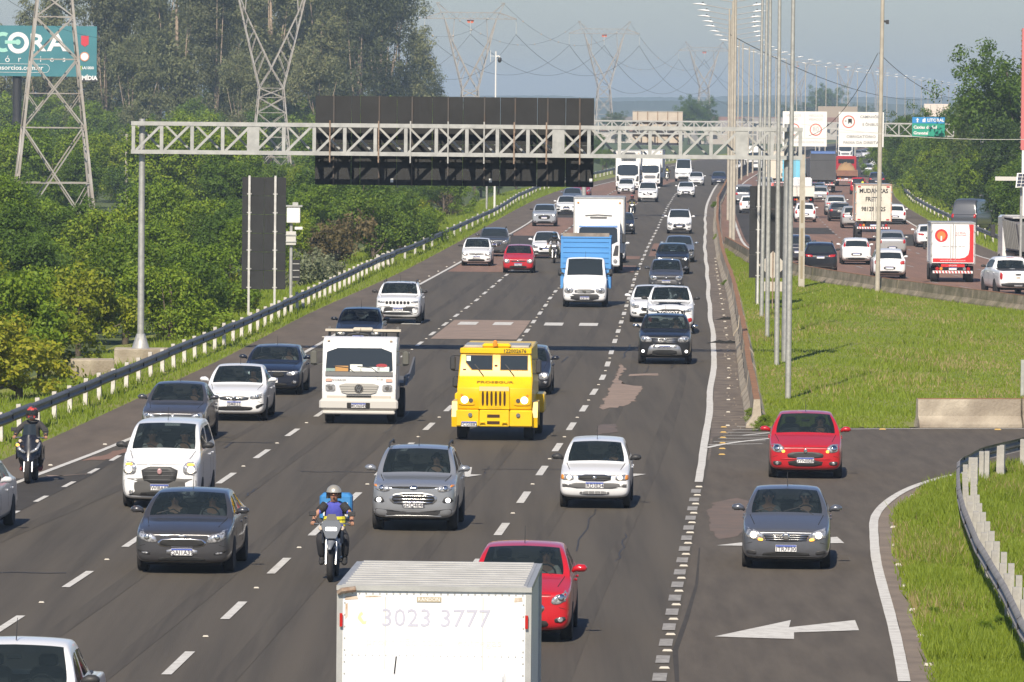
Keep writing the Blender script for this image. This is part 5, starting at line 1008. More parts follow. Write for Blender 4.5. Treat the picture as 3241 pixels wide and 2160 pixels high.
# --- white delivery van
p = up(MINI, L=4.25, W=1.72, H=1.84, hf=1.0, hc=1.22, yc=.78, yr=1.62, yR=3.95, yt=4.15, td=1.2, tr=1.1, wb=2.57, fo=.86, rw=.80, zr=1.82, noside=0)
F = {'lamp': [(.52, .76), (.49, .92), (.56, 1.02), (.76, 1.03), (.83, .90), (.80, .77), (.66, .74)], 'bulb': (.68, .86, .085), 'amber': [(.58, .95), (.60, 1.0), (.74, 1.0), (.76, .95)], 'plate': .475, 'platex': 0, 'pairs': [('fog_lamp', [(.62 + .05 * math.cos(a), .37 + .05 * math.sin(a)) for a in [.628 * k for k in range(10)]], LAMP, .03)],
     'parts': [('bumper_trim', [(-.81, .29), (-.85, .48), (-.845, .67), (-.3, .68), (.3, .68), (.845, .67), (.85, .48), (.81, .29), (.3, .27), (-.3, .27)], mat('bumper_grey', (.085, .083, .08), .65), .012), ('grille', [(-.36, .56), (-.42, .93), (.42, .93), (.36, .56)], DPLAS, .026), ('lower_intake', [(-.45, .30), (-.42, .38), (.42, .38), (.45, .30)], BLACK, .02), ('badge', [(.055 * math.cos(a), .82 + .07 * math.sin(a)) for a in [.628 * k for k in range(10)]], mat('badge_pale_red', (.6, .35, .35), .3, .5), .05)] + [('grille_bar', [(-.36, .63 + .09 * k), (-.36, .645 + .09 * k), (.36, .645 + .09 * k), (.36, .63 + .09 * k)], GPLAS, .036) for k in range(3)]}
oncoming('doblo', 517, 1604, p, {'front': F, 'rear': tail(1.2, 1.72), 'mirror': 'black', 'lit': 1, 'ambm': AMBERLIT}, WHT, 'tall white delivery van with dark grille and bumper behind the dark grey sedan', 2, 'IWI8A87', name='delivery_van', cat='van')
# --- grey saloon behind the van
p = up(SEDAN, W=1.705, H=1.49, hf=.80, hc=1.0)
oncoming('prisma', 556, 1396, p, {'front': face(.80, 1.705, 'slant', 'hex', True, chrome=True), 'rear': tail(1.03, 1.7)}, (.10, .10, .11), 'slate grey saloon directly behind the white delivery van', 2, metal=.5)
# --- white saloon
F = face(.80, 1.726, 'slant', 'tall', True, chrome=True); F['lamp'] = [(.44, .62), (.42, .70), (.60, .75), (.82, .80), (.85, .74), (.76, .64)]; F['bulb'] = (.64, .69, .05); F['plate'] = .50
F['parts'] = [('grille', [(-.40, .585), (-.44, .70), (.44, .70), (.40, .585)], DPLAS, .014), ('grille_bar', [(-.40, .62), (-.40, .635), (.40, .635), (.40, .62)], CHROME, .028), ('grille_bar', [(-.42, .66), (-.42, .675), (.42, .675), (.42, .66)], CHROME, .028), ('lower_intake', [(-.55, .36), (-.50, .42), (.50, .42), (.55, .36), (.45, .31), (-.45, .31)], BLACK, .014), ('badge', [(.06 * math.cos(a), .645 + .06 * math.sin(a)) for a in [.628 * k for k in range(10)]], CHROME, .04)]; F['pairs'] = [('fog_recess', [(.62, .34), (.58, .44), (.80, .52), (.83, .46)], BLACK, .012)]
oncoming('cronos', 748, 1330, up(SEDAN, W=1.726, H=1.51, hf=.80, hc=.99), {'front': F, 'rear': tail(1.03, 1.72)}, WHT, 'white saloon with chrome grille bars between the grey and black saloons at left', 2, 'JBM8I33')
# --- black saloon
F = face(.78, 1.80, 'slim', 'none', True); F['lamp'] = [(.46, .60), (.46, .70), (.82, .76), (.86, .70), (.70, .60)]; F['bulb'] = (.66, .675, .045); F['plate'] = .45
F['parts'] = [('kidney_grille', [(-.38, .56), (-.40, .70), (-.05, .70), (-.04, .56)], BLACK, .02), ('kidney_grille', [(.04, .56), (.05, .70), (.40, .70), (.38, .56)], BLACK, .02), ('lower_intake', [(-.5, .28), (-.46, .38), (.46, .38), (.5, .28)], BLACK, .014)]
oncoming('bmw', 864, 1248, up(SEDAN, L=4.63, W=1.80, H=1.43, hf=.78, hc=.98, wb=2.81, yc=1.35, yr=2.2, yR=3.4, yt=4.1, fo=.78, wr=.32), {'front': F, 'rear': tail(1.03, 1.8), 'lit': 2}, (.012, .016, .03), 'black saloon with glaring white headlights behind the white saloon at left', 2, 'JAH33')
# --- white SUV with black roof
F = face(1.0, 1.82, 'slim', 'none', True); F['lamp'] = [(.52, .84), (.52, .92), (.86, .95), (.87, .86)]; F['bulb'] = (.7, .895, .04); F['plate'] = .59
F['parts'] = [('bumper_trim', [(-.86, .42), (-.87, .70), (-.5, .72), (.5, .72), (.87, .70), (.86, .42), (.5, .36), (-.5, .36)], DPLAS, .010), ('skid_plate', [(-.62, .44), (-.60, .50), (-.36, .52), (.36, .52), (.60, .50), (.62, .44)], SATIN, .022), ('white_band', [(-.30, .66), (-.36, .73), (.36, .73), (.30, .66)], paint(WHT), .02)] + [('grille_slot', [(-.50 + .143 * k, .80), (-.50 + .143 * k, .92), (-.39 + .143 * k, .92), (-.39 + .143 * k, .80)], BLACK, .018) for k in range(7)]
F['pairs'] = [('fog_lamp', [(.66, .60), (.66, .68), (.80, .69), (.82, .61)], LAMP, .024)]
oncoming('compass', 1262, 1024, up(SUV, L=4.4, W=1.82, H=1.64, hf=1.0, hc=1.15, gc=.27), {'front': F, 'rear': tail(1.12, 1.8), 'mirror': 'black', 'rails': DPLAS}, WHT, 'white SUV with black roof and seven-slot grille on the shoulder side lane', 2, 'JBF3I38', roofc=mat('gloss_black', (.012, .012, .014), .25, coat=.7))
# --- black hatchback behind the flatbed
oncoming('onix', 1137, 1108, up(HATCH, W=1.70, hf=.78), {'front': face(.78, 1.70, 'slant', 'hex', True), 'rear': tail(.98, 1.7), 'lit': 1}, (.012, .014, .02), 'black hatchback just behind the roof of the white flatbed truck', 1)
# --- dark old hatchback behind the armoured truck
oncoming('corsa', 1662, 1248, up(HATCH, L=3.74, W=1.61, H=1.42, hf=.72, wr=.285), {'front': face(.72, 1.61, 'round', 'bar', True, bump=(.24, .50, mat('bumper_black_matt', (.04, .04, .042), .7))), 'rear': tail(.98, 1.6), 'steel': 1, 'lit': 1}, (.02, .022, .03), 'dark old hatchback peeking out right of the yellow armoured truck', 2)
# --- black SUV with silver bull bar
F = face(.98, 1.82, 'round', 'none', False); F['lamp'] = [(.44, .76), (.44, .90), (.58, .98), (.80, .98), (.86, .90), (.80, .77)]; F['bulb'] = (.70, .86, .07); F['plate'] = .60
F['parts'] = [('grille', [(-.42, .74), (-.42, .92), (.42, .92), (.42, .74)], DPLAS, .014)] + [('grille_bar', [(-.42, .765 + .05 * k), (-.42, .79 + .05 * k), (.42, .79 + .05 * k), (.42, .765 + .05 * k)], CHROME, .03) for k in range(3)] + [('bull_bar', [(-.64, .28), (-.55, .62), (-.42, .70), (.42, .70), (.55, .62), (.64, .28), (.5, .24), (-.5, .24)], SATIN, .03), ('lower_intake', [(-.46, .34), (-.42, .52), (.42, .52), (.46, .34)], BLACK, .045), ('badge', [(0, .74), (-.055, .83), (0, .92), (.055, .83)], CHROME, .045)]
F['pairs'] = [('fog_lamp', [(.74 + .055 * math.cos(a), .46 + .055 * math.sin(a)) for a in [.628 * k for k in range(10)]], LAMPW, .02), ('spot_lamp', [(.36 + .06 * math.cos(a), .645 + .06 * math.sin(a)) for a in [.628 * k for k in range(10)]], LAMP, .06)]
oncoming('duster', 2104, 1152, up(SUV, L=4.3, W=1.82, H=1.68, hf=.98, hc=1.16, gc=.27, wr=.35), {'front': F, 'rear': tail(1.12, 1.8), 'mirror': 'chrome', 'rails': DPLAS}, (.014, .015, .018), 'black SUV with silver bull bar and roof rails, nearest in the inner lane', 2, 'MKM9B07', metal=.2)
# --- white pickup with black bonnet
F = face(1.05, 1.86, 'slim', 'none', True); F['lamp'] = [(.50, .86), (.50, .96), (.84, 1.05), (.89, .98), (.78, .87)]; F['bulb'] = (.68, .94, .045); F['plate'] = .62
F['parts'] = [('grille', [(-.52, .66), (-.54, .98), (.54, .98), (.52, .66)], BLACK, .016), ('lower_intake', [(-.5, .40), (-.5, .56), (.5, .56), (.5, .40)], DPLAS, .014)]; F['pairs'] = [('fog_recess', [(.66, .44), (.64, .62), (.84, .66), (.86, .5)], mat('red_fog_trim', (.4, .02, .02), .4), .012)]
o = oncoming('hilux', 2121, 1056, up(PICK, W=1.86, H=1.82, hf=1.05, hc=1.24), {'front': F, 'rear': tail(1.15, 1.85), 'mirror': 'black', 'hood': mat('gloss_black', (.012, .012, .014), .25)}, WHT, 'white pickup with black bonnet behind the black SUV with bull bar', 2, name='pickup_truck', cat='pickup', roofc=mat('gloss_black', (.012, .012, .014), .25))
text('TOYOTA', .2, WHITE, o, (0, -2.645, .82), RP, bold=.008, sx=1.1)
oncoming('cruze', 2062, 1020, up(SEDAN, L=4.6, W=1.80, H=1.48, hf=.82), {'front': face(.82, 1.8, 'slant', 'hex', True, chrome=True), 'rear': tail(1.03, 1.8)}, WHT, 'white saloon beside the white pickup, in the second lane', 1)
F = face(.78, 1.66, 'round', 'bar', True, chrome=False, bump=(.24, .56, mat('bumper_mid_grey', (.10, .10, .105), .5))); F['bulb'] = (.62, .67, .075)
oncoming('gol', 2108, 922, up(HATCH, L=3.9, W=1.66, H=1.50, hf=.78), {'front': F, 'rear': tail(.98, 1.66), 'steel': 1}, (.055, .058, .07), 'dark grey hatchback with pale round headlights behind the white pickup', 1, 'IYS0A67')
oncoming('hrv', 2128, 868, up(SUV, W=1.80, H=1.6, hf=.92), {'front': face(.92, 1.8, 'slim', 'tall', True, gsize=.9), 'rear': tail(1.12, 1.8), 'lit': 2}, (.012, .013, .016), 'black crossover with thin white daytime lights in the inner lane', 1)
oncoming('bluesil', 2149, 830, up(SEDAN, W=1.75), {'front': face(.73, 1.75, 'slant', 'bar', True), 'rear': tail(1.03, 1.75)}, (.24, .28, .34), 'silver blue saloon behind the black crossover', 0, metal=.5)
oncoming('spin', 2150, 740, MINI, {'front': face(.82, 1.735, 'round', 'tall', True, chrome=True), 'rear': tail(1.1, 1.73), 'rails': SATIN}, WHT, 'white minivan alone in the inner lane with roof rails', 0)
oncoming('palio', 1641, 864, up(HATCH, L=3.85, W=1.64, H=1.45, hf=.76), {'front': face(.76, 1.64, 'round', 'bar', False, bump=None), 'rear': tail(.98, 1.64), 'steel': 1, 'mirror': 'black', 'lit': 1}, (.48, .018, .028), 'red hatchback between the white hatchback and the blue box truck', 1, 'IYP0A73')
oncoming('wgol', 1509, 842, up(HATCH, L=3.9, W=1.66, H=1.50, hf=.80), {'front': face(.80, 1.66, 'slant', 'bar', True), 'rear': tail(.98, 1.66), 'lit': 2, 'mirror': 'black'}, WHT, 'white hatchback on the left lane beside the red hatchback', 1, 'LJN1F17')
oncoming('creta', 1563, 812, up(SUV, W=1.79, hf=.98), {'front': face(.98, 1.79, 'slant', 'tall', True, chrome=True), 'rear': tail(1.1, 1.8), 'rails': DPLAS}, (.10, .105, .115), 'graphite grey SUV behind the white hatchback on the left lane', 0, metal=.5)
oncoming('wka', 1729, 818, up(SEDAN, L=4.25, W=1.70, H=1.52, hf=.82), {'front': face(.82, 1.7, 'slant', 'hex', True, chrome=True), 'rear': tail(1.03, 1.7)}, WHT, 'white saloon with chrome grille behind the motorcyclist in the second lane', 0)
oncoming('pulse', 1723, 717, up(SUV, L=4.1, W=1.77, H=1.58, hf=.94), {'front': face(.94, 1.77, 'slim', 'tall', True), 'rear': tail(1.1, 1.77), 'lit': 2, 'mirror': 'black'}, (.30, .33, .37), 'pale grey crossover alone on the left lane', 0)
oncoming('versa', 1793, 680, up(SEDAN, W=1.70, H=1.5, hf=.8), {'front': face(.8, 1.7, 'slant', 'tall', True, gsize=.6), 'rear': tail(1.03, 1.7)}, WHT, 'white saloon half hidden left of the tall white box truck', 0)
oncoming('bluecar', 1811, 648, up(SEDAN, W=1.75), {'front': face(.73, 1.75, 'slant', 'bar'), 'rear': tail(1.03, 1.75)}, (.16, .20, .26), 'blue grey car mostly hidden behind the tall white box truck', 0, metal=.4)
oncoming('redfar', 1842, 624, up(HATCH, W=1.68), {'front': face(.74, 1.68, 'slant', 'bar'), 'rear': tail(.98, 1.68)}, (.30, .015, .03), 'dark red car just showing above the tall white box truck', 0)
oncoming('w43', 1981, 615, up(HATCH, W=1.70, H=1.5), {'front': face(.74, 1.7, 'slant', 'hex', True), 'rear': tail(.98, 1.7)}, WHT, 'white hatchback right in front of the refrigerated truck', 0)
oncoming('l200', 2050, 640, PICK, {'front': face(1.0, 1.85, 'slim', 'hex', True, chrome=True), 'rear': tail(1.1, 1.85)}, WHT, 'white pickup in the middle lanes ahead of the second white truck', 0, name='pickup_truck', cat='pickup')
oncoming('hb20', 2171, 625, up(HATCH, W=1.72, H=1.47), {'front': face(.76, 1.72, 'slant', 'hex', True), 'rear': tail(.98, 1.72)}, WHT, 'white hatchback alone in the inner lane far up the road', 0)
oncoming('w48', 2203, 588, up(SEDAN, W=1.75, H=1.5), {'front': face(.76, 1.75, 'slant', 'bar', True), 'rear': tail(1.03, 1.7)}, WHT, 'white saloon next to the far white van', 0)
oncoming('blk31', 1969, 742, up(HATCH, W=1.70, hf=.76), {'front': face(.76, 1.70, 'slant', 'bar', True), 'rear': tail(.98, 1.7), 'lit': 1}, (.014, .016, .022), 'black hatchback peeking out right of the tall white box truck', 0)
oncoming('w30', 1932, 832, up(HATCH, W=1.70, hf=.78), {'front': face(.78, 1.70, 'slant', 'bar', True), 'rear': tail(.98, 1.7)}, WHT, 'sliver of a white car beside the cab of the tall white box truck', 0)
oncoming('edge', -142, 1690, up(SEDAN, W=1.75), {'front': face(.73, 1.75), 'rear': tail(1.03, 1.75)}, (.62, .63, .64), 'flank of a silver white car cut off by the left border', 1)
oncoming('farw', 2325, 545, up(HATCH, W=1.7), {'front': face(.74, 1.7), 'rear': tail(.98, 1.7)}, WHT, 'far white car left of the white lorry behind the lamp poles', 0)
oncoming('fard', 2275, 586, up(HATCH, W=1.7), {'front': face(.74, 1.7), 'rear': tail(.98, 1.7)}, (.03, .035, .06), 'far dark car half hidden by the lamp pole cluster', 0)
# pickup cut off at the lower left
p = up(PICK, L=5.25, W=1.86, H=1.80, hf=1.05, hc=1.22); q = AT(12, 2100, 76.0); h = heading(EX, 90)
CARS['pick'] = make_car(p, {'front': face(1.05, 1.86, 'slim', 'hex', True), 'rear': tail(1.15, 1.86), 'mirror': 'black'}, WHT, Vector((q.x, 76 + 2.6, 0)), -h, 'white pickup cut off by the lower left corner of the picture', 'oncoming cars on the near carriageway', 2, name='pickup_truck', cat='pickup')
# ------------------------------------------------------------------ cars driving away on the right
leaving('r1', 2595, 866, up(SUV, W=1.82, H=1.66, L=4.4), {'rear': tail(1.12, 1.82, 'wide', .88), 'rails': DPLAS, 'mirror': 'black'}, (.014, .015, .017), 'black SUV with roof rails right behind the square concrete post', 0, 'IZB4H57')
leaving('r2', 2524, 836, up(SUV, W=1.8), {'rear': tail(1.12, 1.8, 'wide')}, (.03, .035, .05), 'dark blue SUV mostly hidden by the lamp poles', 0)
leaving('r3', 2709, 838, up(HATCH, L=4.06, W=1.69, H=1.50, td=1.0), {'rear': up(tail(1.0, 1.69, 'tall', .60, DPLAS), lamp=[(.62, .98), (.60, 1.32), (.70, 1.34), (.76, 1.0)])}, WHT, 'white hatchback with tall pillar tail lights ahead of the black SUV', 0, 'IVZ6H27')
leaving('r4', 2813, 882, up(HATCH, L=4.07, W=1.733, H=1.54, td=1.02), {'rear': tail(1.02, 1.733, 'box', .56, DPLAS)}, WHT, 'white hatchback nearest on the reddish carriageway, behind the lone beige pole', 0, 'IYX4G53')
leaving('r5', 2822, 810, up(SEDAN, L=4.3, W=1.74, H=1.53, td=1.08, tr=1.04, hf=.8), {'rear': tail(1.08, 1.74, 'tall', .50)}, (.45, .45, .44), 'silver saloon just ahead of the nearest white hatchback', 0, metal=.4)
leaving('r9', 2942, 783, up(SEDAN, L=4.7, W=1.81, H=1.44, td=1.0, tr=.98), {'rear': tail(1.0, 1.8, 'wide', .62)}, WHT, 'white saloon half hidden left of the red and white box truck', 0)
leaving('r10', 2832, 709, up(HATCH, W=1.72, H=1.5), {'rear': tail(.98, 1.72, 'tall')}, WHT, 'white hatchback right beside the old removals truck', 0)
leaving('r11', 2700, 723, up(SUV, W=1.76, H=1.62), {'rear': tail(1.12, 1.76, 'tall')}, (.5, .5, .5), 'silver SUV tucked in left of the old removals truck', 0, metal=.4)
leaving('r12', 2658, 701, up(SEDAN, L=4.6, W=1.80, H=1.46, td=1.05), {'rear': tail(1.05, 1.8, 'box', .8)}, (.016, .017, .02), 'black saloon left of the silver SUV and the removals truck', 0)
leaving('r13', 2645, 682, up(SUV, W=1.80), {'rear': tail(1.12, 1.8, 'wide'), 'rails': SATIN}, (.55, .56, .56), 'pale silver SUV just beyond the black saloon', 0, metal=.3)
leaving('r14', 2548, 704, up(HATCH, W=1.66), {'rear': tail(.98, 1.66, 'tall', .62)}, WHT, 'white hatchback with red tail lights behind the concrete post top', 0)
leaving('r15', 2595, 640, up(HATCH, L=3.9, W=1.69, H=1.53), {'rear': tail(.98, 1.69, 'tall')}, (.48, .48, .47), 'silver hatchback behind the dark curtain-sided truck', 0, metal=.4)
leaving('r16', 2587, 626, up(SEDAN, W=1.75), {'rear': tail(1.03, 1.75, 'tall'), 'tailm': BRAKE}, (.2, .21, .23), 'grey car with lit brake lights close behind the dark truck', 0, metal=.4)
leaving('r19', 2716, 616, up(PICK, L=4.5, W=1.70, H=1.6, hf=.85, hc=1.05, td=1.0, tr=.98, wr=.31, gc=.25), {'rear': tail(1.0, 1.7, 'tall', .5)}, (.42, .02, .03), 'red pickup ahead of the removals truck with a motorcyclist behind it', 0, name='pickup_truck', cat='pickup')
leaving('r20', 2775, 594, up(SUV, W=1.84, H=1.72), {'rear': tail(1.12, 1.84, 'box')}, (.018, .02, .03), 'black SUV beside the foot of the trees on the far lane', 0)
leaving('r21', 2745, 554, up(HATCH, W=1.7), {'rear': tail(.98, 1.7, 'tall')}, (.35, .36, .37), 'small silver car far ahead of the red truck', 0, metal=.4)
leaving('r22', 2770, 532, up(SUV, W=1.75), {'rear': tail(1.12, 1.75, 'tall')}, WHT, 'tiny white SUV near the far bend', 0)
leaving('r23', 2800, 541, up(SUV, W=1.75), {'rear': tail(1.12, 1.75, 'tall'), 'tailm': BRAKE}, (.02, .02, .03), 'tiny dark car with a lit red tail lamp near the far bend', 0)
leaving('r24', 2787, 566, up(HATCH, W=1.7), {'rear': tail(.98, 1.7, 'tall')}, WHT, 'small white car just ahead of the black SUV by the trees', 0)
leaving('r26', 2355, 648, up(PICK, W=1.8), {'rear': tail(1.15, 1.8, 'box')}, (.32, .33, .35), 'silver pickup behind the beige lamp pole in the median lane', 0, name='pickup_truck', cat='pickup', metal=.4)
leaving('r27', 2372, 676, up(HATCH, W=1.7), {'rear': tail(.98, 1.7, 'tall'), 'tailm': BRAKE}, WHT, 'white car with red tail lights half hidden by the dark sign back', 0)
leaving('r28', 2423, 612, up(SUV, W=1.7), {'rear': tail(1.1, 1.7, 'tall'), 'tailm': BRAKE}, (.25, .26, .28), 'grey car between the lamp poles behind the cream box truck', 0)
p = up(PICK, L=5.35, W=1.87, H=1.80, hf=1.0, td=1.20, tr=1.16)
o = leaving('s10', 3206, 934, p, {'rear': {'parts': [('rear_bumper', [(-.80, .40), (-.88, .62), (.88, .62), (.80, .40)], DPLAS, .03), ('tailgate_handle', [(-.14, .96), (-.14, 1.04), (.14, 1.04), (.14, .96)], DPLAS, .012), ('badge', [(-.1, .83), (-.1, .87), (.1, .87), (.1, .83)], mat('gold_badge', (.6, .4, .1), .3, .7), .012), ('brake_lamp', [(-.2, 1.74), (-.2, 1.76), (.2, 1.76), (.2, 1.74)], TAIL, .01)], 'lamp': [(.76, .74), (.74, 1.10), (.88, 1.12), (.91, .76)], 'plate': .52}, 'mirror': 'black'}, WHT, 'white double-cab pickup seen from behind at the right border', 1, 'JBX0G42', name='pickup_truck', cat='pickup', dh=-.12)
# ------------------------------------------------------------------ trucks
def solid(profile, W, bev=.05, seg=2, name='solid', taper=None):
    """side profile (y,z) swept across the width with bevelled edges"""
    n = len(profile); b = MB(); tp = taper or (lambda z: 1.)
    b.add([(-W / 2 * tp(z), y, z) for y, z in profile] + [(W / 2 * tp(z), y, z) for y, z in profile], [tuple(range(n)), tuple(range(2 * n - 1, n - 1, -1))] + [(i, n + i, n + (i + 1) % n, (i + 1) % n) for i in range(n)])
    me = b.mesh(name, None); bm = bmesh.new(); bm.from_mesh(me); bmesh.ops.recalc_face_normals(bm, faces=bm.faces)
    if bev: bmesh.ops.bevel(bm, geom=bm.edges[:], offset=bev, segments=seg, profile=.6, affect='EDGES', clamp_overlap=True)
    bm.to_mesh(me); bm.free(); me.polygons.foreach_set('use_smooth', [True] * len(me.polygons)); me.set_sharp_from_angle(angle=math.radians(35)); return me
def fpanel(t, name, poly, pl, m, off_=.012, th=.02, smooth=1, parent=None):
    """a panel lying on a slanted front plane: poly (x,z), plane through (y0,z0)-(y1,z1)"""
    (y0, z0), (y1, z1) = pl; poly = rnd(poly, .16, smooth + 1) if smooth else poly; f = lambda z: y0 + (y1 - y0) * (z - z0) / (z1 - z0) if z1 != z0 else y0
    b = MB(); b.prism(poly[::-1], lambda a, c, tt: (a, f(c) - off_ + .0 + (th - tt) - th, c), th); o = b.build(name, m, parent or t); return o
def sq(x0, x1, z0, z1): return [(x0, z0), (x1, z0), (x1, z1), (x0, z1)]
def disc(x, z, r, n=14): return [(x + r * math.cos(2 * math.pi * k / n), z + r * math.sin(2 * math.pi * k / n)) for k in range(n)]
def twheel(t, x, y, r, wd, s): return wheel(t, x, y, r, wd, GPLAS, s)
def tmirror(t, x, y, z, h=.42, w=.2, m=DPLAS):
    s = 1 if x > 0 else -1
    b = MB(); b.box((x, y, z), (w, .12, h), bev=.05); o = b.build('mirror', m, t); b = MB(); b.tube([(x - s * .3, y + .1, z + h * .45), (x, y, z + h * .5)], .015, 5); b.tube([(x - s * .3, y + .1, z - h * .45), (x, y, z - h * .5)], .015, 5); b.build('mirror_arm', m, o)
def box_body(t, W, y0, y1, z0, z1, m, roofm=None, trim=ALW, ribs=0):
    b = MB(); b.box((0, (y0 + y1) / 2, (z0 + z1) / 2), (W, y1 - y0, z1 - z0)); o = b.build('cargo_box', m, t)
    b = MB()
    for x in (-1, 1):
        b.box((x * W / 2, y0 + .03, (z0 + z1) / 2), (.07, .07, z1 - z0)); b.box((x * W / 2, y1 - .03, (z0 + z1) / 2), (.07, .07, z1 - z0)); b.box((x * W / 2, (y0 + y1) / 2, z1), (.075, y1 - y0 + .01, .06)); b.box((x * W / 2, (y0 + y1) / 2, z0), (.075, y1 - y0 + .01, .08))
    b.box((0, y0, z1), (W + .078, .072, .058)); b.box((0, y1, z1), (W + .078, .072, .058)); b.build('frame_rail', trim, o)
    b = MB(); b.box((0, (y0 + y1) / 2, z1 + .012), (W - .05, y1 - y0 - .05, .05)); b.build('box_roof', roofm or ALW, o)
    for k in range(ribs):
        y = y0 + (y1 - y0) * (k + .5) / ribs; b = MB(); b.box((0, y, z1 + .045), (W - .12, .05, .018)); b.build('roof_rib', roofm or ALW, o)
    return o
def chassis(t, W, y0, y1, z, rear=True):
    b = MB()
    for x in (-.42, .42): b.box((x, (y0 + y1) / 2, z), (.12, y1 - y0, .2))
    b.box((0, (y0 + y1) / 2, z + .1), (W * .9, y1 - y0, .08)); b.build('chassis', BLACK, t)
def tplace(px, py, fn=EX, away=False, dh=0.):
    q = G(px, py); h = (heading(fn, q.y) if fn is not RLX or q.y > 410 else max(.02, heading(fn, q.y))) + dh; return q, (-h if not away else math.pi - h)
TGRP = 'trucks on the highway'
TW = paint((.78, .785, .785))
# --- white flatbed recovery truck
q, rz = tplace(1142, 1338); t = empty('flatbed_truck', q, rz); tag(t, 'white cab-over flatbed truck left of the yellow armoured truck', 'truck', TGRP)
PR = [(-.95, .58), (-1.0, .95), (-.97, 1.36), (-.80, 2.10), (-.66, 2.30), (-.30, 2.40), (.72, 2.36), (.80, 1.4), (.80, .62)]
mobj('cab', solid(PR, 2.05, .07), TW, t)
WS = ((-.97, 1.36), (-.80, 2.10)); LO = ((-1.0, .95), (-.97, 1.36)); LB = ((-.95, .58), (-1.0, .95))
ws = fpanel(t, 'windscreen', [(-.93, 1.38), (.93, 1.38), (.89, 2.10), (-.89, 2.10)], WS, GLASSO, .006)
fpanel(t, 'screen_base', sq(-.93, .93, 1.335, 1.45), WS, GPLAS, .014, .02, 0)
for x, c, w_, h_ in ((-.48, (.42, .22, .06), .18, .15), (-.08, (.70, .72, .66), .17, .19), (.3, (.74, .78, .76), .28, .12), (.66, (.62, .70, .66), .17, .13), (-.78, (.2, .28, .25), .14, .08)):
    fpanel(t, 'dashboard_paper', sq(x - w_, x + w_, 1.46, 1.46 + h_), WS, mat('paper_%d' % int(x * 100), c, .7), .024, .006, 0, ws)
fpanel(t, 'red_cap', [(.62 + .16 * math.cos(a), 1.62 + .055 * math.sin(a)) for a in [.524 * k for k in range(12)]], WS, mat('cap_red', (.32, .04, .05), .8), .024, .006, 0, ws)
for x in (-.2, .45):
    b = MB(); b.tube([(x + .08, -.985, 1.42), (x - .1, -.96, 1.56), (x - .5, -.95, 1.6)], .012, 5); b.build('wiper', DPLAS, t)
fpanel(t, 'grille_panel', [(-.46, .84), (.46, .84), (.56, 1.13), (-.56, 1.13)], ((-.98, .8), (-1.0, 1.15)), mat('grille_grey', (.42, .41, .38), .6), .02)
for k in range(3): fpanel(t, 'grille_slot', sq(-.48 - .03 * k, .48 + .03 * k, .90 + .065 * k, .912 + .065 * k), ((-.98, .8), (-1.0, 1.15)), DPLAS, .03, .012, 0)
o = fpanel(t, 'round_emblem', disc(0, .985, .125), ((-.98, .8), (-1.0, 1.15)), CHROME, .035)
fpanel(t, 'emblem_face', disc(0, .985, .10), ((-.98, .8), (-1.0, 1.15)), DPLAS, .042, .02, 1, o)
b = MB()
for sx in (-1, 1): b.bar((sx * .07, -1.062, 1.05), (sx * .025, -1.062, .90), .022); b.bar((sx * .025, -1.062, .90), (0, -1.062, 1.0), .022)
b.bar((-.04, -1.063, 1.06), (0, -1.063, .99), .02); b.bar((.04, -1.063, 1.06), (0, -1.063, .99), .02); b.build('emblem_letters', CHROME, o)
for sx in (-1, 1):
    a = sorted((sx * .65, sx * .92)); h = fpanel(t, 'headlight', sq(a[0], a[1], .92, 1.10), ((-.98, .8), (-1.0, 1.15)), LAMP, .016)
    fpanel(t, 'headlamp_bulb', disc(sx * .78, 1.0, .06), ((-.98, .8), (-1.0, 1.15)), CHROME, .03, .014, 0, h)
    a = sorted((sx * .74, sx * .92)); fpanel(t, 'indicator', sq(a[0], a[1], 1.18, 1.26), LO, mat('indicator_pale', (.62, .36, .28), .4), .014)
    b = MB(); b.box((sx * .86, -.70, 2.29), (.08, .08, .04), bev=.015); b.build('marker_lamp', mat('marker_beige', (.5, .4, .3), .5), t)
    tmirror(t, sx * 1.27, -.72, 1.82, .40, .19, mat('mirror_back', (.10, .10, .085), .6)); twheel(t, sx * .86, 0, .42, .24, sx); twheel(t, sx * .9, 3.3, .42, .26, sx)
b = MB(); b.box((0, -1.02, .55), (2.17, .22, .34), bev=.08); b.build('bumper', mat('bumper_light_grey', (.52, .51, .48), .6), t)
b = MB(); b.box((0, -.99, .33), (2.0, .2, .1), bev=.03); b.build('bumper_lip', mat('bumper_light_grey', (.5, .5, .48), .6), t)
b = MB(); b.box((0, -1.1, .53), (.64, .08, .17), bev=.02); b.build('plate_recess', BLACK, t); plate(t, (0, -1.15, .53), 'MOI6049', 1)
b = MB(); b.box((0, -.98, .755), (1.76, .06, .07)); b.build('lower_slot', mat('slot_beige', (.5, .46, .4), .7), t); b = MB(); b.box((0, -.99, .775), (.68, .08, .045)); b.build('dark_slot', BLACK, t)
text('WORKER', .085, mat('badge_grey', (.25, .24, .23), .5), t, (-.56, -1.005, 1.22), RP, sx=1.2); text('5-120', .07, mat('badge_grey', (.25, .24, .23), .5), t, (.58, -1.005, 1.25), RP)
chassis(t, 1.9, .3, 4.9, .75); b = MB(); b.box((0, 3.1, 1.02), (2.25, 4.4, .1)); b.build('flat_bed', GPLAS, t); BEDM = mat('bed_side', (.16, .16, .165), .6, .3)
for sx in (-1, 1):
    b = MB(); b.box((sx * 1.13, 3.3, 1.12), (.05, 3.9, .22)); b.build('bed_side', BEDM, t)
b = MB(); b.prism([(.92, 1.0), (5.2, 1.12), (5.4, 1.6), (5.2, 1.62)], lambda a, c, tt: (1.16 + tt, a, c), .05); b.build('raised_side', BEDM, t)
b = MB()
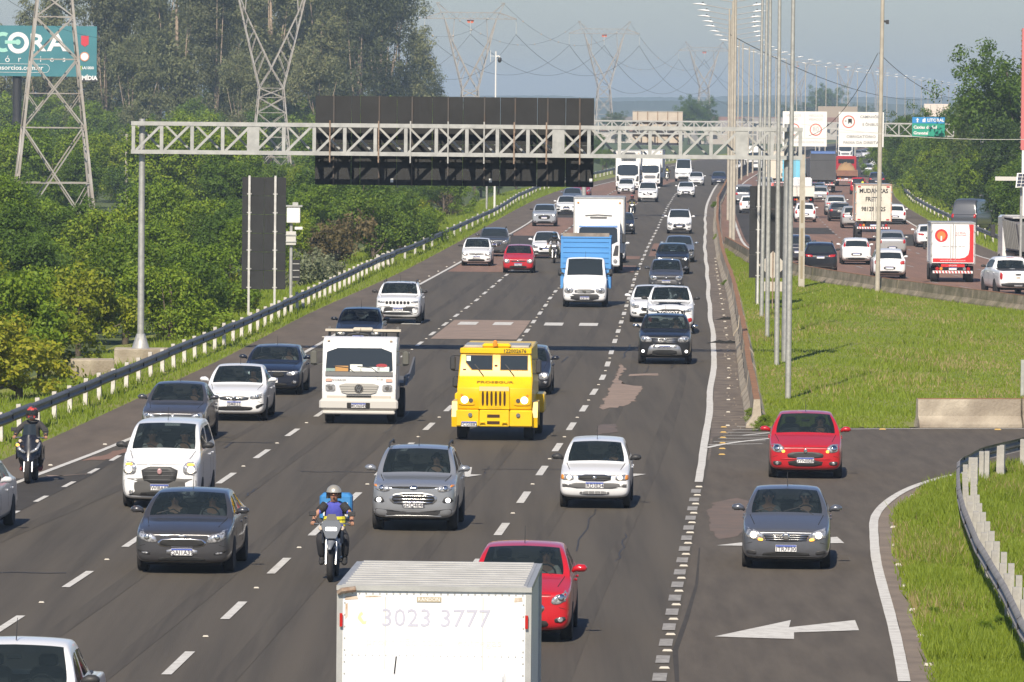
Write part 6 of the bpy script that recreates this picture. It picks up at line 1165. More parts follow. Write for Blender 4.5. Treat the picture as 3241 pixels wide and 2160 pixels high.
for x in (-.95, .95): b.box((x, .98, 1.85), (.07, .07, 1.55))
b.box((0, .98, 2.5), (1.97, .08, .08)); b.box((0, .98, 1.9), (1.9, .06, .06)); b.build('headboard_frame', GPLAS, t); b = MB(); b.box((0, .8, 2.53), (2.1, .3, .06)); b.box((0, .7, 2.56), (.55, .24, .1), bev=.03); b.build('light_bar', mat('beacon_beige', (.5, .45, .36), .5), t)
b = MB(); b.tube([(0, -.4, 2.40), (0, -.38, 2.62)], .008, 5); b.build('antenna', DPLAS, t)
# --- yellow armoured truck
q, rz = tplace(1569, 1390); t = empty('armoured_truck', q, rz); tag(t, 'bright yellow armoured cash truck with slotted grille in the centre of the road', 'truck', TGRP)
YP = mat('armour_yellow', (.82, .53, .002), .38, c2=(.74, .46, .004), scale=1.6, detail=8, coat=.25)
tp = lambda z: .93 + .05 * min(1, (2.3 - z) / .6) if z > 1.68 else .98
mobj('cab', solid([(-.95, .84), (-1.02, 1.40), (-.55, 1.66), (-.40, 2.30), (-.36, 2.42), (4.4, 2.42), (4.4, .7), (-.6, .7)], 2.0, .03, 1, taper=tp), YP, t)
WP = ((-.55, 1.66), (-.40, 2.30)); NP = ((-.95, .84), (-1.02, 1.40)); HP = ((-1.02, 1.40), (-.55, 1.66))
b = MB(); b.box((0, -.4, 2.345), (1.88, .12, .15), bev=.02); b.build('roof_band', YP, t); text('122002676', .13, BLACKP, t, (.50, -.466, 2.345), RP, bold=.003, sx=1.05)
b = MB(); b.box((0, .2, 2.47), (.75, .7, .12), bev=.05); b.build('roof_hatch', YP, t); b = MB(); b.box((0, 1.0, 2.45), (1.7, 1.8, .05)); b.build('roof_panel', ALW, t); b = MB(); b.lathe([(.06, 2.46), (.06, 2.58), (.03, 2.62)], 10, c=(-.03, -.22, 0)); b.build('beacon', AMBER, t)
fpanel(t, 'windscreen_pane', [(-.62, 1.86), (-.09, 1.86), (-.09, 2.23), (-.78, 2.23), (-.78, 2.05)], WP, GLASSO, .008, .02, 0); fpanel(t, 'windscreen_pane', sq(.13, .84, 1.86, 2.23), WP, GLASSO, .008, .02, 0)
for pl in ([(-.64, 1.845), (-.075, 1.845), (-.075, 2.245), (-.795, 2.245), (-.795, 2.04)], sq(.115, .855, 1.845, 2.245)): fpanel(t, 'pane_frame', pl, WP, mat('frame_ochre', (.45, .23, .01), .5), .004, .014, 0)
fpanel(t, 'permit_sticker', sq(-.77, -.66, 2.08, 2.21), WP, mat('sticker_mint', (.6, .75, .66), .6), .026, .006, 0)
for x in (-.82, .01): fpanel(t, 'gun_port', sq(x - .04, x + .04, 1.945 if x > -.5 else 1.845, 1.985 if x > -.5 else 1.875), WP, mat('port_brown', (.12, .02, .01), .7), .01, .01, 0)
for x in (-.33, .48): b = MB(); b.tube([(x + .02, -.60, 1.70), (x - .22, -.50, 1.99)], .013, 5); b.build('wiper', DPLAS, t)
text('PROSEGUR', .15, mat('stencil_ochre', (.24, .13, .01), .6), t, (0, -.80, 1.535), (math.radians(29), 0, 0), bold=.004, sx=1.3)
gp = fpanel(t, 'grille_panel', sq(-.41, .39, .84, 1.44), NP, YP, .02, .04, 0)
fpanel(t, 'pale_grille_top', sq(-.40, .38, 1.32, 1.435), NP, mat('faded_yellow', (.8, .62, .3), .5), .057, .006, 0, gp)
for k in range(6): fpanel(t, 'grille_slot', rnd(sq(-.335 + .114 * k, -.275 + .114 * k, .93, 1.31), .2, 2), NP, mat('slot_brown', (.05, .02, .005), .8), .056, .01, 0, gp)
text('MULTIMÃO', .075, mat('stencil_faint', (.5, .3, .02), .6), t, (0, -1.02, .875), RP)
for sx in (-1, 1):
    ho_ = fpanel(t, 'lamp_housing', [(sx * .52, .94), (sx * .94, .95), (sx * .95, 1.12), (sx * .90, 1.25), (sx * .70, 1.2), (sx * .53, 1.06)][::sx], NP, mat('housing_yellow', (.78, .45, .02), .3), .012, .02, 1)
    fpanel(t, 'headlight', disc(sx * .785, 1.08, .095), NP, LAMPW, .026, .02, 0, ho_); h = fpanel(t, 'side_lamp', disc(sx * .62, 1.065, .058), NP, CHROME, .026, .02, 0, ho_); fpanel(t, 'indicator', disc(sx * .86, 1.2, .03), NP, AMBER, .026, .02, 0, ho_)
    b = MB(); b.box((sx * .70, -1.0, .60), (.60, .22, .44), bev=.03); b.build('bumper_end', YP, t); b = MB(); b.lathe([(.055, -.03), (.055, .0), (.04, .02)], 12, 'y', (sx * .63, -1.12, .69)); b.build('fog_lamp', CHROME, t)
    b = MB(); b.prism([(-.85, .36), (-.9, .62), (-.72, 1.02), (.55, 1.02), (.62, .36), (.45, .36), (.40, .75), (-.45, .75), (-.6, .36)], lambda a, c, tt: (sx * (.98 + tt), a, c), .15); b.build('mudguard', YP, t)
    b = MB(); b.box((sx * 1.08, 2.9, .85), (.24, 1.4, .5), bev=.03); b.build('rear_mudguard', YP, t)
    twheel(t, sx * .88, 0, .44, .26, sx); twheel(t, sx * .98, 2.9, .44, .3, sx); tmirror(t, sx * 1.13, -.45, 2.02 if sx < 0 else 1.95, .40, .15)
b = MB(); b.box((0, -1.0, .60), (.78, .24, .44), bev=.02); o = b.build('bumper_centre', YP, t)
for z in (.665, .49): b = MB(); b.box((-.02, -1.122, z), (.33, .02, .08)); b.build('bumper_slot', mat('slot_brown', (.05, .02, .005), .8), o)
for x in (-.3, .28): b = MB(); b.tube([(x - .06, -1.13, .45), (x - .04, -1.17, .5), (x + .04, -1.17, .5), (x + .06, -1.13, .45)], .022, 6); b.build('tow_eye', YP, o)
plate(t, (-.66, -1.125, .45), 'FCG0E82', 1); chassis(t, 1.6, .2, 4.3, .62); tmirror(t, -1.05, -.5, 1.52, .3, .16)
# --- blue box truck with white van cab
p = up(MINI, L=5.4, W=1.93, H=2.16, hf=.98, hc=1.34, yc=.72, yr=1.45, yR=2.1, yt=2.25, td=.85, tr=.8, wb=3.5, fo=.95, rw=.84, wr=.34, wt=.22, zr=2.1, gc=.25, boxy=.6)
F = {'lamp': [(.50, .66), (.46, .82), (.78, .90), (.90, .78), (.88, .64), (.70, .60)], 'bulb': (.7, .74, .08), 'plate': .42, 'pairs': [], 'parts': [('bumper_trim', [(-.92, .26), (-.95, .60), (.95, .60), (.92, .26)], mat('bumper_black_matt', (.03, .03, .03), .75), .014), ('grille', [(-.46, .62), (-.44, .80), (.44, .80), (.46, .62)], GPLAS, .014), ('badge', disc(0, .71, .08), mat('dark_badge', (.12, .12, .11), .4, .5), .034)] + [('grille_bar', sq(-.44, .44, .65 + .05 * k, .665 + .05 * k), SATIN, .024) for k in range(3)]}
q, rz = tplace(1851, 972); h = -rz
t = make_car(p, {'front': F, 'mirror': 'black', 'noseam': 1, 'lit': 0}, WHT, q + Vector((math.sin(h), math.cos(h), 0)) * (2.7 - .95), rz, 'blue box truck with white van cab in the third lane', TGRP, 1, 'IKB1I53', name='box_truck', cat='truck', glassm=GLASSO)
BLU = mat('box_blue', (.07, .26, .60), .45, c2=(.09, .30, .62), scale=.8, stretch=(.5, .5, 14, 0)); bx = box_body(t, 2.14, -.45, 2.6, .80, 3.02, BLU, mat('box_roof_blue', (.16, .36, .6), .5), BLU)
b = MB(); b.box((0, -.42, 3.1), (2.05, .05, .22)); b.build('top_board', mat('weathered_board', (.30, .26, .22), .9, c2=(.2, .17, .14), scale=3), t)
for k in range(9): b = MB(); b.box((0, -.476, .98 + .23 * k), (2.0, .012, .02)); b.build('box_rib', BLU, bx)
text('VENDE', .13, WHITE, t, (-.62, -1.79, 1.50), (math.radians(58), 0, 0), bold=.006)
for s in (-1, 1): tmirror(t, s * 1.12, -1.55, 1.5, .32, .16)
# --- generic cab-over box truck
def cabover(px, py, label, W=2.3, H=2.7, boxz=3.8, boxW=2.55, boxL=6., col=TW, boxm=None, roofm=None, visor=None, fridge=False, dh=0., hf=1.5, gr=GPLAS, deflector=False):
    q, rz = tplace(px, py, dh=dh); t = empty('box_truck', q, rz); tag(t, label, 'truck', TGRP)
    PR = [(-1.25, .42), (-1.32, .9), (-1.30, hf), (-1.12, H - .32), (-.95, H), (.75, H), (.8, hf), (.8, .6)]
    mobj('cab', solid(PR, W, .08), col, t); pl = ((-1.30, hf), (-1.12, H - .32)); lo = ((-1.32, .9), (-1.30, hf))
    fpanel(t, 'windscreen', [(-W * .45, hf + .03), (W * .45, hf + .03), (W * .43, H - .34), (-W * .43, H - .34)], pl, GLASSO, .008)
    if visor: fpanel(t, 'visor_band', sq(-W * .44, W * .44, H - .42, H - .32), pl, visor, .02, .02, 0)
    fpanel(t, 'grille', sq(-W * .28, W * .28, .95, 1.25), lo, gr, .016)
    for k in range(2): fpanel(t, 'grille_bar', sq(-W * .27, W * .27, 1.03 + .1 * k, 1.06 + .1 * k), lo, SATIN, .03, .01, 0)
    b = MB(); b.box((0, -1.3, .58), (W, .22, .42), bev=.07); b.build('bumper', col, t); b = MB(); b.box((0, -1.35, .42), (W * .7, .15, .14)); b.build('bumper_slot', DPLAS, t)
    plate(t, (0, -1.42, .55), '', 0)
    for s in (-1, 1):
        fpanel(t, 'headlight', disc(s * W * .40, .66, .11), ((-1.42, .4), (-1.42, .9)), LAMP, .0); fpanel(t, 'corner_panel', [(s * W * .34, .95), (s * W * .46, .95), (s * W * .47, hf - .02), (s * W * .40, hf - .02)][::s], lo, DPLAS, .012, .02, 0); tmirror(t, s * (W / 2 + .2), -1.1, hf + .35, .5, .2)
        twheel(t, s * (W / 2 - .17), 0, .48, .28, s); twheel(t, s * (W / 2 - .1), 4.2, .48, .4, s)
        b = MB(); b.tube([(s * .3 - .2, -1.33, hf + .02), (s * .3 + .25, -1.25, hf + .35)], .014, 5); b.build('wiper', DPLAS, t)
    chassis(t, 2.1, .3, 1. + boxL, .85)
    b0 = box_body(t, boxW, 1.0, 1. + boxL, 1.05, boxz, boxm or mat('box_white', (.77, .77, .745), .55, c2=(.71, .71, .685), scale=.8), roofm)
    if fridge:
        b = MB(); b.box((0, .75, boxz - .55), (1.5, .5, .75), bev=.1); u_ = b.build('cooling_unit', GPLAS, t); b = MB(); b.box((0, .49, boxz - .5), (1.1, .02, .4)); b.build('cooling_grille', BLACK, u_)
    if deflector:
        b = MB(); b.tube([(-.7, -.3, H + .16), (0, -.42, H + .2), (.7, -.3, H + .16)], .04, 6); b.box((0, -.2, H + .06), (.9, .3, .1), bev=.03); b.build('roof_vane', GPLAS, t)
    for x in (-1, 1): b = MB(); b.box((x * boxW * .42, .97, boxz - .25), (.1, .05, .06)); b.build('marker_lamp', AMBER, b0)
    return t
cabover(1893, 864, 'tall white box truck with blue visor behind the blue box truck', 2.3, 2.85, 3.93, 2.62, 6.5, visor=mat('visor_blue', (.12, .25, .55), .5), deflector=True)
cabover(1987, 602, 'white refrigerated truck with cooling unit, far left in the row of white vehicles', 2.45, 3.0, 4.1, 2.6, 8., fridge=True, gr=DPLAS)
cabover(2058, 592, 'second white box truck just right of the refrigerated truck', 2.2, 2.7, 4.0, 2.5, 7., dh=.02)
cabover(2384, 541, 'far white lorry passing behind the lamp poles', 2.4, 2.9, 3.4, 2.4, 7.)
cabover(2676, 508, 'far pale lorry under the white lorry sign', 2.4, 3., 3.9, 2.5, 7.); cabover(2822, 490, 'far white lorry with tall white box near the right bend', 2.4, 2.8, 4.2, 2.7, 7.)
p = up(MINI, L=5.6, W=2.0, H=2.6, hf=1.1, hc=1.45, yc=.6, yr=1.3, yR=5.2, yt=5.4, td=1.5, tr=1.4, wb=3.4, fo=.95, rw=.82, wr=.36, zr=2.55, gc=.28, boxy=.5)
oncoming('van47', 2163, 575, p, {'front': face(1.1, 2.0, 'round', 'bar', False, bump=(.3, .6, DPLAS)), 'rear': tail(1.5, 2.0), 'mirror': 'black'}, WHT, 'tall white van far up the road left of a white saloon', 0, name='van', cat='van', group='vans on the highway')
for i, (px, py, c) in enumerate(((2600, 512, WHT), (2712, 503, (.3, .3, .32)), (2730, 502, WHT), (2770, 500, WHT), (2848, 492, (.05, .05, .06)), (2742, 498, (.4, .4, .4)))):
    oncoming('ff%d' % i, px, py, up(HATCH, W=1.72), {'front': face(.74, 1.72)}, c, ['tiny far white car just left of the white lorry sign', 'tiny far grey car under the white lorry sign', 'tiny far white car under the lorry sign, second of two', 'tiny far white car at the foot of the tall beige pole', 'tiny far black car right of the far lorry', 'tiny far pale car behind the median barrier'][i], 0)
# --- white box truck in the foreground
q = AT(1365, 1900, 71.); h = heading(EX, 92); t = empty('box_truck', (q.x, 71. - .9, 0), -h); tag(t, 'large white box truck cut off by the bottom border, phone number on its front', 'truck', TGRP)
bx = box_body(t, 2.24, .9, 4.6, .95, 3.10, mat('box_gloss_white', (.74, .75, .76), .4), mat('roof_alu', (.48, .48, .47), .5, .35, c2=(.40, .40, .39), scale=2.2, stretch=(1, 1, 1, 0)), ALW, 11)
PR = [(-1.3, .4), (-1.35, 1.0), (-.95, 1.25), (-.35, 2.02), (.0, 2.16), (.75, 2.16), (.8, .6)]; mobj('cab', solid(PR, 1.75, .09), TW, t)
fpanel(t, 'windscreen', [(-.78, 1.28), (.78, 1.28), (.7, 1.98), (-.7, 1.98)], ((-.95, 1.25), (-.35, 2.02)), GLASSO, .008)
b = MB(); b.tube([(-.42, .1, 2.15), (-.40, .14, 2.36)], .01, 5); b.build('antenna', DPLAS, t)
FP = mat('faded_lilac_print', (.44, .44, .52), .6); text('3023 3777', .30, FP, t, (.02, .8965, 2.74), RP, sx=1.02); text('prontidão total | entregas', .13, mat('ghost_print', (.62, .60, .57), .6), t, (0, .8965, 2.46), RP, sx=1.2)
b = MB(); b.prism([(-.03, .05), (.0, .08), (.02, .05), (-.01, .02), (.03, -.04), (.06, -.03), (.05, -.07), (.01, -.07), (-.05, .0)], lambda a, c, tt: (-.86 + a, .899 - tt, 2.74 + c), .004); b.build('phone_symbol', mat('phone_yellow', (.7, .7, .35), .6), t)
b = MB(); b.box((-.06, .895, 2.97), (.29, .012, .06)); o = b.build('maker_badge', mat('badge_gold', (.55, .47, .33), .4, .5), t); text('RANDON', .06, WHITE, o, (-.06, .888, 2.97), RP)
for s in (-1, 1):
    b = MB(); b.box((s * 1.10, .858, 2.72), (.035, .03, .16)); b.build('red_marker', TAIL, t); twheel(t, s * .75, -.4, .38, .2, s); twheel(t, s * .8, 3.4, .38, .36, s); tmirror(t, s * 1.05, -.7, 1.5, .35, .16)
b = MB(); b.tube([(-1.13, .86, 3.04), (-1.09, .83, 3.07), (-.93, .845, 3.09)], .035, 6); b.build('dented_corner', RUST, t); chassis(t, 1.7, .3, 4.5, .75)
b = MB()
for k in range(27): b.box((-1.05 + 2.10 * k / 26, .897, 3.035), (.018, .01, .018)); b.box((-1.05 + 2.10 * k / 26, .897, 2.30), (.014, .008, .014))
for k in range(14):
    for s in (-1, 1): b.box((s * 1.06, .897, 1.1 + .14 * k), (.018, .01, .018))
b.build('rivets', ALW, bx)['kind'] = 'stuff'
for x in (-.58, .58): b = MB(); b.box((x, .8985, 2.0), (.012, .006, 2.0)); b.build('panel_seam', mat('seam_grey', (.5, .49, .46), .7), bx)
for x, z, w_, h_ in ((-.98, 2.98, .16, .05), (-.72, 3.0, .2, .02), (1.0, 2.98, .1, .06), (-1.04, 2.82, .03, .2)):
    b = MB(); b.prism([(x - w_ / 2, z - h_ / 2), (x + w_ / 2, z - h_ * .3), (x + w_ * .4, z + h_ / 2), (x - w_ * .45, z + h_ * .4)], lambda a, c, tt: (a, .8985 - tt, c), .003); b.build('rust_stain', mat('rust_stain', (.42, .30, .20), .9, c2=(.6, .55, .48), scale=9), bx)
b = MB(); b.box((0, -1.33, .55), (1.75, .2, .35), bev=.06); b.build('bumper', GPLAS, t)
# --- rear views on the right
STRP_R = mat('stripe_red', (.5, .03, .03), .5)
def rear_truck(px, py, label, W, z0, z1, L, boxm, name='box_truck', doors=True, roofm=None, dh=0., striped=True, cab=True, cabm=None, trim=ALW, wr=.42, lamps=True):
    q, rz = tplace(px, py, RLX, True, dh); t = empty(name, q, rz); tag(t, label, 'truck', TGRP); b0 = box_body(t, W, -L + .9, .9, z0, z1, boxm, roofm, trim)
    if doors:
        b = MB(); b.box((0, .912, (z0 + z1) / 2), (.025, .02, z1 - z0 - .1)); b.build('door_gap', GPLAS, b0)
        for x in (-.12, .12): b = MB(); b.tube([(x, .93, z0 + .1), (x, .93, z1 - .1)], .018, 6); b.build('lock_rod', ALW, b0)
        for s in (-1, 1):
            for k in range(3): b = MB(); b.box((s * (W / 2 - .0), .925, z0 + (z1 - z0) * (.2 + .3 * k)), (.1, .03, .1)); b.build('hinge', ALW, b0)
    chassis(t, W, -L - 1., .8, z0 - .12)
    for s in (-1, 1):
        twheel(t, s * (W / 2 - .22), -.0, wr, .4, s); twheel(t, s * (W / 2 - .17), -L - .4, wr, .24, s)
        if lamps: b = MB(); b.lathe([(.09, 0), (.09, .06)], 12, 'y', (s * W * .36, .85, z0 - .28)); b.build('tail_light', TAIL, t); b = MB(); b.lathe([(.08, 0), (.08, .06)], 12, 'y', (s * W * .27, .85, z0 - .28)); b.build('indicator', AMBER if s > 0 else LAMP, t)
        b = MB(); b.box((s * (W / 2 - .25), .35, .5), (.4, .02, .55)); b.build('mud_flap', BLACK, t)
    if striped:
        bb = MB(); bb.box((0, .88, z0 - .45), (W * .92, .08, .13)); rb = bb.build('rear_bumper', PLATEW, t)
        for k in range(12):
            x = -W * .44 + W * .88 * (k + .5) / 12; b = MB(); b.prism([(x - .05, -.06), (x + .02, -.06), (x + .06, .06), (x - .01, .06)], lambda a, c, tt: (a, .922 + tt, z0 - .45 + c), .006); b.build('red_stripe', STRP_R, rb)
    plate(t, (0, .9, z0 - .28), '', 0, face=1)
    if cab:
        b = MB(); b.box((0, -L - .1, 1.5), (W * .86, 1.9, 2.0), bev=.12); b.build('cab', cabm or TW, t)
        for s in (-1, 1): tmirror(t, s * (W * .43 + .25), -L - .7, 1.75, .4, .16, CHROME if name == 'van_truck' else DPLAS)
    return t
t = rear_truck(3012, 893, 'small white box truck with red round logo and red swoosh, seen from behind', 2.2, .98, 3.02, 3.8, mat('box_bright', (.80, .805, .81), .4))
LR = mat('logo_red', (.62, .03, .03), .4); LO_ = mat('logo_orange', (.75, .22, .06), .4)
def rp(nm, poly, m, y=.93, sm=0):
    b = MB(); b.prism([(-a, c) for a, c in (rnd(poly, .2, 2) if sm else poly)], lambda a, c, tt: (a, y + tt, c), .004); return b.build(nm, m, t)
rp('red_swoosh', [(-1.02, 1.02), (1.04, 1.02), (1.04, 2.95), (.80, 2.95), (.84, 2.6), (.84, 1.7), (.78, 1.42), (.62, 1.28), (.35, 1.22), (-1.02, 1.22)], LR, .902); rp('logo_disc', disc(-.60, 2.38, .33, 24), LR, .9075); rp('logo_inner', disc(-.60, 2.38, .22, 20), LO_, .9125); rp('logo_phone', sq(-.64, -.56, 2.12, 2.36), SIGNW, .918)
RPb = (math.pi / 2, 0, math.pi)
text('ALÔ BRASIL', .1, LR, t, (-.38, .9095, 2.52), RPb); text('EXTINTORES', .1, LR, t, (-.38, .9095, 2.40), RPb); text('51 3034.3376 · 3024.0765 · 3450.1377', .085, mat('print_dark', (.12, .1, .1), .5), t, (.02, .9095, 1.82), RPb, sx=.95); text('www.alobrasilextintores.com.br', .1, WHITE, t, (0, .9095, 1.12), RPb); text('FACCHINI', .09, WHITE, t, (0, .95, .86), RPb)
b = MB(); b.box((0, .9, .86), (1.2, .06, .14)); b.build('red_crossbar', LR, t)
t = rear_truck(2762, 764, 'old cream removals truck with hand-painted black lettering, seen from behind', 2.35, 1.35, 3.75, 5.5, mat('box_cream', (.72, .69, .60), .7, c2=(.60, .56, .47), scale=1.5), trim=mat('rusty_trim', (.40, .33, .26), .8, c2=(.5, .2, .12), scale=2), wr=.48)
for tx, z, sz in (('MUDANÇAS', 3.33, .40), ('FRETES', 2.78, .40), ('98129 1025', 2.13, .40)): text(tx, sz, BLACKP, t, (0, .906, z), RPb, bold=.012, sx=.86 if len(tx) < 9 else .84)
for s in (-1, 1):
    for z in (1.45, 3.62): b = MB(); b.box((s * .95, .925, z), (.2, .02, .08)); b.build('red_reflector', STRP_R, t)
t = rear_truck(2604, 610, 'tall dark curtain-sided truck with blue top edge on the right carriageway', 2.6, 1.3, 4.2, 9., mat('tarp_dark', (.075, .075, .078), .7, c2=(.06, .06, .062), scale=.8), doors=False, roofm=mat('tarp_blue', (.10, .18, .42), .6), trim=mat('tarp_edge', (.09, .09, .10), .7), wr=.5)
b = MB(); b.box((0, .92, 4.12), (2.5, .06, .2)); b.build('blue_edge', mat('tarp_blue', (.10, .18, .42), .6), t)
t = rear_truck(2678, 590, 'brown flatbed truck with red cab carrying a tarpaulined load', 2.5, 1.15, 1.75, 6., mat('bed_brown', (.26, .13, .085), .8, c2=(.2, .1, .07), scale=2), doors=False, roofm=mat('bed_brown', (.26, .13, .085), .8), trim=mat('bed_edge', (.3, .16, .1), .8), wr=.5, cab=False)
b = MB(); b.box((0, -6.2, 2.1), (2.3, 1.9, 2.5), bev=.12); c = b.build('cab', paint((.38, .02, .03)), t); b = MB(); b.box((0, -5.23, 2.75), (1.8, .03, .5)); b.build('rear_window', GLASSO, c)
b = MB(); b.grid([[(-1.05 + 2.1 * i / 8, -4.6 + 5 * j / 8, 1.72 + .95 * max(0, math.sin(math.pi * (i + .001) / 8)) ** .5 * max(0, math.sin(math.pi * (j + .001) / 8)) ** .4 * (.9 + .2 * math.sin(i * 3 + j * 5))) for i in range(9)] for j in range(9)]); tag(b.build('tarpaulin_load', mat('tarp_tan', (.34, .22, .11), .9), loc=t.matrix_basis @ Vector((0, 0, 0)), rot=t.rotation_euler, smooth=True), 'tan tarpaulin heaped over the load of the brown flatbed truck', 'load')
CYN = mat('cyan_box', (.16, .52, .72), .5, c2=(.2, .56, .74), scale=1)
rear_truck(2512, 610, 'bright cyan box truck half hidden behind the lamp poles', 2.3, 1.2, 3.5, 4.5, CYN, doors=True, roofm=mat('cyan_roof', (.08, .36, .6), .5), trim=CYN); rear_truck(2459, 600, 'cream box truck half hidden behind the lamp poles left of the cyan truck', 2.3, 1.2, 4.05, 5.5, mat('box_beige', (.66, .60, .50), .6), roofm=mat('box_beige', (.66, .60, .50), .6), trim=mat('beige_trim', (.62, .56, .46), .6))
rear_truck(2540, 652, 'low white dropside truck beside the square concrete post', 2.0, .85, 1.75, 3., mat('bed_white', (.68, .66, .6), .6), doors=False, trim=mat('bed_white', (.68, .66, .6), .6), wr=.36, striped=False)
# dump truck cut by the right border
q, rz = tplace(3282, 872, RLX, True, -.08); t = empty('dump_truck', q, rz); tag(t, 'grey tipper truck with white cab cut off by the right border', 'truck', TGRP)
TIP = mat('tipper_grey', (.20, .20, .195), .7, .2, c2=(.15, .15, .148), scale=2)
tb = mobj('tipper_body', solid([(.9, 1.25), (1.05, 2.75), (-4.6, 2.9), (-4.9, 3.1), (-4.6, 1.25)], 2.5, .03, 1, taper=lambda z: .8 + .2 * min(1, (z - 1.2) / 1.2)), TIP, t)
for k in range(8):
    for s in (-1, 1): b = MB(); b.bar((s * 1.28, .4 - .65 * k, 2.85), (s * 1.06, .4 - .65 * k, 1.35), .09); b.build('side_rib', TIP, tb)
b = MB(); b.box((0, -6., 1.9), (2.3, 1.9, 2.4), bev=.12); b.build('cab', TW, t); b = MB(); b.box((0, -3.0, 3.02), (2.3, 3.4, .06)); b.build('rolled_cover', mat('cover_pale', (.5, .49, .47), .8), t)
for s in (-1, 1):
    for y in (-.2, -1.6, -6.2): twheel(t, s * 1.02, y, .5, .36, s)
    tmirror(t, s * 1.45, -6.7, 2.2, .7, .26)
chassis(t, 2.2, -6, .7, 1.05)
# grey van half hidden under the trees
p = up(MINI, L=5.2, W=1.95, H=2.5, hf=1.1, hc=1.45, yc=.6, yr=1.3, yR=4.7, yt=5.05, td=1.5, tr=1.35, wb=3.3, fo=.95, rw=.80, wr=.34, zr=2.45, gc=.3, norear=1)
q = G(3095, 742); make_car(p, {'rear': tail(1.45, 1.95, 'tall', .7)}, (.075, .08, .09), Vector((q.x, q.y + 6, -.05)), math.pi - .3, 'hazy grey van half swallowed by the trees on the far right', 'vans on the highway', 0, rear_view=True, name='van', cat='van', metal=.2)
# ------------------------------------------------------------------ people
SKIN = mat('skin', (.42, .22, .14), .6); SKIN2 = mat('skin_fair', (.52, .30, .21), .6); SKIN3 = mat('skin_tan', (.32, .16, .10), .6)
def cloth(nm, c): return mat('cloth_' + nm, c, .9, c2=tuple(v * .8 for v in c), scale=14)
def skinned(name, pts, edges, radii, m, parent, sub=1):
    me = bpy.data.meshes.new(name); me.from_pydata([tuple(p) for p in pts], edges, []); me.materials.append(m); o = bpy.data.objects.new(name, me); link(o, parent)
    bm = bmesh.new(); bm.from_mesh(me); ly_ = bm.verts.layers.skin.verify()
    for v, r in zip(bm.verts, radii): v[ly_].radius = (r if isinstance(r, tuple) else (r, r)); v[ly_].use_root = v.index == 0
    bm.to_mesh(me); bm.free(); s = o.modifiers.new('skin', 'SKIN'); s.use_smooth_shade = True; u = o.modifiers.new('sub', 'SUBSURF'); u.levels = sub; u.render_levels = sub; return o
_hand = []
def hand(parent, loc, m, flip=1, rot=(0, 0, 0)):
    if not _hand:
        b = MB(); b.tube([(0, .06, 0), (0, .03, 0), (0, -.02, .005), (0, -.035, 0)], [.026, .038, .042, .03], 8, flat=.6)
        for k, l in enumerate((.85, 1., .95, .78)):
            x = -.033 + .022 * k; b.tube([(x, -.03, .004), (x, -.065 * l, -.004), (x, -.075 * l, -.035), (x, -.045, -.048)], [.0105, .0105, .0095, .007], 6)
        b.tube([(-.035, .02, 0), (-.055, -.015, -.012), (-.045, -.045, -.03)], [.013, .012, .009], 6); _hand.append(b.mesh('hand', None, True))
    o = mobj('hand', _hand[0], m, parent); o.location = loc; o.rotation_euler = rot; o.scale = (flip, 1, 1); return o
def head_parts(t, c, m, hair=None, glasses=False, r=.095):
    c = Vector(c); b = MB(); b.tube([c + Vector((0, -r * .95, .015)), c + Vector((0, -r * 1.22, -.012)), c + Vector((0, -r * 1.0, -.02))], [.009, .016, .012], 6); b.build('nose', m, t)
    for s in (-1, 1):
        b = MB(); b.lathe([(.004, -.012), (.02, -.006), (.022, .006), (.004, .012)], 8, 'x', c + Vector((s * r * .98, .01, 0))); b.build('ear', m, t)
        b = MB(); b.lathe([(.003, -.01), (.012, -.004), (.012, .006)], 8, 'y', c + Vector((s * .034, -r * .97, .02))); b.build('eye', mat('eye_dark', (.05, .035, .03), .3), t)
    b = MB(); b.box(c + Vector((0, -r * .98, -.048)), (.045, .012, .01)); b.build('mouth', mat('lips', (.33, .12, .10), .6), t)
    if glasses:
        b = MB()
        for s in (-1, 1): b.box(c + Vector((s * .034, -r * 1.08, .02)), (.052, .012, .036), bev=.004)
        b.build('sunglasses', BLACKP, t)
    if hair:
        b = MB(); b.grid([[c + Vector((math.cos(a) * r * 1.06 * math.sin(e), .014 + math.sin(a) * r * 1.08 * math.sin(e), .012 + r * 1.22 * math.cos(e))) for a in [2 * math.pi * k / 14 for k in range(14)]] for e in [.05 + k * .22 * (1) for k in range(7)]], closed=True); b.build('hair', hair, t, smooth=True)
HAIRD = mat('hair_dark', (.02, .014, .01), .7); HAIRG = mat('hair_grey', (.2, .19, .18), .7)
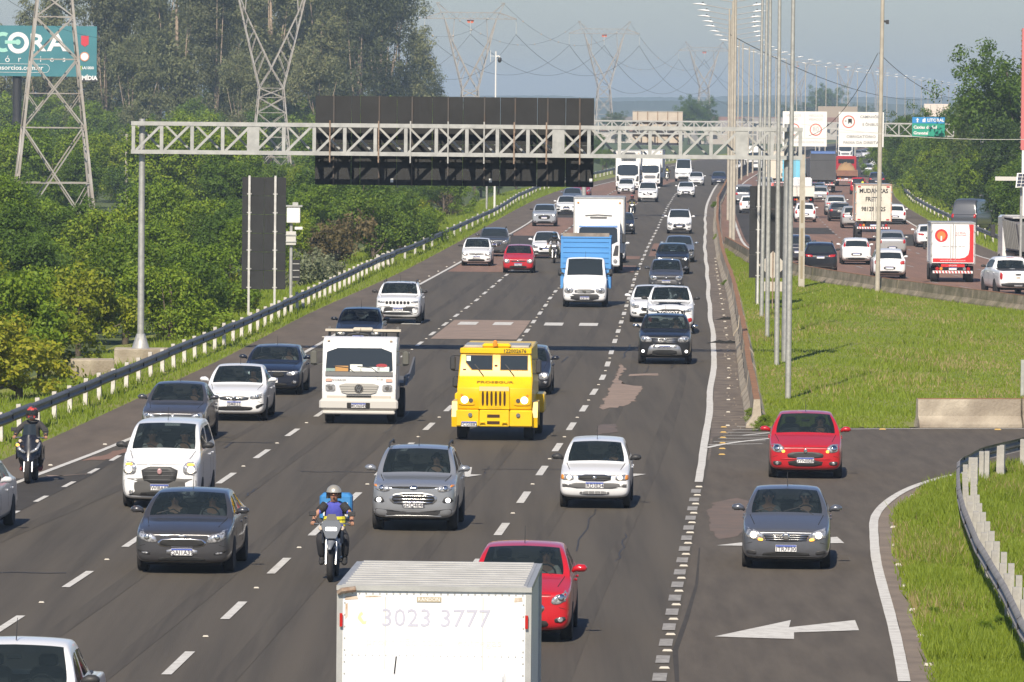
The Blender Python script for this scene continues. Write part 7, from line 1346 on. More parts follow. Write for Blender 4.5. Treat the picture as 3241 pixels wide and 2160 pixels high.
def driver(car, side, label, shirt, skinm=SKIN, hair=HAIRD, glasses=False, wheel_=None, dy=0., cap=None):
    p = [k for k, v in CARS.items() if v is car]; o = CARPOS[car.name]; wy, wz = o
    M4 = Matrix.Translation(car.location) @ Matrix.Rotation(car.rotation_euler.z, 4, 'Z'); x = .36 * side; loc = M4 @ Vector((x, wy + 1.12 + dy, wz - .40))
    t = empty('person', loc, car.rotation_euler.z); tag(t, label, 'person', 'people sitting in the cars'); drv = side > 0 if wheel_ is None else wheel_
    hx = (.16, -.42, .34) if drv else (.12, -.30, .10)
    pts = [(0, 0, 0), (0, .06, .2), (0, .08, .40), (0, .05, .52), (0, .02, .60), (0, .0, .68), (0, .0, .76), (.17, .07, .44), (.25, -.08, .24), hx, (-.17, .07, .44), (-.25, -.08, .24), (-hx[0], hx[1], hx[2]), (.1, -.35, .05), (.12, -.6, -.25), (-.1, -.35, .05), (-.12, -.6, -.25)]
    ed = [(0, 1), (1, 2), (2, 3), (3, 4), (4, 5), (5, 6), (2, 7), (7, 8), (8, 9), (2, 10), (10, 11), (11, 12), (0, 13), (13, 14), (0, 15), (15, 16)]
    rd = [(.16, .12), (.15, .11), (.15, .1), .055, .075, .095, .07, .06, .045, .03, .06, .045, .03, .08, .05, .08, .05]
    skinned('body', pts, ed, rd, skinm, t); k = [0, 1, 2, 7, 8, 10, 11]; ix = {v: i for i, v in enumerate(k)}
    skinned('shirt', [pts[i] for i in k], [(ix[a], ix[b]) for a, b in ed if a in ix and b in ix], [(.18, .14), (.17, .13), (.165, .115), .075, .06, .075, .06], shirt, t)
    head_parts(t, (0, 0, .68), skinm, hair, glasses)
    for s in (-1, 1): hand(t, (s * hx[0], hx[1], hx[2]), skinm, s, (.5, 0, 0))
    return t
CARPOS = {}
for k, v in CARS.items(): pass
def car_dims(key, p): CARPOS[CARS[key].name] = (-p['L'] / 2 + p['yc'], p['hc'])
car_dims('focus', T(L=4.45, yc=1.15, hc=1.0)); car_dims('ecosport', T(L=4.2, yc=1.0, hc=1.13)); car_dims('uno', T(L=3.7, yc=1.02, hc=.96)); car_dims('city', T(L=4.4, yc=1.02, hc=1.0)); car_dims('sandero', T(L=4.02, yc=.95, hc=1.02)); car_dims('doblo', T(L=4.25, yc=.78, hc=1.22)); car_dims('compass', T(L=4.4, yc=1.08, hc=1.15)); car_dims('cronos', T(L=4.4, yc=1.1, hc=.99)); car_dims('bmw', T(L=4.63, yc=1.35, hc=.98)); car_dims('prisma', T(L=4.4, yc=1.1, hc=1.0)); car_dims('ka', T(L=3.89, yc=.95, hc=1.04)); car_dims('duster', T(L=4.3, yc=1.08, hc=1.16)); car_dims('hilux', T(L=5.2, yc=1.32, hc=1.24))
CW = cloth('white', (.62, .6, .57)); CB = cloth('black', (.03, .03, .032)); CG = cloth('grey', (.22, .22, .24)); CBl = cloth('navy', (.04, .06, .14))
driver(CARS['focus'], 1, 'driver of the dark grey sedan in a dark top, hand on the wheel', CG, glasses=True); driver(CARS['focus'], -1, 'passenger in sunglasses beside the driver of the dark grey sedan', CB, SKIN2, glasses=True)
driver(CARS['city'], 1, 'driver of the bluish grey saloon in a dark shirt', CB, SKIN2, HAIRG, True); driver(CARS['city'], -1, 'passenger in sunglasses in the bluish grey saloon', CG, SKIN, HAIRD, True)
driver(CARS['ecosport'], 1, 'driver behind the wheel of the silver compact SUV', CG, SKIN2); driver(CARS['doblo'], 1, 'driver of the tall white delivery van', CW); driver(CARS['doblo'], -1, 'passenger in a white shirt in the tall white delivery van', CW, SKIN3)
driver(CARS['compass'], 1, 'driver of the white SUV with black roof', CB, SKIN2); driver(CARS['uno'], 1, 'driver of the white boxy old hatchback', CBl); driver(CARS['sandero'], 1, 'driver of the red hatchback on the ramp', CB); driver(CARS['cronos'], 1, 'driver of the white saloon at left', CG); driver(CARS['bmw'], 1, 'driver of the black saloon at left', CW, SKIN2); driver(CARS['prisma'], 1, 'driver of the slate grey saloon', CB); driver(CARS['ka'], 1, 'driver of the bright red hatchback behind the box truck', CW)
driver(CARS['duster'], 1, 'driver of the black SUV with bull bar', CG); driver(CARS['hilux'], 1, 'driver of the white pickup with black bonnet', CB)
# ------------------------------------------------------------------ motorcycles and riders
def motorcycle(loc, rz, label, kind='trail', col=(.25, .27, .30), near=True, lit=True, away=False):
    t = empty('scooter' if kind == 'scooter' else 'motorcycle', loc, rz); tag(t, label, 'scooter' if kind == 'scooter' else 'motorcycle', 'motorcycles in the traffic'); pm = mat('bike_paint_%d' % int(col[0] * 999), col, .5, coat=.15)
    r, wd = (.27, .12) if kind == 'scooter' else (.32, .11)
    for y in (-.65, .65):
        b = MB(); b.lathe([(r * .68, -wd / 2), (r * .9, -wd / 2), (r, -wd * .2), (r, wd * .2), (r * .9, wd / 2), (r * .68, wd / 2)], 20, 'x', (0, y, r)); w_ = b.build('wheel', TYRE, t, smooth=40)
        b = MB(); b.lathe([(r * .69, -.03), (r * .62, -.03), (.05, -.05), (.05, .05), (r * .62, .03), (r * .69, .03)], 14, 'x', (0, y, r)); b.build('rim', SATIN, w_)
    for s in (-1, 1):
        b = MB(); b.tube([(s * .09, -.65, r), (s * .09, -.55, .62), (s * .08, -.42, 1.0)], [.026, .03, .022], 8); b.build('fork_leg', SATIN, t)
        b = MB(); b.tube([(s * .07, .65, r), (s * .08, .2, .38), (s * .08, .0, .42)], .028, 6); b.build('swing_arm', DPLAS, t)
        b = MB(); b.tube([(s * .04, -.42, 1.02), (s * .2, -.38, 1.06), (s * .40, -.28, 1.04)], .014, 6); h = b.build('handlebar', SATIN, t); b = MB(); b.tube([(s * .28, -.33, 1.05), (s * .40, -.28, 1.04)], .02, 6); b.build('grip', BLACK, h)
        b = MB(); b.tube([(s * .24, -.37, 1.06), (s * .34, -.40, 1.2)], .007, 5); b.box((s * .36, -.40, 1.24), (.14, .03, .09), bev=.03); b.build('mirror', DPLAS, t)
        b = MB(); b.lathe([(.03, -.03), (.045, 0), (.03, .03)], 8, 'y', (s * .2, -.52, .98)); b.build('indicator', mat('indicator_clear', (.6, .5, .4), .3), t)
        b = MB(); b.tube([(s * .1, -.05, .33), (s * .27, -.02, .33)], .014, 6); b.build('foot_peg', DPLAS, t)
    b = MB(); b.box((0, .05, .48), (.26, .5, .34), bev=.08); b.build('engine', GPLAS, t); b = MB(); b.tube([(.13, -.1, .4), (.16, .3, .38), (.17, .8, .52)], [.025, .035, .05], 8); b.build('exhaust', SATIN, t)
    b = MB(); b.tube([(0, .1, .80), (0, .45, .82), (0, .85, .88)], [.13, .14, .08], 8, flat=.5); b.build('seat', BLACK, t, smooth=True)
    if kind == 'scooter':
        DK = mat('scooter_black', (.012, .012, .016), .25, coat=.6)
        b = MB(); b.grid([[(x * k, y - .1 * (1 - abs(x)) , z) for x in (-1, -.7, -.35, 0, .35, .7, 1)] for k, y, z in ((.10, -.62, .52), (.26, -.56, .62), (.30, -.50, .85), (.24, -.46, 1.02), (.14, -.44, 1.12))]); b.build('front_fairing', DK, t, smooth=True)
        for s in (-1, 1):
            b = MB(); b.tube([(s * .27, -.60, .95), (s * .2, -.66, .80), (s * .06, -.70, .72)], [.02, .045, .03], 6); b.build('headlight', LAMP, t, smooth=True)
            b = MB(); b.grid([[(s * .30, -.5 + .2 * k, .55 + .1 * j) for k in range(4)] for j in range(4)]); b.build('leg_shield', DK, t)
        b = MB(); b.grid([[(x * .17, -.42 - .05 * (1 - abs(x)), 1.08 + .0) for x in (-1, -.5, 0, .5, 1)], [(x * .13, -.34 - .05 * (1 - abs(x)), 1.36) for x in (-1, -.5, 0, .5, 1)]]); b.build('windshield', GLASSO, t, smooth=True)
        b = MB(); b.tube([(-.26, -.62, .9), (-.22, -.65, .88)], .035, 8); b.build('indicator_lit', AMBERLIT, t)
    else:
        b = MB(); b.tube([(0, -.3, .88), (0, -.12, .97), (0, .12, .86)], [.09, .16, .1], 10, flat=.8); b.build('tank', pm, t, smooth=True)
        b = MB(); b.prism([(-.19, 1.03), (-.14, 1.13), (.14, 1.13), (.19, 1.03), (.09, .80), (-.09, .80)], lambda a, c, tt: (a, -.60 + tt + (c - .9) * .08, c), .07); b.build('headlight_cowl', pm, t)
        b = MB(); b.box((0, -.585, .97), (.21, .04, .075), bev=.015); b.build('headlight', LAMPW if lit else LAMP, t)
        b = MB(); b.prism([(-.11, 1.13), (-.07, 1.24), (.07, 1.24), (.11, 1.13)], lambda a, c, tt: (a, -.52 + tt + (c - 1.1) * .5, c), .01); b.build('fly_screen', DPLAS, t)
        b = MB(); b.tube([(0, -1.0, .62), (0, -.75, .74), (0, -.5, .74)], [.03, .085, .1], 8, flat=.35); b.build('front_mudguard', pm, t, smooth=True)
        for s in (-1, 1): b = MB(); b.grid([[(s * .17, -.4, .95), (s * .2, -.2, .95), (s * .17, .0, .9)], [(s * .15, -.38, .7), (s * .2, -.2, .68), (s * .15, .0, .7)]]); b.build('side_panel', pm, t)
    b = MB(); b.box((0, 1.0, .62), (.18, .02, .14)); b.build('license_plate', PLATEW, t); b = MB(); b.box((0, .98, .84), (.14, .05, .06)); b.build('tail_light', TAIL, t)
    return t
def torso_mat(skinm, clothm):
    k = 'body_' + skinm.name + clothm.name
    if k in _mats: return _mats[k]
    m = bpy.data.materials.new(k); N, Lk, b = nodes(m); b.inputs['Roughness'].default_value = .8; tc = N.new('ShaderNodeTexCoord'); sp = N.new('ShaderNodeSeparateXYZ'); Lk.new(tc.outputs['Object'], sp.inputs[0])
    ab = N.new('ShaderNodeMath'); ab.operation = 'ABSOLUTE'; Lk.new(sp.outputs[0], ab.inputs[0]); g1 = N.new('ShaderNodeMath'); g1.operation = 'GREATER_THAN'; g1.inputs[1].default_value = .27; Lk.new(ab.outputs[0], g1.inputs[0]); g2 = N.new('ShaderNodeMath'); g2.operation = 'GREATER_THAN'; g2.inputs[1].default_value = 1.43; Lk.new(sp.outputs[2], g2.inputs[0])
    mx_ = N.new('ShaderNodeMath'); mx_.operation = 'MAXIMUM'; Lk.new(g1.outputs[0], mx_.inputs[0]); Lk.new(g2.outputs[0], mx_.inputs[1]); mx = N.new('ShaderNodeMix'); mx.data_type = 'RGBA'; Lk.new(mx_.outputs[0], mx.inputs[0])
    gc = lambda q: q.node_tree.nodes['Principled BSDF'].inputs['Base Color'].default_value; mx.inputs[6].default_value = gc(clothm); mx.inputs[7].default_value = gc(skinm); l1 = N.new('ShaderNodeMath'); l1.operation = 'LESS_THAN'; l1.inputs[1].default_value = .93; Lk.new(sp.outputs[2], l1.inputs[0]); m3 = N.new('ShaderNodeMix'); m3.data_type = 'RGBA'; Lk.new(l1.outputs[0], m3.inputs[0]); Lk.new(mx.outputs[2], m3.inputs[6]); m3.inputs[7].default_value = (.03, .03, .033, 1); Lk.new(m3.outputs[2], b.inputs['Base Color']); _mats[k] = m; return m
def rider(loc, rz, label, jacket, trousers, helmet, skinm=SKIN, sleeves=True, vest=None, shoes=CB, visor=True, stripe=None):
    t = empty('person', loc, rz); tag(t, label, 'person', 'riders on the motorcycles')
    pts = [(0, .28, .90), (0, .25, 1.08), (0, .17, 1.30), (0, .12, 1.43), (0, .07, 1.50), (0, .05, 1.58), (0, .04, 1.66)]
    L_ = [(.17, .14, 1.36), (.34, .0, 1.18), (.35, -.20, 1.10), (.36, -.27, 1.08)]; K_ = [(.13, .12, .86), (.24, -.18, .78), (.21, .02, .40), (.21, -.06, .34)]
    ed = [(i, i + 1) for i in range(6)]; rd = [(.17, .13), (.155, .12), (.165, .11), .06, .075, .098, .07]
    def arms(s): return [(s * a, b, c) for a, b, c in L_]
    def add(base, ch, rr):
        i = len(pts); pts.extend(ch); rd.extend(rr); ed.append((base, i)); ed.extend((i + k, i + k + 1) for k in range(len(ch) - 1)); return i
    ra = add(2, arms(1), [.062, .05, .038, .034]); la = add(2, arms(-1), [.062, .05, .038, .034]); rl = add(0, [(a, b, c) for a, b, c in K_], [.09, .07, .05, .045]); ll = add(0, [(-a, b, c) for a, b, c in K_], [.09, .07, .05, .045])
    skinned('body', pts, ed, rd, torso_mat(skinm, vest or jacket), t)
    def piece(nm, idx, grow, m):
        ix = {v: i for i, v in enumerate(idx)}; skinned(nm, [pts[i] for i in idx], [(ix[a], ix[b]) for a, b in ed if a in ix and b in ix], [tuple(q + grow for q in rd[i]) if isinstance(rd[i], tuple) else rd[i] + grow for i in idx], m, t)
    sl = [ra, ra + 1, ra + 2, la, la + 1, la + 2] if sleeves else [ra, la]
    piece('jacket', [0, 1, 2, 3] + sl, .022, jacket)
    if not sleeves:
        for s in (1, -1): b = MB(); b.tube([(s * .16, .14, 1.37), (s * .27, .06, 1.26)], [.085, .075], 10); b.build('sleeve', jacket, t, smooth=True)
    if vest:
        piece('vest', [0, 1, 2, 3], .042, vest)
        if stripe:
            for k, z in enumerate((1.13, 1.065, 1.0)): b = MB(); b.lathe([(.212, -.027), (.212, .027)], 16, 'z'); o = b.build('reflective_stripe', stripe, t, loc=(0, .245 - (z - 1.08) * .35, z)); o.scale = (1, .80, 1)
    piece('trousers', [0, rl, rl + 1, rl + 2, ll, ll + 1, ll + 2], .02, trousers)
    for s in (1, -1):
        b = MB(); b.tube([(s * .21, .06, .40), (s * .21, .03, .34), (s * .21, -.08, .31), (s * .22, -.2, .31)], [.055, .06, .055, .035], 8, flat=.9); b.build('shoe', shoes, t, smooth=True); hand(t, (s * .36, -.25, 1.075), skinm, s, (.2, 0, 0))
    c = Vector((0, .05, 1.60)); R = .142
    b = MB(); b.grid([[c + Vector((R * math.sin(e) * math.cos(a), R * 1.08 * math.sin(e) * math.sin(a), R * 1.0 * math.cos(e) + .01)) for a in [2 * math.pi * k / 18 for k in range(18)]] for e in [.02 + k * .19 for k in range(9)]], closed=True); hl = b.build('helmet', helmet, t, smooth=True)
    b = MB(); b.grid([[c + Vector((R * 1.01 * math.cos(a), R * 1.09 * math.sin(a), dz)) for a in [math.pi * (-.02 + 1.04 * k / 12) for k in range(13)]] for dz in (.02, -.06, -.11)]); b.build('helmet_back', helmet, hl, smooth=True)
    if visor:
        b = MB(); b.grid([[c + Vector((R * 1.015 * math.cos(a), R * 1.10 * math.sin(a), dz)) for a in [math.pi * (1.1 + .8 * k / 10) for k in range(11)]] for dz in (.07, .0, -.035)]); b.build('visor', GLASSO, hl, smooth=True)
        b = MB(); b.grid([[c + Vector((R * 1.0 * math.cos(a), R * 1.12 * math.sin(a), dz)) for a in [math.pi * (1. + 1. * k / 10) for k in range(11)]] for dz in (-.055, -.09, -.125)]); b.build('chin_bar', helmet, hl, smooth=True)
    head_parts(t, (0, .05, 1.58), skinm); return t
def bike(px, py, blabel, rlabel, kind, col, jacket, trousers, helmet, away=False, **k):
    q = G(px, py); fn = RLX if away else EX; h = heading(fn, q.y); d = Vector((math.sin(h), math.cos(h), 0)); loc = q + d * .65; rz = -h if not away else math.pi - h
    motorcycle(loc, rz, blabel, kind, col, lit=k.pop('lit', True)); return rider(loc, rz, rlabel, jacket, trousers, helmet, **k)
DJ = cloth('charcoal', (.045, .043, .045)); OLV = cloth('olive', (.10, .10, .065)); JEAN = cloth('jeans', (.03, .03, .035)); VB = cloth('vest_blue', (.07, .08, .42)); VY = mat('vest_yellow', (.80, .72, .05), .6); HV = mat('vest_hi_vis', (.62, .62, .05), .7)
HSIL = mat('helmet_champagne', (.50, .47, .40), .3, .5); HRED = mat('helmet_red_white', (.04, .04, .045), .3, c2=(.5, .06, .05), scale=9, contrast=(.5, .54)); HBLK = mat('helmet_black', (.03, .03, .035), .25, coat=.6); HBLU = mat('helmet_blue', (.06, .16, .3), .3, c2=(.03, .03, .04), scale=10)
r = bike(1046, 1842, 'grey trail motorcycle with lit headlight in front of the white box truck', 'delivery rider in blue and yellow vest and silver helmet', 'trail', (.13, .145, .17), CB, JEAN, HSIL, sleeves=False, vest=VB, stripe=VY, visor=False)
q = G(1046, 1842); h = heading(EX, q.y); bl = mat('bag_blue', (.03, .18, .44), .55, c2=(.04, .22, .5), scale=4)
b = MB(); b.box((0, 0, 0), (.60, .42, .52), bev=.06); o = b.build('delivery_bag', bl, loc=q + Vector((math.sin(h), math.cos(h), 0)) * 1.35 + Vector((0, 0, 1.30)), rot=(0, 0, -h)); tag(o, 'blue delivery box behind the rider in the yellow and blue vest', 'bag')
for x in (-.2, .2): b = MB(); b.box((x, -.222, -.06), (.06, .02, .3)); b.build('strap', WHITE, o)
bike(88, 1532, 'black scooter with V-shaped headlight at the left border', 'scooter rider in a charcoal jacket and red white helmet at the left border', 'scooter', (.015, .015, .02), DJ, DJ, HRED, shoes=cloth('shoe_red', (.25, .05, .05)))
bike(1753, 834, 'dark motorcycle with lit headlight beside the white saloon', 'rider in olive trousers and blue helmet beside the white saloon', 'trail', (.05, .05, .06), CB, OLV, HBLU)
bike(2000, 688, 'dark motorcycle right of the tall white box truck', 'rider with a black jacket and yellow vest band right of the tall white box truck', 'trail', (.03, .03, .03), CB, CB, HRED, vest=CB, stripe=HV)
bike(2111, 573, 'far motorcycle between the second white truck and the van', 'far rider in a yellow vest between the second white truck and the van', 'trail', (.03, .03, .03), CB, JEAN, HBLK, vest=HV)
bike(2730, 619, 'motorcycle close behind the red pickup', 'rider in a green and yellow vest close behind the red pickup', 'trail', (.1, .1, .1), CB, JEAN, HBLK, away=True, vest=HV)
bike(2384, 690, 'white motorcycle beside the dark sign back', 'rider in a white top beside the dark sign back', 'trail', (.6, .6, .6), CW, JEAN, HBLK, away=True)
# ------------------------------------------------------------------ vegetation
def leafmat(name, ca, cb, cc, trans=.35):
    m = bpy.data.materials.new(name); N, Lk, b = nodes(m); b.inputs['Roughness'].default_value = .6; b.inputs['Specular IOR Level'].default_value = .3
    ge = N.new('ShaderNodeNewGeometry'); rp = N.new('ShaderNodeValToRGB'); e = rp.color_ramp.elements; e[0].color = (*ca, 1); e[1].color = (*cc, 1); e[0].position = .0; e[1].position = 1.; k = e.new(.55); k.color = (*cb, 1)
    oi = N.new('ShaderNodeObjectInfo'); ad = N.new('ShaderNodeMath'); ad.operation = 'MULTIPLY_ADD'; ad.inputs[1].default_value = .55; Lk.new(ge.outputs['Random Per Island'], ad.inputs[0]); ml = N.new('ShaderNodeMath'); ml.operation = 'MULTIPLY'; ml.inputs[1].default_value = .45; Lk.new(oi.outputs['Random'], ml.inputs[0]); Lk.new(ml.outputs[0], ad.inputs[2]); Lk.new(ad.outputs[0], rp.inputs[0]); Lk.new(rp.outputs[0], b.inputs['Base Color'])
    tr = N.new('ShaderNodeBsdfTranslucent'); Lk.new(rp.outputs[0], tr.inputs[0]); mx = N.new('ShaderNodeMixShader'); mx.inputs[0].default_value = trans; Lk.new(b.outputs[0], mx.inputs[1]); Lk.new(tr.outputs[0], mx.inputs[2]); Lk.new(mx.outputs[0], N['Material Output'].inputs[0]); return m
LG = leafmat('leaf_bright', (0.101, 0.182, 0.012), (0.182, 0.277, 0.019), (0.311, 0.365, 0.030)); LD = leafmat('leaf_dark', (0.056, 0.109, 0.013), (0.098, 0.175, 0.018), (0.182, 0.252, 0.026)); LE = leafmat('leaf_eucalyptus', (0.112, 0.138, 0.063), (0.180, 0.203, 0.090), (0.285, 0.277, 0.135)); LY = leafmat('leaf_yellow', (0.138, 0.194, 0.011), (0.275, 0.306, 0.020), (0.413, 0.362, 0.031)); LB = leafmat('leaf_brown', (.10, .085, .035), (.15, .12, .05), (.22, .17, .08)); LP = leafmat('leaf_pale', (.12, .15, .07), (.2, .23, .13), (.32, .33, .2))
BARK = mat('bark', (.16, .125, .095), .95, c2=(.09, .07, .055), scale=3, detail=6); BARKP = mat('bark_pale', (.34, .27, .2), .9, c2=(.22, .17, .13), scale=1.2, detail=6)
def leaves(centers, rg, per, size, spread, up=.35, aspect=.55, droop=0.):
    C = np.repeat(np.array([c[:3] for c in centers]), per, 0); R = np.repeat(np.array([c[3] for c in centers]), per); n = len(C)
    d = rg.normal(size=(n, 3)); d /= np.linalg.norm(d, axis=1)[:, None]; rad = R * rg.random(n) ** .45 * spread; P = C + d * rad[:, None] * [1, 1, .8]
    nrm = d * .9 + rg.normal(size=(n, 3)) * .45 + [0, 0, up]; nrm /= np.linalg.norm(nrm, axis=1)[:, None]
    t = rg.normal(size=(n, 3)) - [0, 0, droop]; t -= nrm * (t * nrm).sum(1)[:, None]; t /= np.linalg.norm(t, axis=1)[:, None]; s = np.cross(nrm, t); L = size * rg.uniform(.6, 1.35, n)[:, None]; w_ = L * aspect
    V = np.stack([P - t * L * .5, P + s * w_ * .5 + nrm * L * .08, P + t * L * .5, P - s * w_ * .5 + nrm * L * .08], 1).reshape(-1, 3); F = np.arange(n * 4).reshape(n, 4); return V, F
def npmesh(name, V, F, m):
    me = bpy.data.meshes.new(name); n, k = F.shape; me.vertices.add(len(V)); me.vertices.foreach_set('co', V.astype(np.float32).ravel()); me.loops.add(n * k); me.loops.foreach_set('vertex_index', F.astype(np.int32).ravel()); me.polygons.add(n); me.polygons.foreach_set('loop_start', np.arange(0, n * k, k, dtype=np.int32)); me.materials.append(m); me.update(calc_edges=True); me.validate(); return me
def clumps(rg, n, rx, rz, z0, rc, hollow=.5, lumps=5, lob_=(.35, .62)):
    lob = [(rg.uniform(-.55, .55) * rx, rg.uniform(-.55, .55) * rx, z0 + rz * rg.uniform(.1, .75 if lob_[0] > .3 else .95), rg.uniform(*lob_)) for _ in range(lumps)]; out = []
    for i in range(n):
        l = lob[rg.integers(lumps)]; d = rg.normal(size=3); d /= np.linalg.norm(d); k = (hollow + (1 - hollow) * rg.random()) * l[3]
        out.append((l[0] + d[0] * k * rx, l[1] + d[1] * k * rx, max(z0 * .4, l[2] + d[2] * k * rz * .75), rc * rg.uniform(.6, 1.3)))
    return out
PROT = {}
def proto_tree(key, m, seed, n, per, rx, rz, z0, rc, size, bark=BARK, trunkr=.12, limbs=5, **k):
    rg = np.random.default_rng(seed); cl = clumps(rg, n, rx, rz, z0, rc, k.pop('hollow', .5), k.pop('lumps', 6), k.pop('lob_', (.35, .62))); V, F = leaves(cl, rg, per, size, 1., **k); crown = npmesh('crown', V, F, m)
    b = MB(); top = z0 + rz * .7; b.tube([(0, 0, -.5), (.05, .03, top * .3), (-.08, .06, top * .65), (.05, 0, top)], [trunkr * 1.3, trunkr, trunkr * .7, trunkr * .25], 7)
    for i in range(limbs):
        c = cl[rg.integers(len(cl))]; s = top * rg.uniform(.15, .55); b.tube([(0, .03, s), (c[0] * .45, c[1] * .45, s + (c[2] - s) * .35), (c[0] * .9, c[1] * .9, c[2])], [trunkr * .55, trunkr * .35, trunkr * .12], 5)
    PROT[key] = (crown, b.mesh('trunk', bark, True))
proto_tree('b1', LG, 1, 120, 110, 2.6, 3.2, .9, .55, .165); proto_tree('b2', LD, 2, 120, 110, 2.8, 3.4, .9, .58, .165); proto_tree('b3', LY, 3, 100, 90, 2.4, 2.8, .8, .52, .19); proto_tree('b4', LG, 4, 150, 110, 3.0, 4.6, 1.2, .6, .18); proto_tree('b5', LD, 5, 150, 110, 2.8, 4.8, 1.2, .6, .175); proto_tree('b6', LB, 6, 60, 40, 2.2, 2.2, .7, .6, .25, limbs=8); proto_tree('b7', LP, 7, 60, 46, 2.2, 2.6, .7, .55, .24)
proto_tree('e1', LE, 11, 260, 70, 6.4, 17., 6.5, 1.3, .42, BARKP, .3, 10, droop=1.2, lumps=15, lob_=(.2, .36), up=.2, aspect=.4); proto_tree('e2', LE, 12, 260, 70, 5.8, 19., 6., 1.25, .42, BARKP, .3, 10, droop=1.2, lumps=15, lob_=(.2, .34), up=.2, aspect=.4); proto_tree('e3', LE, 13, 220, 70, 6.2, 15., 4., 1.3, .42, BARKP, .24, 6, droop=1.2, lumps=13, lob_=(.22, .38), up=.2, aspect=.4)
proto_tree('e4', leafmat('leaf_euc_dark', (.07, .09, .042), (.11, .13, .06), (.18, .185, .09)), 14, 280, 70, 6.0, 20., 4.5, 1.4, .42, BARKP, .26, 6, droop=1.2, lumps=17, lob_=(.22, .38), up=.2, aspect=.4)
proto_tree('r1', LD, 21, 300, 90, 5.8, 9.4, 2.4, .85, .24, BARK, .26, 12, lumps=16); proto_tree('r2', leafmat('leaf_deep', (.035, .07, .018), (.07, .12, .026), (.17, .20, .04)), 22, 260, 90, 5.2, 8.4, 2., .9, .25, BARK, .26, 10, lumps=14)
VN = 0
def plant(key, x, y, sc, label, cat='tree', group=None, name=None, z=-.8, zs=1.):
    global VN; VN += 1; t = empty(name or ('shrub' if cat == 'shrub' else 'tree'), (x, y, z), random.uniform(0, 6.28)); t.scale = (sc, sc, sc * zs); tag(t, label, cat, group); me, tk = PROT[key]; mobj('crown', me, me.materials[0], t); mobj('trunk', tk, tk.materials[0], t); return t
random.seed(31)
def where(px):
    return 'far left' if px < 450 else 'left' if px < 900 else 'centre left' if px < 1500 else 'centre'
cnt = {}
LABS = {'b1': 'bright green', 'b2': 'dark green', 'b3': 'yellowish green', 'b4': 'tall bright green', 'b5': 'tall dark green', 'b6': 'dry brown', 'b7': 'pale grey-green'}
def scrub(key, x, y, sc, zs=1., place=''):
    lab = '%s shrub of the left thicket, %s' % (LABS[key], place); return plant(key, x, y, sc, lab, 'shrub', 'shrubs of the thicket left of the road', zs=zs)
# named shrubs at the edge of the thicket (photo position of the crown, distance)
def at_px(key, px, Y, sc, place, zs=1.): return scrub(key, AT(px, 700, Y).x, Y, sc, zs, place)
at_px('b3', 60, 186, .95, 'nearest at the left border', .85); at_px('b3', 130, 204, .95, 'just behind the nearest one', .9); at_px('b1', 5, 200, 1.0, 'at the left border behind the nearest one'); at_px('b3', 250, 226, .9, 'left of the gantry post'); at_px('b1', 170, 238, .8, 'left of the gantry post, farther back'); at_px('b2', 110, 262, .9, 'dark gap filler at the left')
at_px('b2', 400, 236, 1.0, 'right behind the gantry post'); at_px('b1', 540, 232, .85, 'right of the gantry post foot'); at_px('b2', 620, 240, .8, 'low beside the crash barrier'); at_px('b3', 720, 262, .6, 'below the tall sign back'); at_px('b1', 660, 262, .9, 'left of the tall sign back')
at_px('b7', 990, 300, .72, 'flowering right of the camera post'); at_px('b7', 1040, 306, .6, 'flowering beside the crash barrier'); at_px('b6', 1060, 345, 1.05, 'above the flowering ones'); at_px('b6', 990, 340, .9, 'right of the white cabinet')
at_px('b2', 1180, 352, 1.05, 'big and rounded below the dark boards'); at_px('b2', 1270, 362, 1.0, 'rounded beside the crash barrier bend'); at_px('b1', 1350, 380, .8, 'at the end of the rounded group'); at_px('b3', 1330, 392, .9, 'yellowing behind the rounded group')
zones = [(234, 290, 18), (290, 360, 24), (360, 450, 34), (450, 560, 40), (560, 680, 44), (680, 820, 30), (820, 1000, 22)]
for a, c, n in zones:
    for i in range(n):
        for _ in range(20):
            y = random.uniform(a, c); xl = -.0885 * y - 3; xr = RAX(y) - 4.2; x = random.uniform(xl, xr)
            if y > 680: xl = max(xl, xr - 45); x = random.uniform(xl, xr)
            px = 1620 + x / y * FPX
            if not (700 < px < 940 and y < 262) and not (y < 215 and x > RAX(y) - 6): break
        k = random.choice(['b1', 'b2', 'b4', 'b5', 'b3', 'b1'] if y < 400 else ['b4', 'b5', 'b1', 'b2', 'b4', 'b5', 'b6'])
        edge = 1 if x < xr - 6 else .75; mz = (8.85 + .8 - (575 - 318) * y / FPX) if px < 700 and y < 430 else (9.65 - (528 - 322) * y / FPX) if 760 < px < 960 and y < 770 else 99
        sc = random.uniform(.75, 1.15) * edge * (.85 if y < 300 else 1. if y < 450 else 1.2 if y < 700 else 1.05)
        sc = min(sc, max(.8, mz) / {'b1': 4.0, 'b2': 4.2, 'b3': 3.6, 'b4': 5.7, 'b5': 5.9, 'b6': 3}[k])
        scrub(k, x, y, sc, random.uniform(.85, 1.1), '%s, %s' % ('near edge' if y < 300 else 'middle depth' if y < 520 else 'far back', where(px)))
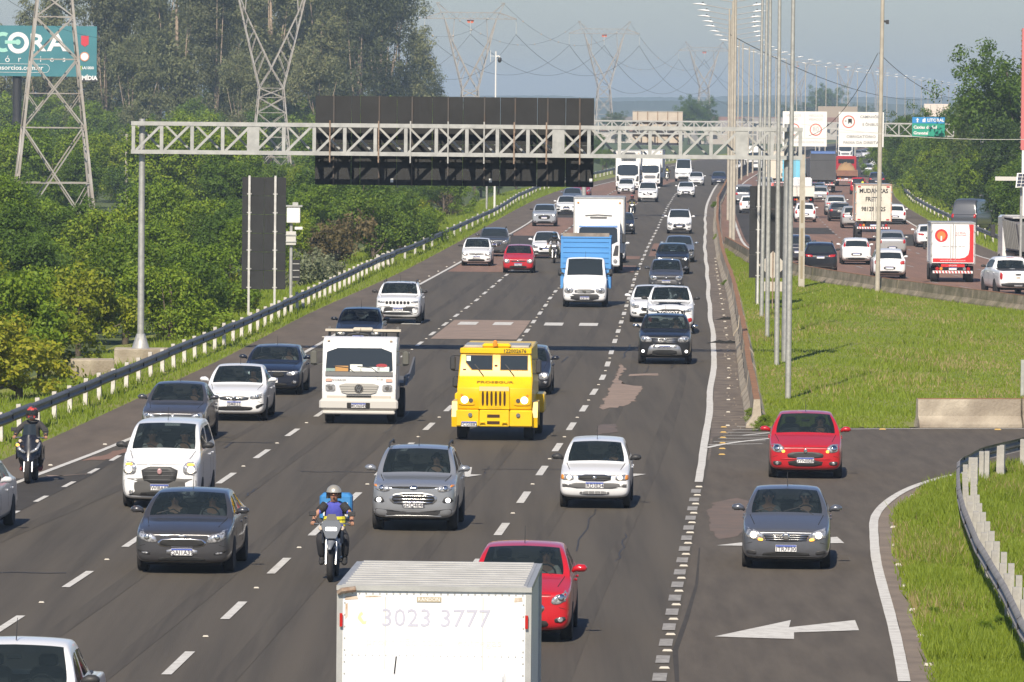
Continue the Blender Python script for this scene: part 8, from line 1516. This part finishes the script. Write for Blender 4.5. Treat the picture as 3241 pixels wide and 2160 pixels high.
# eucalyptus wood
eu = [(-72, 700, 'e2', .84), (-64, 735, 'e1', .8), (-70, 790, 'e3', .82), (-59, 760, 'e2', .86), (-54, 800, 'e1', .95), (-50, 730, 'e4', 1.05), (-47, 800, 'e1', 1.25), (-42, 745, 'e2', 1.15), (-38, 790, 'e4', 1.2), (-36, 720, 'e4', 1.0), (-33, 765, 'e1', 1.1), (-30, 735, 'e2', 1.2), (-27, 800, 'e4', 1.2), (-24, 745, 'e1', 1.1), (-21, 790, 'e2', 1.15), (-19, 730, 'e4', 1.0), (-17, 770, 'e4', 1.12), (-40, 860, 'e3', 1.35), (-28, 860, 'e1', 1.3), (-52, 860, 'e2', 1.2), (-15.5, 810, 'e1', .98), (-12.5, 830, 'e3', .62), (-11, 850, 'e3', .52), (-61, 830, 'e3', .8), (-80, 760, 'e1', .88), (-45, 700, 'e3', .8), (-23, 700, 'e3', .75), (-32, 695, 'e3', .7)]
el = ['at the left border behind the billboard', 'just right of the billboard top', 'left of the gap in the wood', 'pale one behind the billboard', 'pale trunked one right of the billboard', 'dark one above the left gantry post', 'tallest pale one above the left gantry post', 'brownish one left of the second pylon', 'dark tall one left of the second pylon', 'dark low one behind the second pylon', 'one directly behind the second pylon', 'one right of the second pylon top', 'dark tall one right of the second pylon', 'one above the left end of the dark boards', 'slender one above the dark boards', 'dark low one above the dark boards', 'dark one at the right flank of the wood', 'back row one behind the second pylon', 'back row one above the dark boards', 'back row one above the left gantry post', 'last tall one at the right flank of the wood', 'small loose one at the right end of the wood', 'smallest one at the right tip of the wood', 'back row one near the billboard', 'one cut by the left border', 'low front one above the gantry lattice', 'low front one below the dark right flank', 'low front one left of the dark boards']
for (x, y, k, s), l in zip(eu, el): plant(k, x * 1.155, y + 118, s * 1.13, 'tall eucalyptus, ' + l, 'tree', 'eucalyptus wood', 'eucalyptus_tree')
for i in range(30):
    x = -80 + 71 * (i + random.uniform(.2, .8)) / 30; y = random.uniform(800, 868); k = ['b4', 'b5', 'b1', 'b4', 'b5'][i % 5]; plant(k, x, y, random.uniform(1.35, 1.8) * (1.3 if k == 'b1' else 1), '%s bush in the band at the foot of the eucalyptus wood' % LABS[k], 'shrub', 'bushes below the eucalyptus wood')
# trees on the right
for x, y, k, s, l in ((40.2, 470, 'r1', 1.16, 'tallest dark tree on the right beside the pink billboard'), (38, 452, 'r2', .8, 'dark rounded tree below the tallest tree on the right'), (44, 490, 'r2', 1.0, 'dark tree behind the tallest tree on the right'), (41.5, 540, 'r1', .92, 'broad tree left of the tallest tree on the right'), (43.8, 600, 'r1', .8, 'smaller tree at the end of the blue green direction sign'), (41.5, 420, 'r1', .75, 'tree at the right border above the tipper truck'), (43.6, 655, 'r1', .66, 'farthest tree of the right-hand row near the bend'), (40.8, 512, 'r2', .95, 'dense dark tree left of the tallest on the right'), (46.5, 705, 'r2', .8, 'small tree closing the right-hand row'), (38.8, 432, 'r1', .6, 'bushy tree above the grey van'), (43, 575, 'r2', .82, 'dense dark tree below the direction sign end')): plant(k, x, y, s, l, 'tree', 'trees on the right', z=-.3)
rb = [(36.5, 425), (37, 440), (38.2, 455), (36, 412), (37.2, 470), (37.6, 486), (37.4, 500), (39.2, 515), (38.7, 530), (39.5, 548), (40.3, 566), (40.8, 585), (41.8, 604), (42.2, 622), (43.4, 640), (43.2, 660), (43.6, 678), (44.2, 696), (45.4, 715), (46, 735), (47, 756), (39.5, 430), (40, 446), (42, 500), (42.8, 560), (44.6, 620), (46, 665), (47, 700), (35.4, 398), (37.5, 395), (35.2, 384), (37.6, 376)]
for i, (x, y) in enumerate(rb): plant(['b5', 'b2', 'b1', 'b5', 'b4'][i % 5], x, y, [.95, 1.15, 1.0, 1.1, .9][(i * 3) % 5], '%s shrub of the right-hand hedge, %s' % (LABS[['b5', 'b2', 'b1', 'b5', 'b4'][i % 5]], 'near end' if y < 450 else 'middle' if y < 600 else 'far end'), 'shrub', 'hedge right of the far crash barrier', z=-.3)
# distant trees
for px, Y, k, s, l in ((2216, 1500, 'r1', 1.0, 'round-topped far tree right of the beige sign'), (2180, 1500, 'r1', .8, 'far tree just right of the beige sign'), (1950, 1500, 'r2', .75, 'far tree left of the beige sign'), (2610, 2300, 'r1', 1.5, 'hazy blue tree clump above the white speed sign'), (2560, 2350, 'r2', 1.1, 'hazy blue tree left of the clump above the speed sign'), (2680, 2400, 'r1', .9, 'hazy tree right of the clump above the speed sign'), (2730, 2500, 'r2', 1.0, 'hazy tree above the lorry sign'), (2490, 2400, 'r2', 1.0, 'hazy tree between the lamp poles')): plant(k, AT(px, 400, Y).x, Y, s, l, 'tree', 'distant trees')
# grass
GB = leafmat('grass_blade', (0.125, 0.185, 0.012), (0.205, 0.275, 0.018), (0.34, 0.36, 0.036), .35)
def grass(name, label, fn, n, h0, h1, seed, m=GB):
    rg = np.random.default_rng(seed); P = fn(rg, n); n = len(P); a = rg.uniform(0, 6.28, n); h = rg.uniform(h0, h1, n) * (.55 + .9 * (np.sin(P[:, 0] * .9 + P[:, 1] * .21) * np.sin(P[:, 1] * .33) > .1) * rg.random(n)); w_ = rg.uniform(.006, .016, n) * (1 + P[:, 1] / 160); ln = rg.normal(size=(n, 2)) * .35 * h[:, None]
    dx, dy = np.cos(a) * w_, np.sin(a) * w_ * .4; z = P[:, 2]; A = np.stack([P[:, 0] - dx, P[:, 1] - dy, z - .02], 1); B = np.stack([P[:, 0] + dx, P[:, 1] + dy, z - .02], 1); C = np.stack([P[:, 0] + ln[:, 0], P[:, 1] + ln[:, 1], z + h], 1)
    o = bpy.data.objects.new(name, npmesh(name, np.stack([A, B, C], 1).reshape(-1, 3), np.arange(n * 3).reshape(n, 3), m)); link(o); return tag(o, label, 'grass', kind='stuff')
MXv = np.vectorize(lambda y: MX(y)); WXv = np.vectorize(lambda y: WX(y))
def f_isl(rg, n):
    y = 165.5 + 205 * rg.random(n) ** 1.25; xa = MXv(y) + .35; yy = np.clip(y, 190, 372); xb = np.minimum(np.where(y < 190, 40, WXv(yy) - .35), .09 * y + 2); x = xa + (xb - xa) * rg.random(n); ok = (xb > xa) & ~((y < 169) & (x > 11) ); ok &= ~((y < 167) & (rg.random(n) < .5)); return np.stack([x, y, np.zeros(n)], 1)[ok]
grass('grass_tufts', 'mown grass on the triangular island between the carriageways', f_isl, 170000, .05, .16, 1)
RE = np.array(RAMPE)
def f_ver(rg, n):
    y = rg.uniform(90, 152, n); x0_ = np.interp(y, RE[:, 1], RE[:, 0]) + .30 + rg.random(n) ** .6 * .5; x = x0_ + rg.random(n) ** 1.2 * np.maximum(1., .092 * y + .5 - x0_); return np.stack([x, y, np.zeros(n)], 1)
grass('grass_tufts', 'long bright grass beside the ramp around the curved crash barrier', f_ver, 130000, .08, .25, 2)
DRY = leafmat('grass_dry', (.25, .20, .08), (.34, .28, .12), (.46, .40, .2), .3)
def f_dry(rg, n):
    c = rg.uniform([7.0, 92], [13, 150], (44, 2)); k = rg.integers(0, 44, n); P = c[k] + rg.normal(size=(n, 2)) * [.35, 1.6]; x0_ = np.interp(P[:, 1], RE[:, 1], RE[:, 0]) + .4; ok = P[:, 0] > x0_; return np.column_stack([P, np.zeros(n)])[ok]
grass('dry_grass', 'dry yellowed patches in the grass beside the ramp', f_dry, 26000, .08, .24, 6, DRY)
def f_dry2(rg, n):
    c = rg.uniform([9, 168], [24, 330], (50, 2)); k = rg.integers(0, 50, n); P = c[k] + rg.normal(size=(n, 2)) * [.8, 3.5]; yy = np.clip(P[:, 1], 190, 372); ok = (P[:, 0] > MXv(P[:, 1]) + .4) & (P[:, 0] < np.where(P[:, 1] < 190, 30, WXv(yy) - .4)) & (P[:, 1] > 169); return np.column_stack([P, np.zeros(n)])[ok]
grass('dry_grass', 'dry yellowed patches in the grass of the triangular island', f_dry2, 14000, .08, .24, 7, DRY)
ALv = np.vectorize(lambda y: ALX(y)); RAv = np.vectorize(lambda y: RAX(y))
def f_lv(rg, n):
    y = 100 + 600 * rg.random(n) ** 1.7; a, c = ALv(y), RAv(y); u = rg.random(n); x = a + (c - 4.5 - a) * u; d = np.maximum(0, (c - .8) - x); return np.stack([x, y, -np.minimum(.5, d * .19)], 1)
grass('grass_tufts', 'grass strip along the left crash barrier below the thicket', f_lv, 100000, .08, .3, 3)
RRv = np.vectorize(lambda y: RRX(y))
def f_rv(rg, n): y = rg.uniform(340, 660, n); x = RRv(y) + 1.9 + rg.random(n) * 4.5; return np.stack([x, y, np.full(n, -.02)], 1)
grass('grass_tufts', 'grass strip below the trees on the far right', f_rv, 16000, .15, .45, 4)
for px, py, s in ((2390, 1350, .5), (2412, 1365, .45), (2268, 764, .5), (2262, 660, .6), (2295, 905, .3)):
    q = G(px, py); plant('b1', q.x, q.y, .13 * s / .5, {.5: 'weed tuft at the end of the concrete barrier', .45: 'second weed tuft right of the barrier end', .6: 'weed tuft far up the inner shoulder', .3: 'tiny weed on the inner shoulder'}[s] + (' farther up' if py == 764 else ''), 'weed', 'weeds along the barrier', 'weed', 0)

random.seed(77)
for i in range(8):
    y = random.uniform(96, 140); x = float(np.interp(y, RE[:, 1], RE[:, 0])) + random.uniform(.6, 2.6); plant('b1', x, y, random.uniform(.04, .09), 'low weed clump in the grass beside the ramp', 'weed', 'weeds beside the ramp', 'weed', 0, .8)
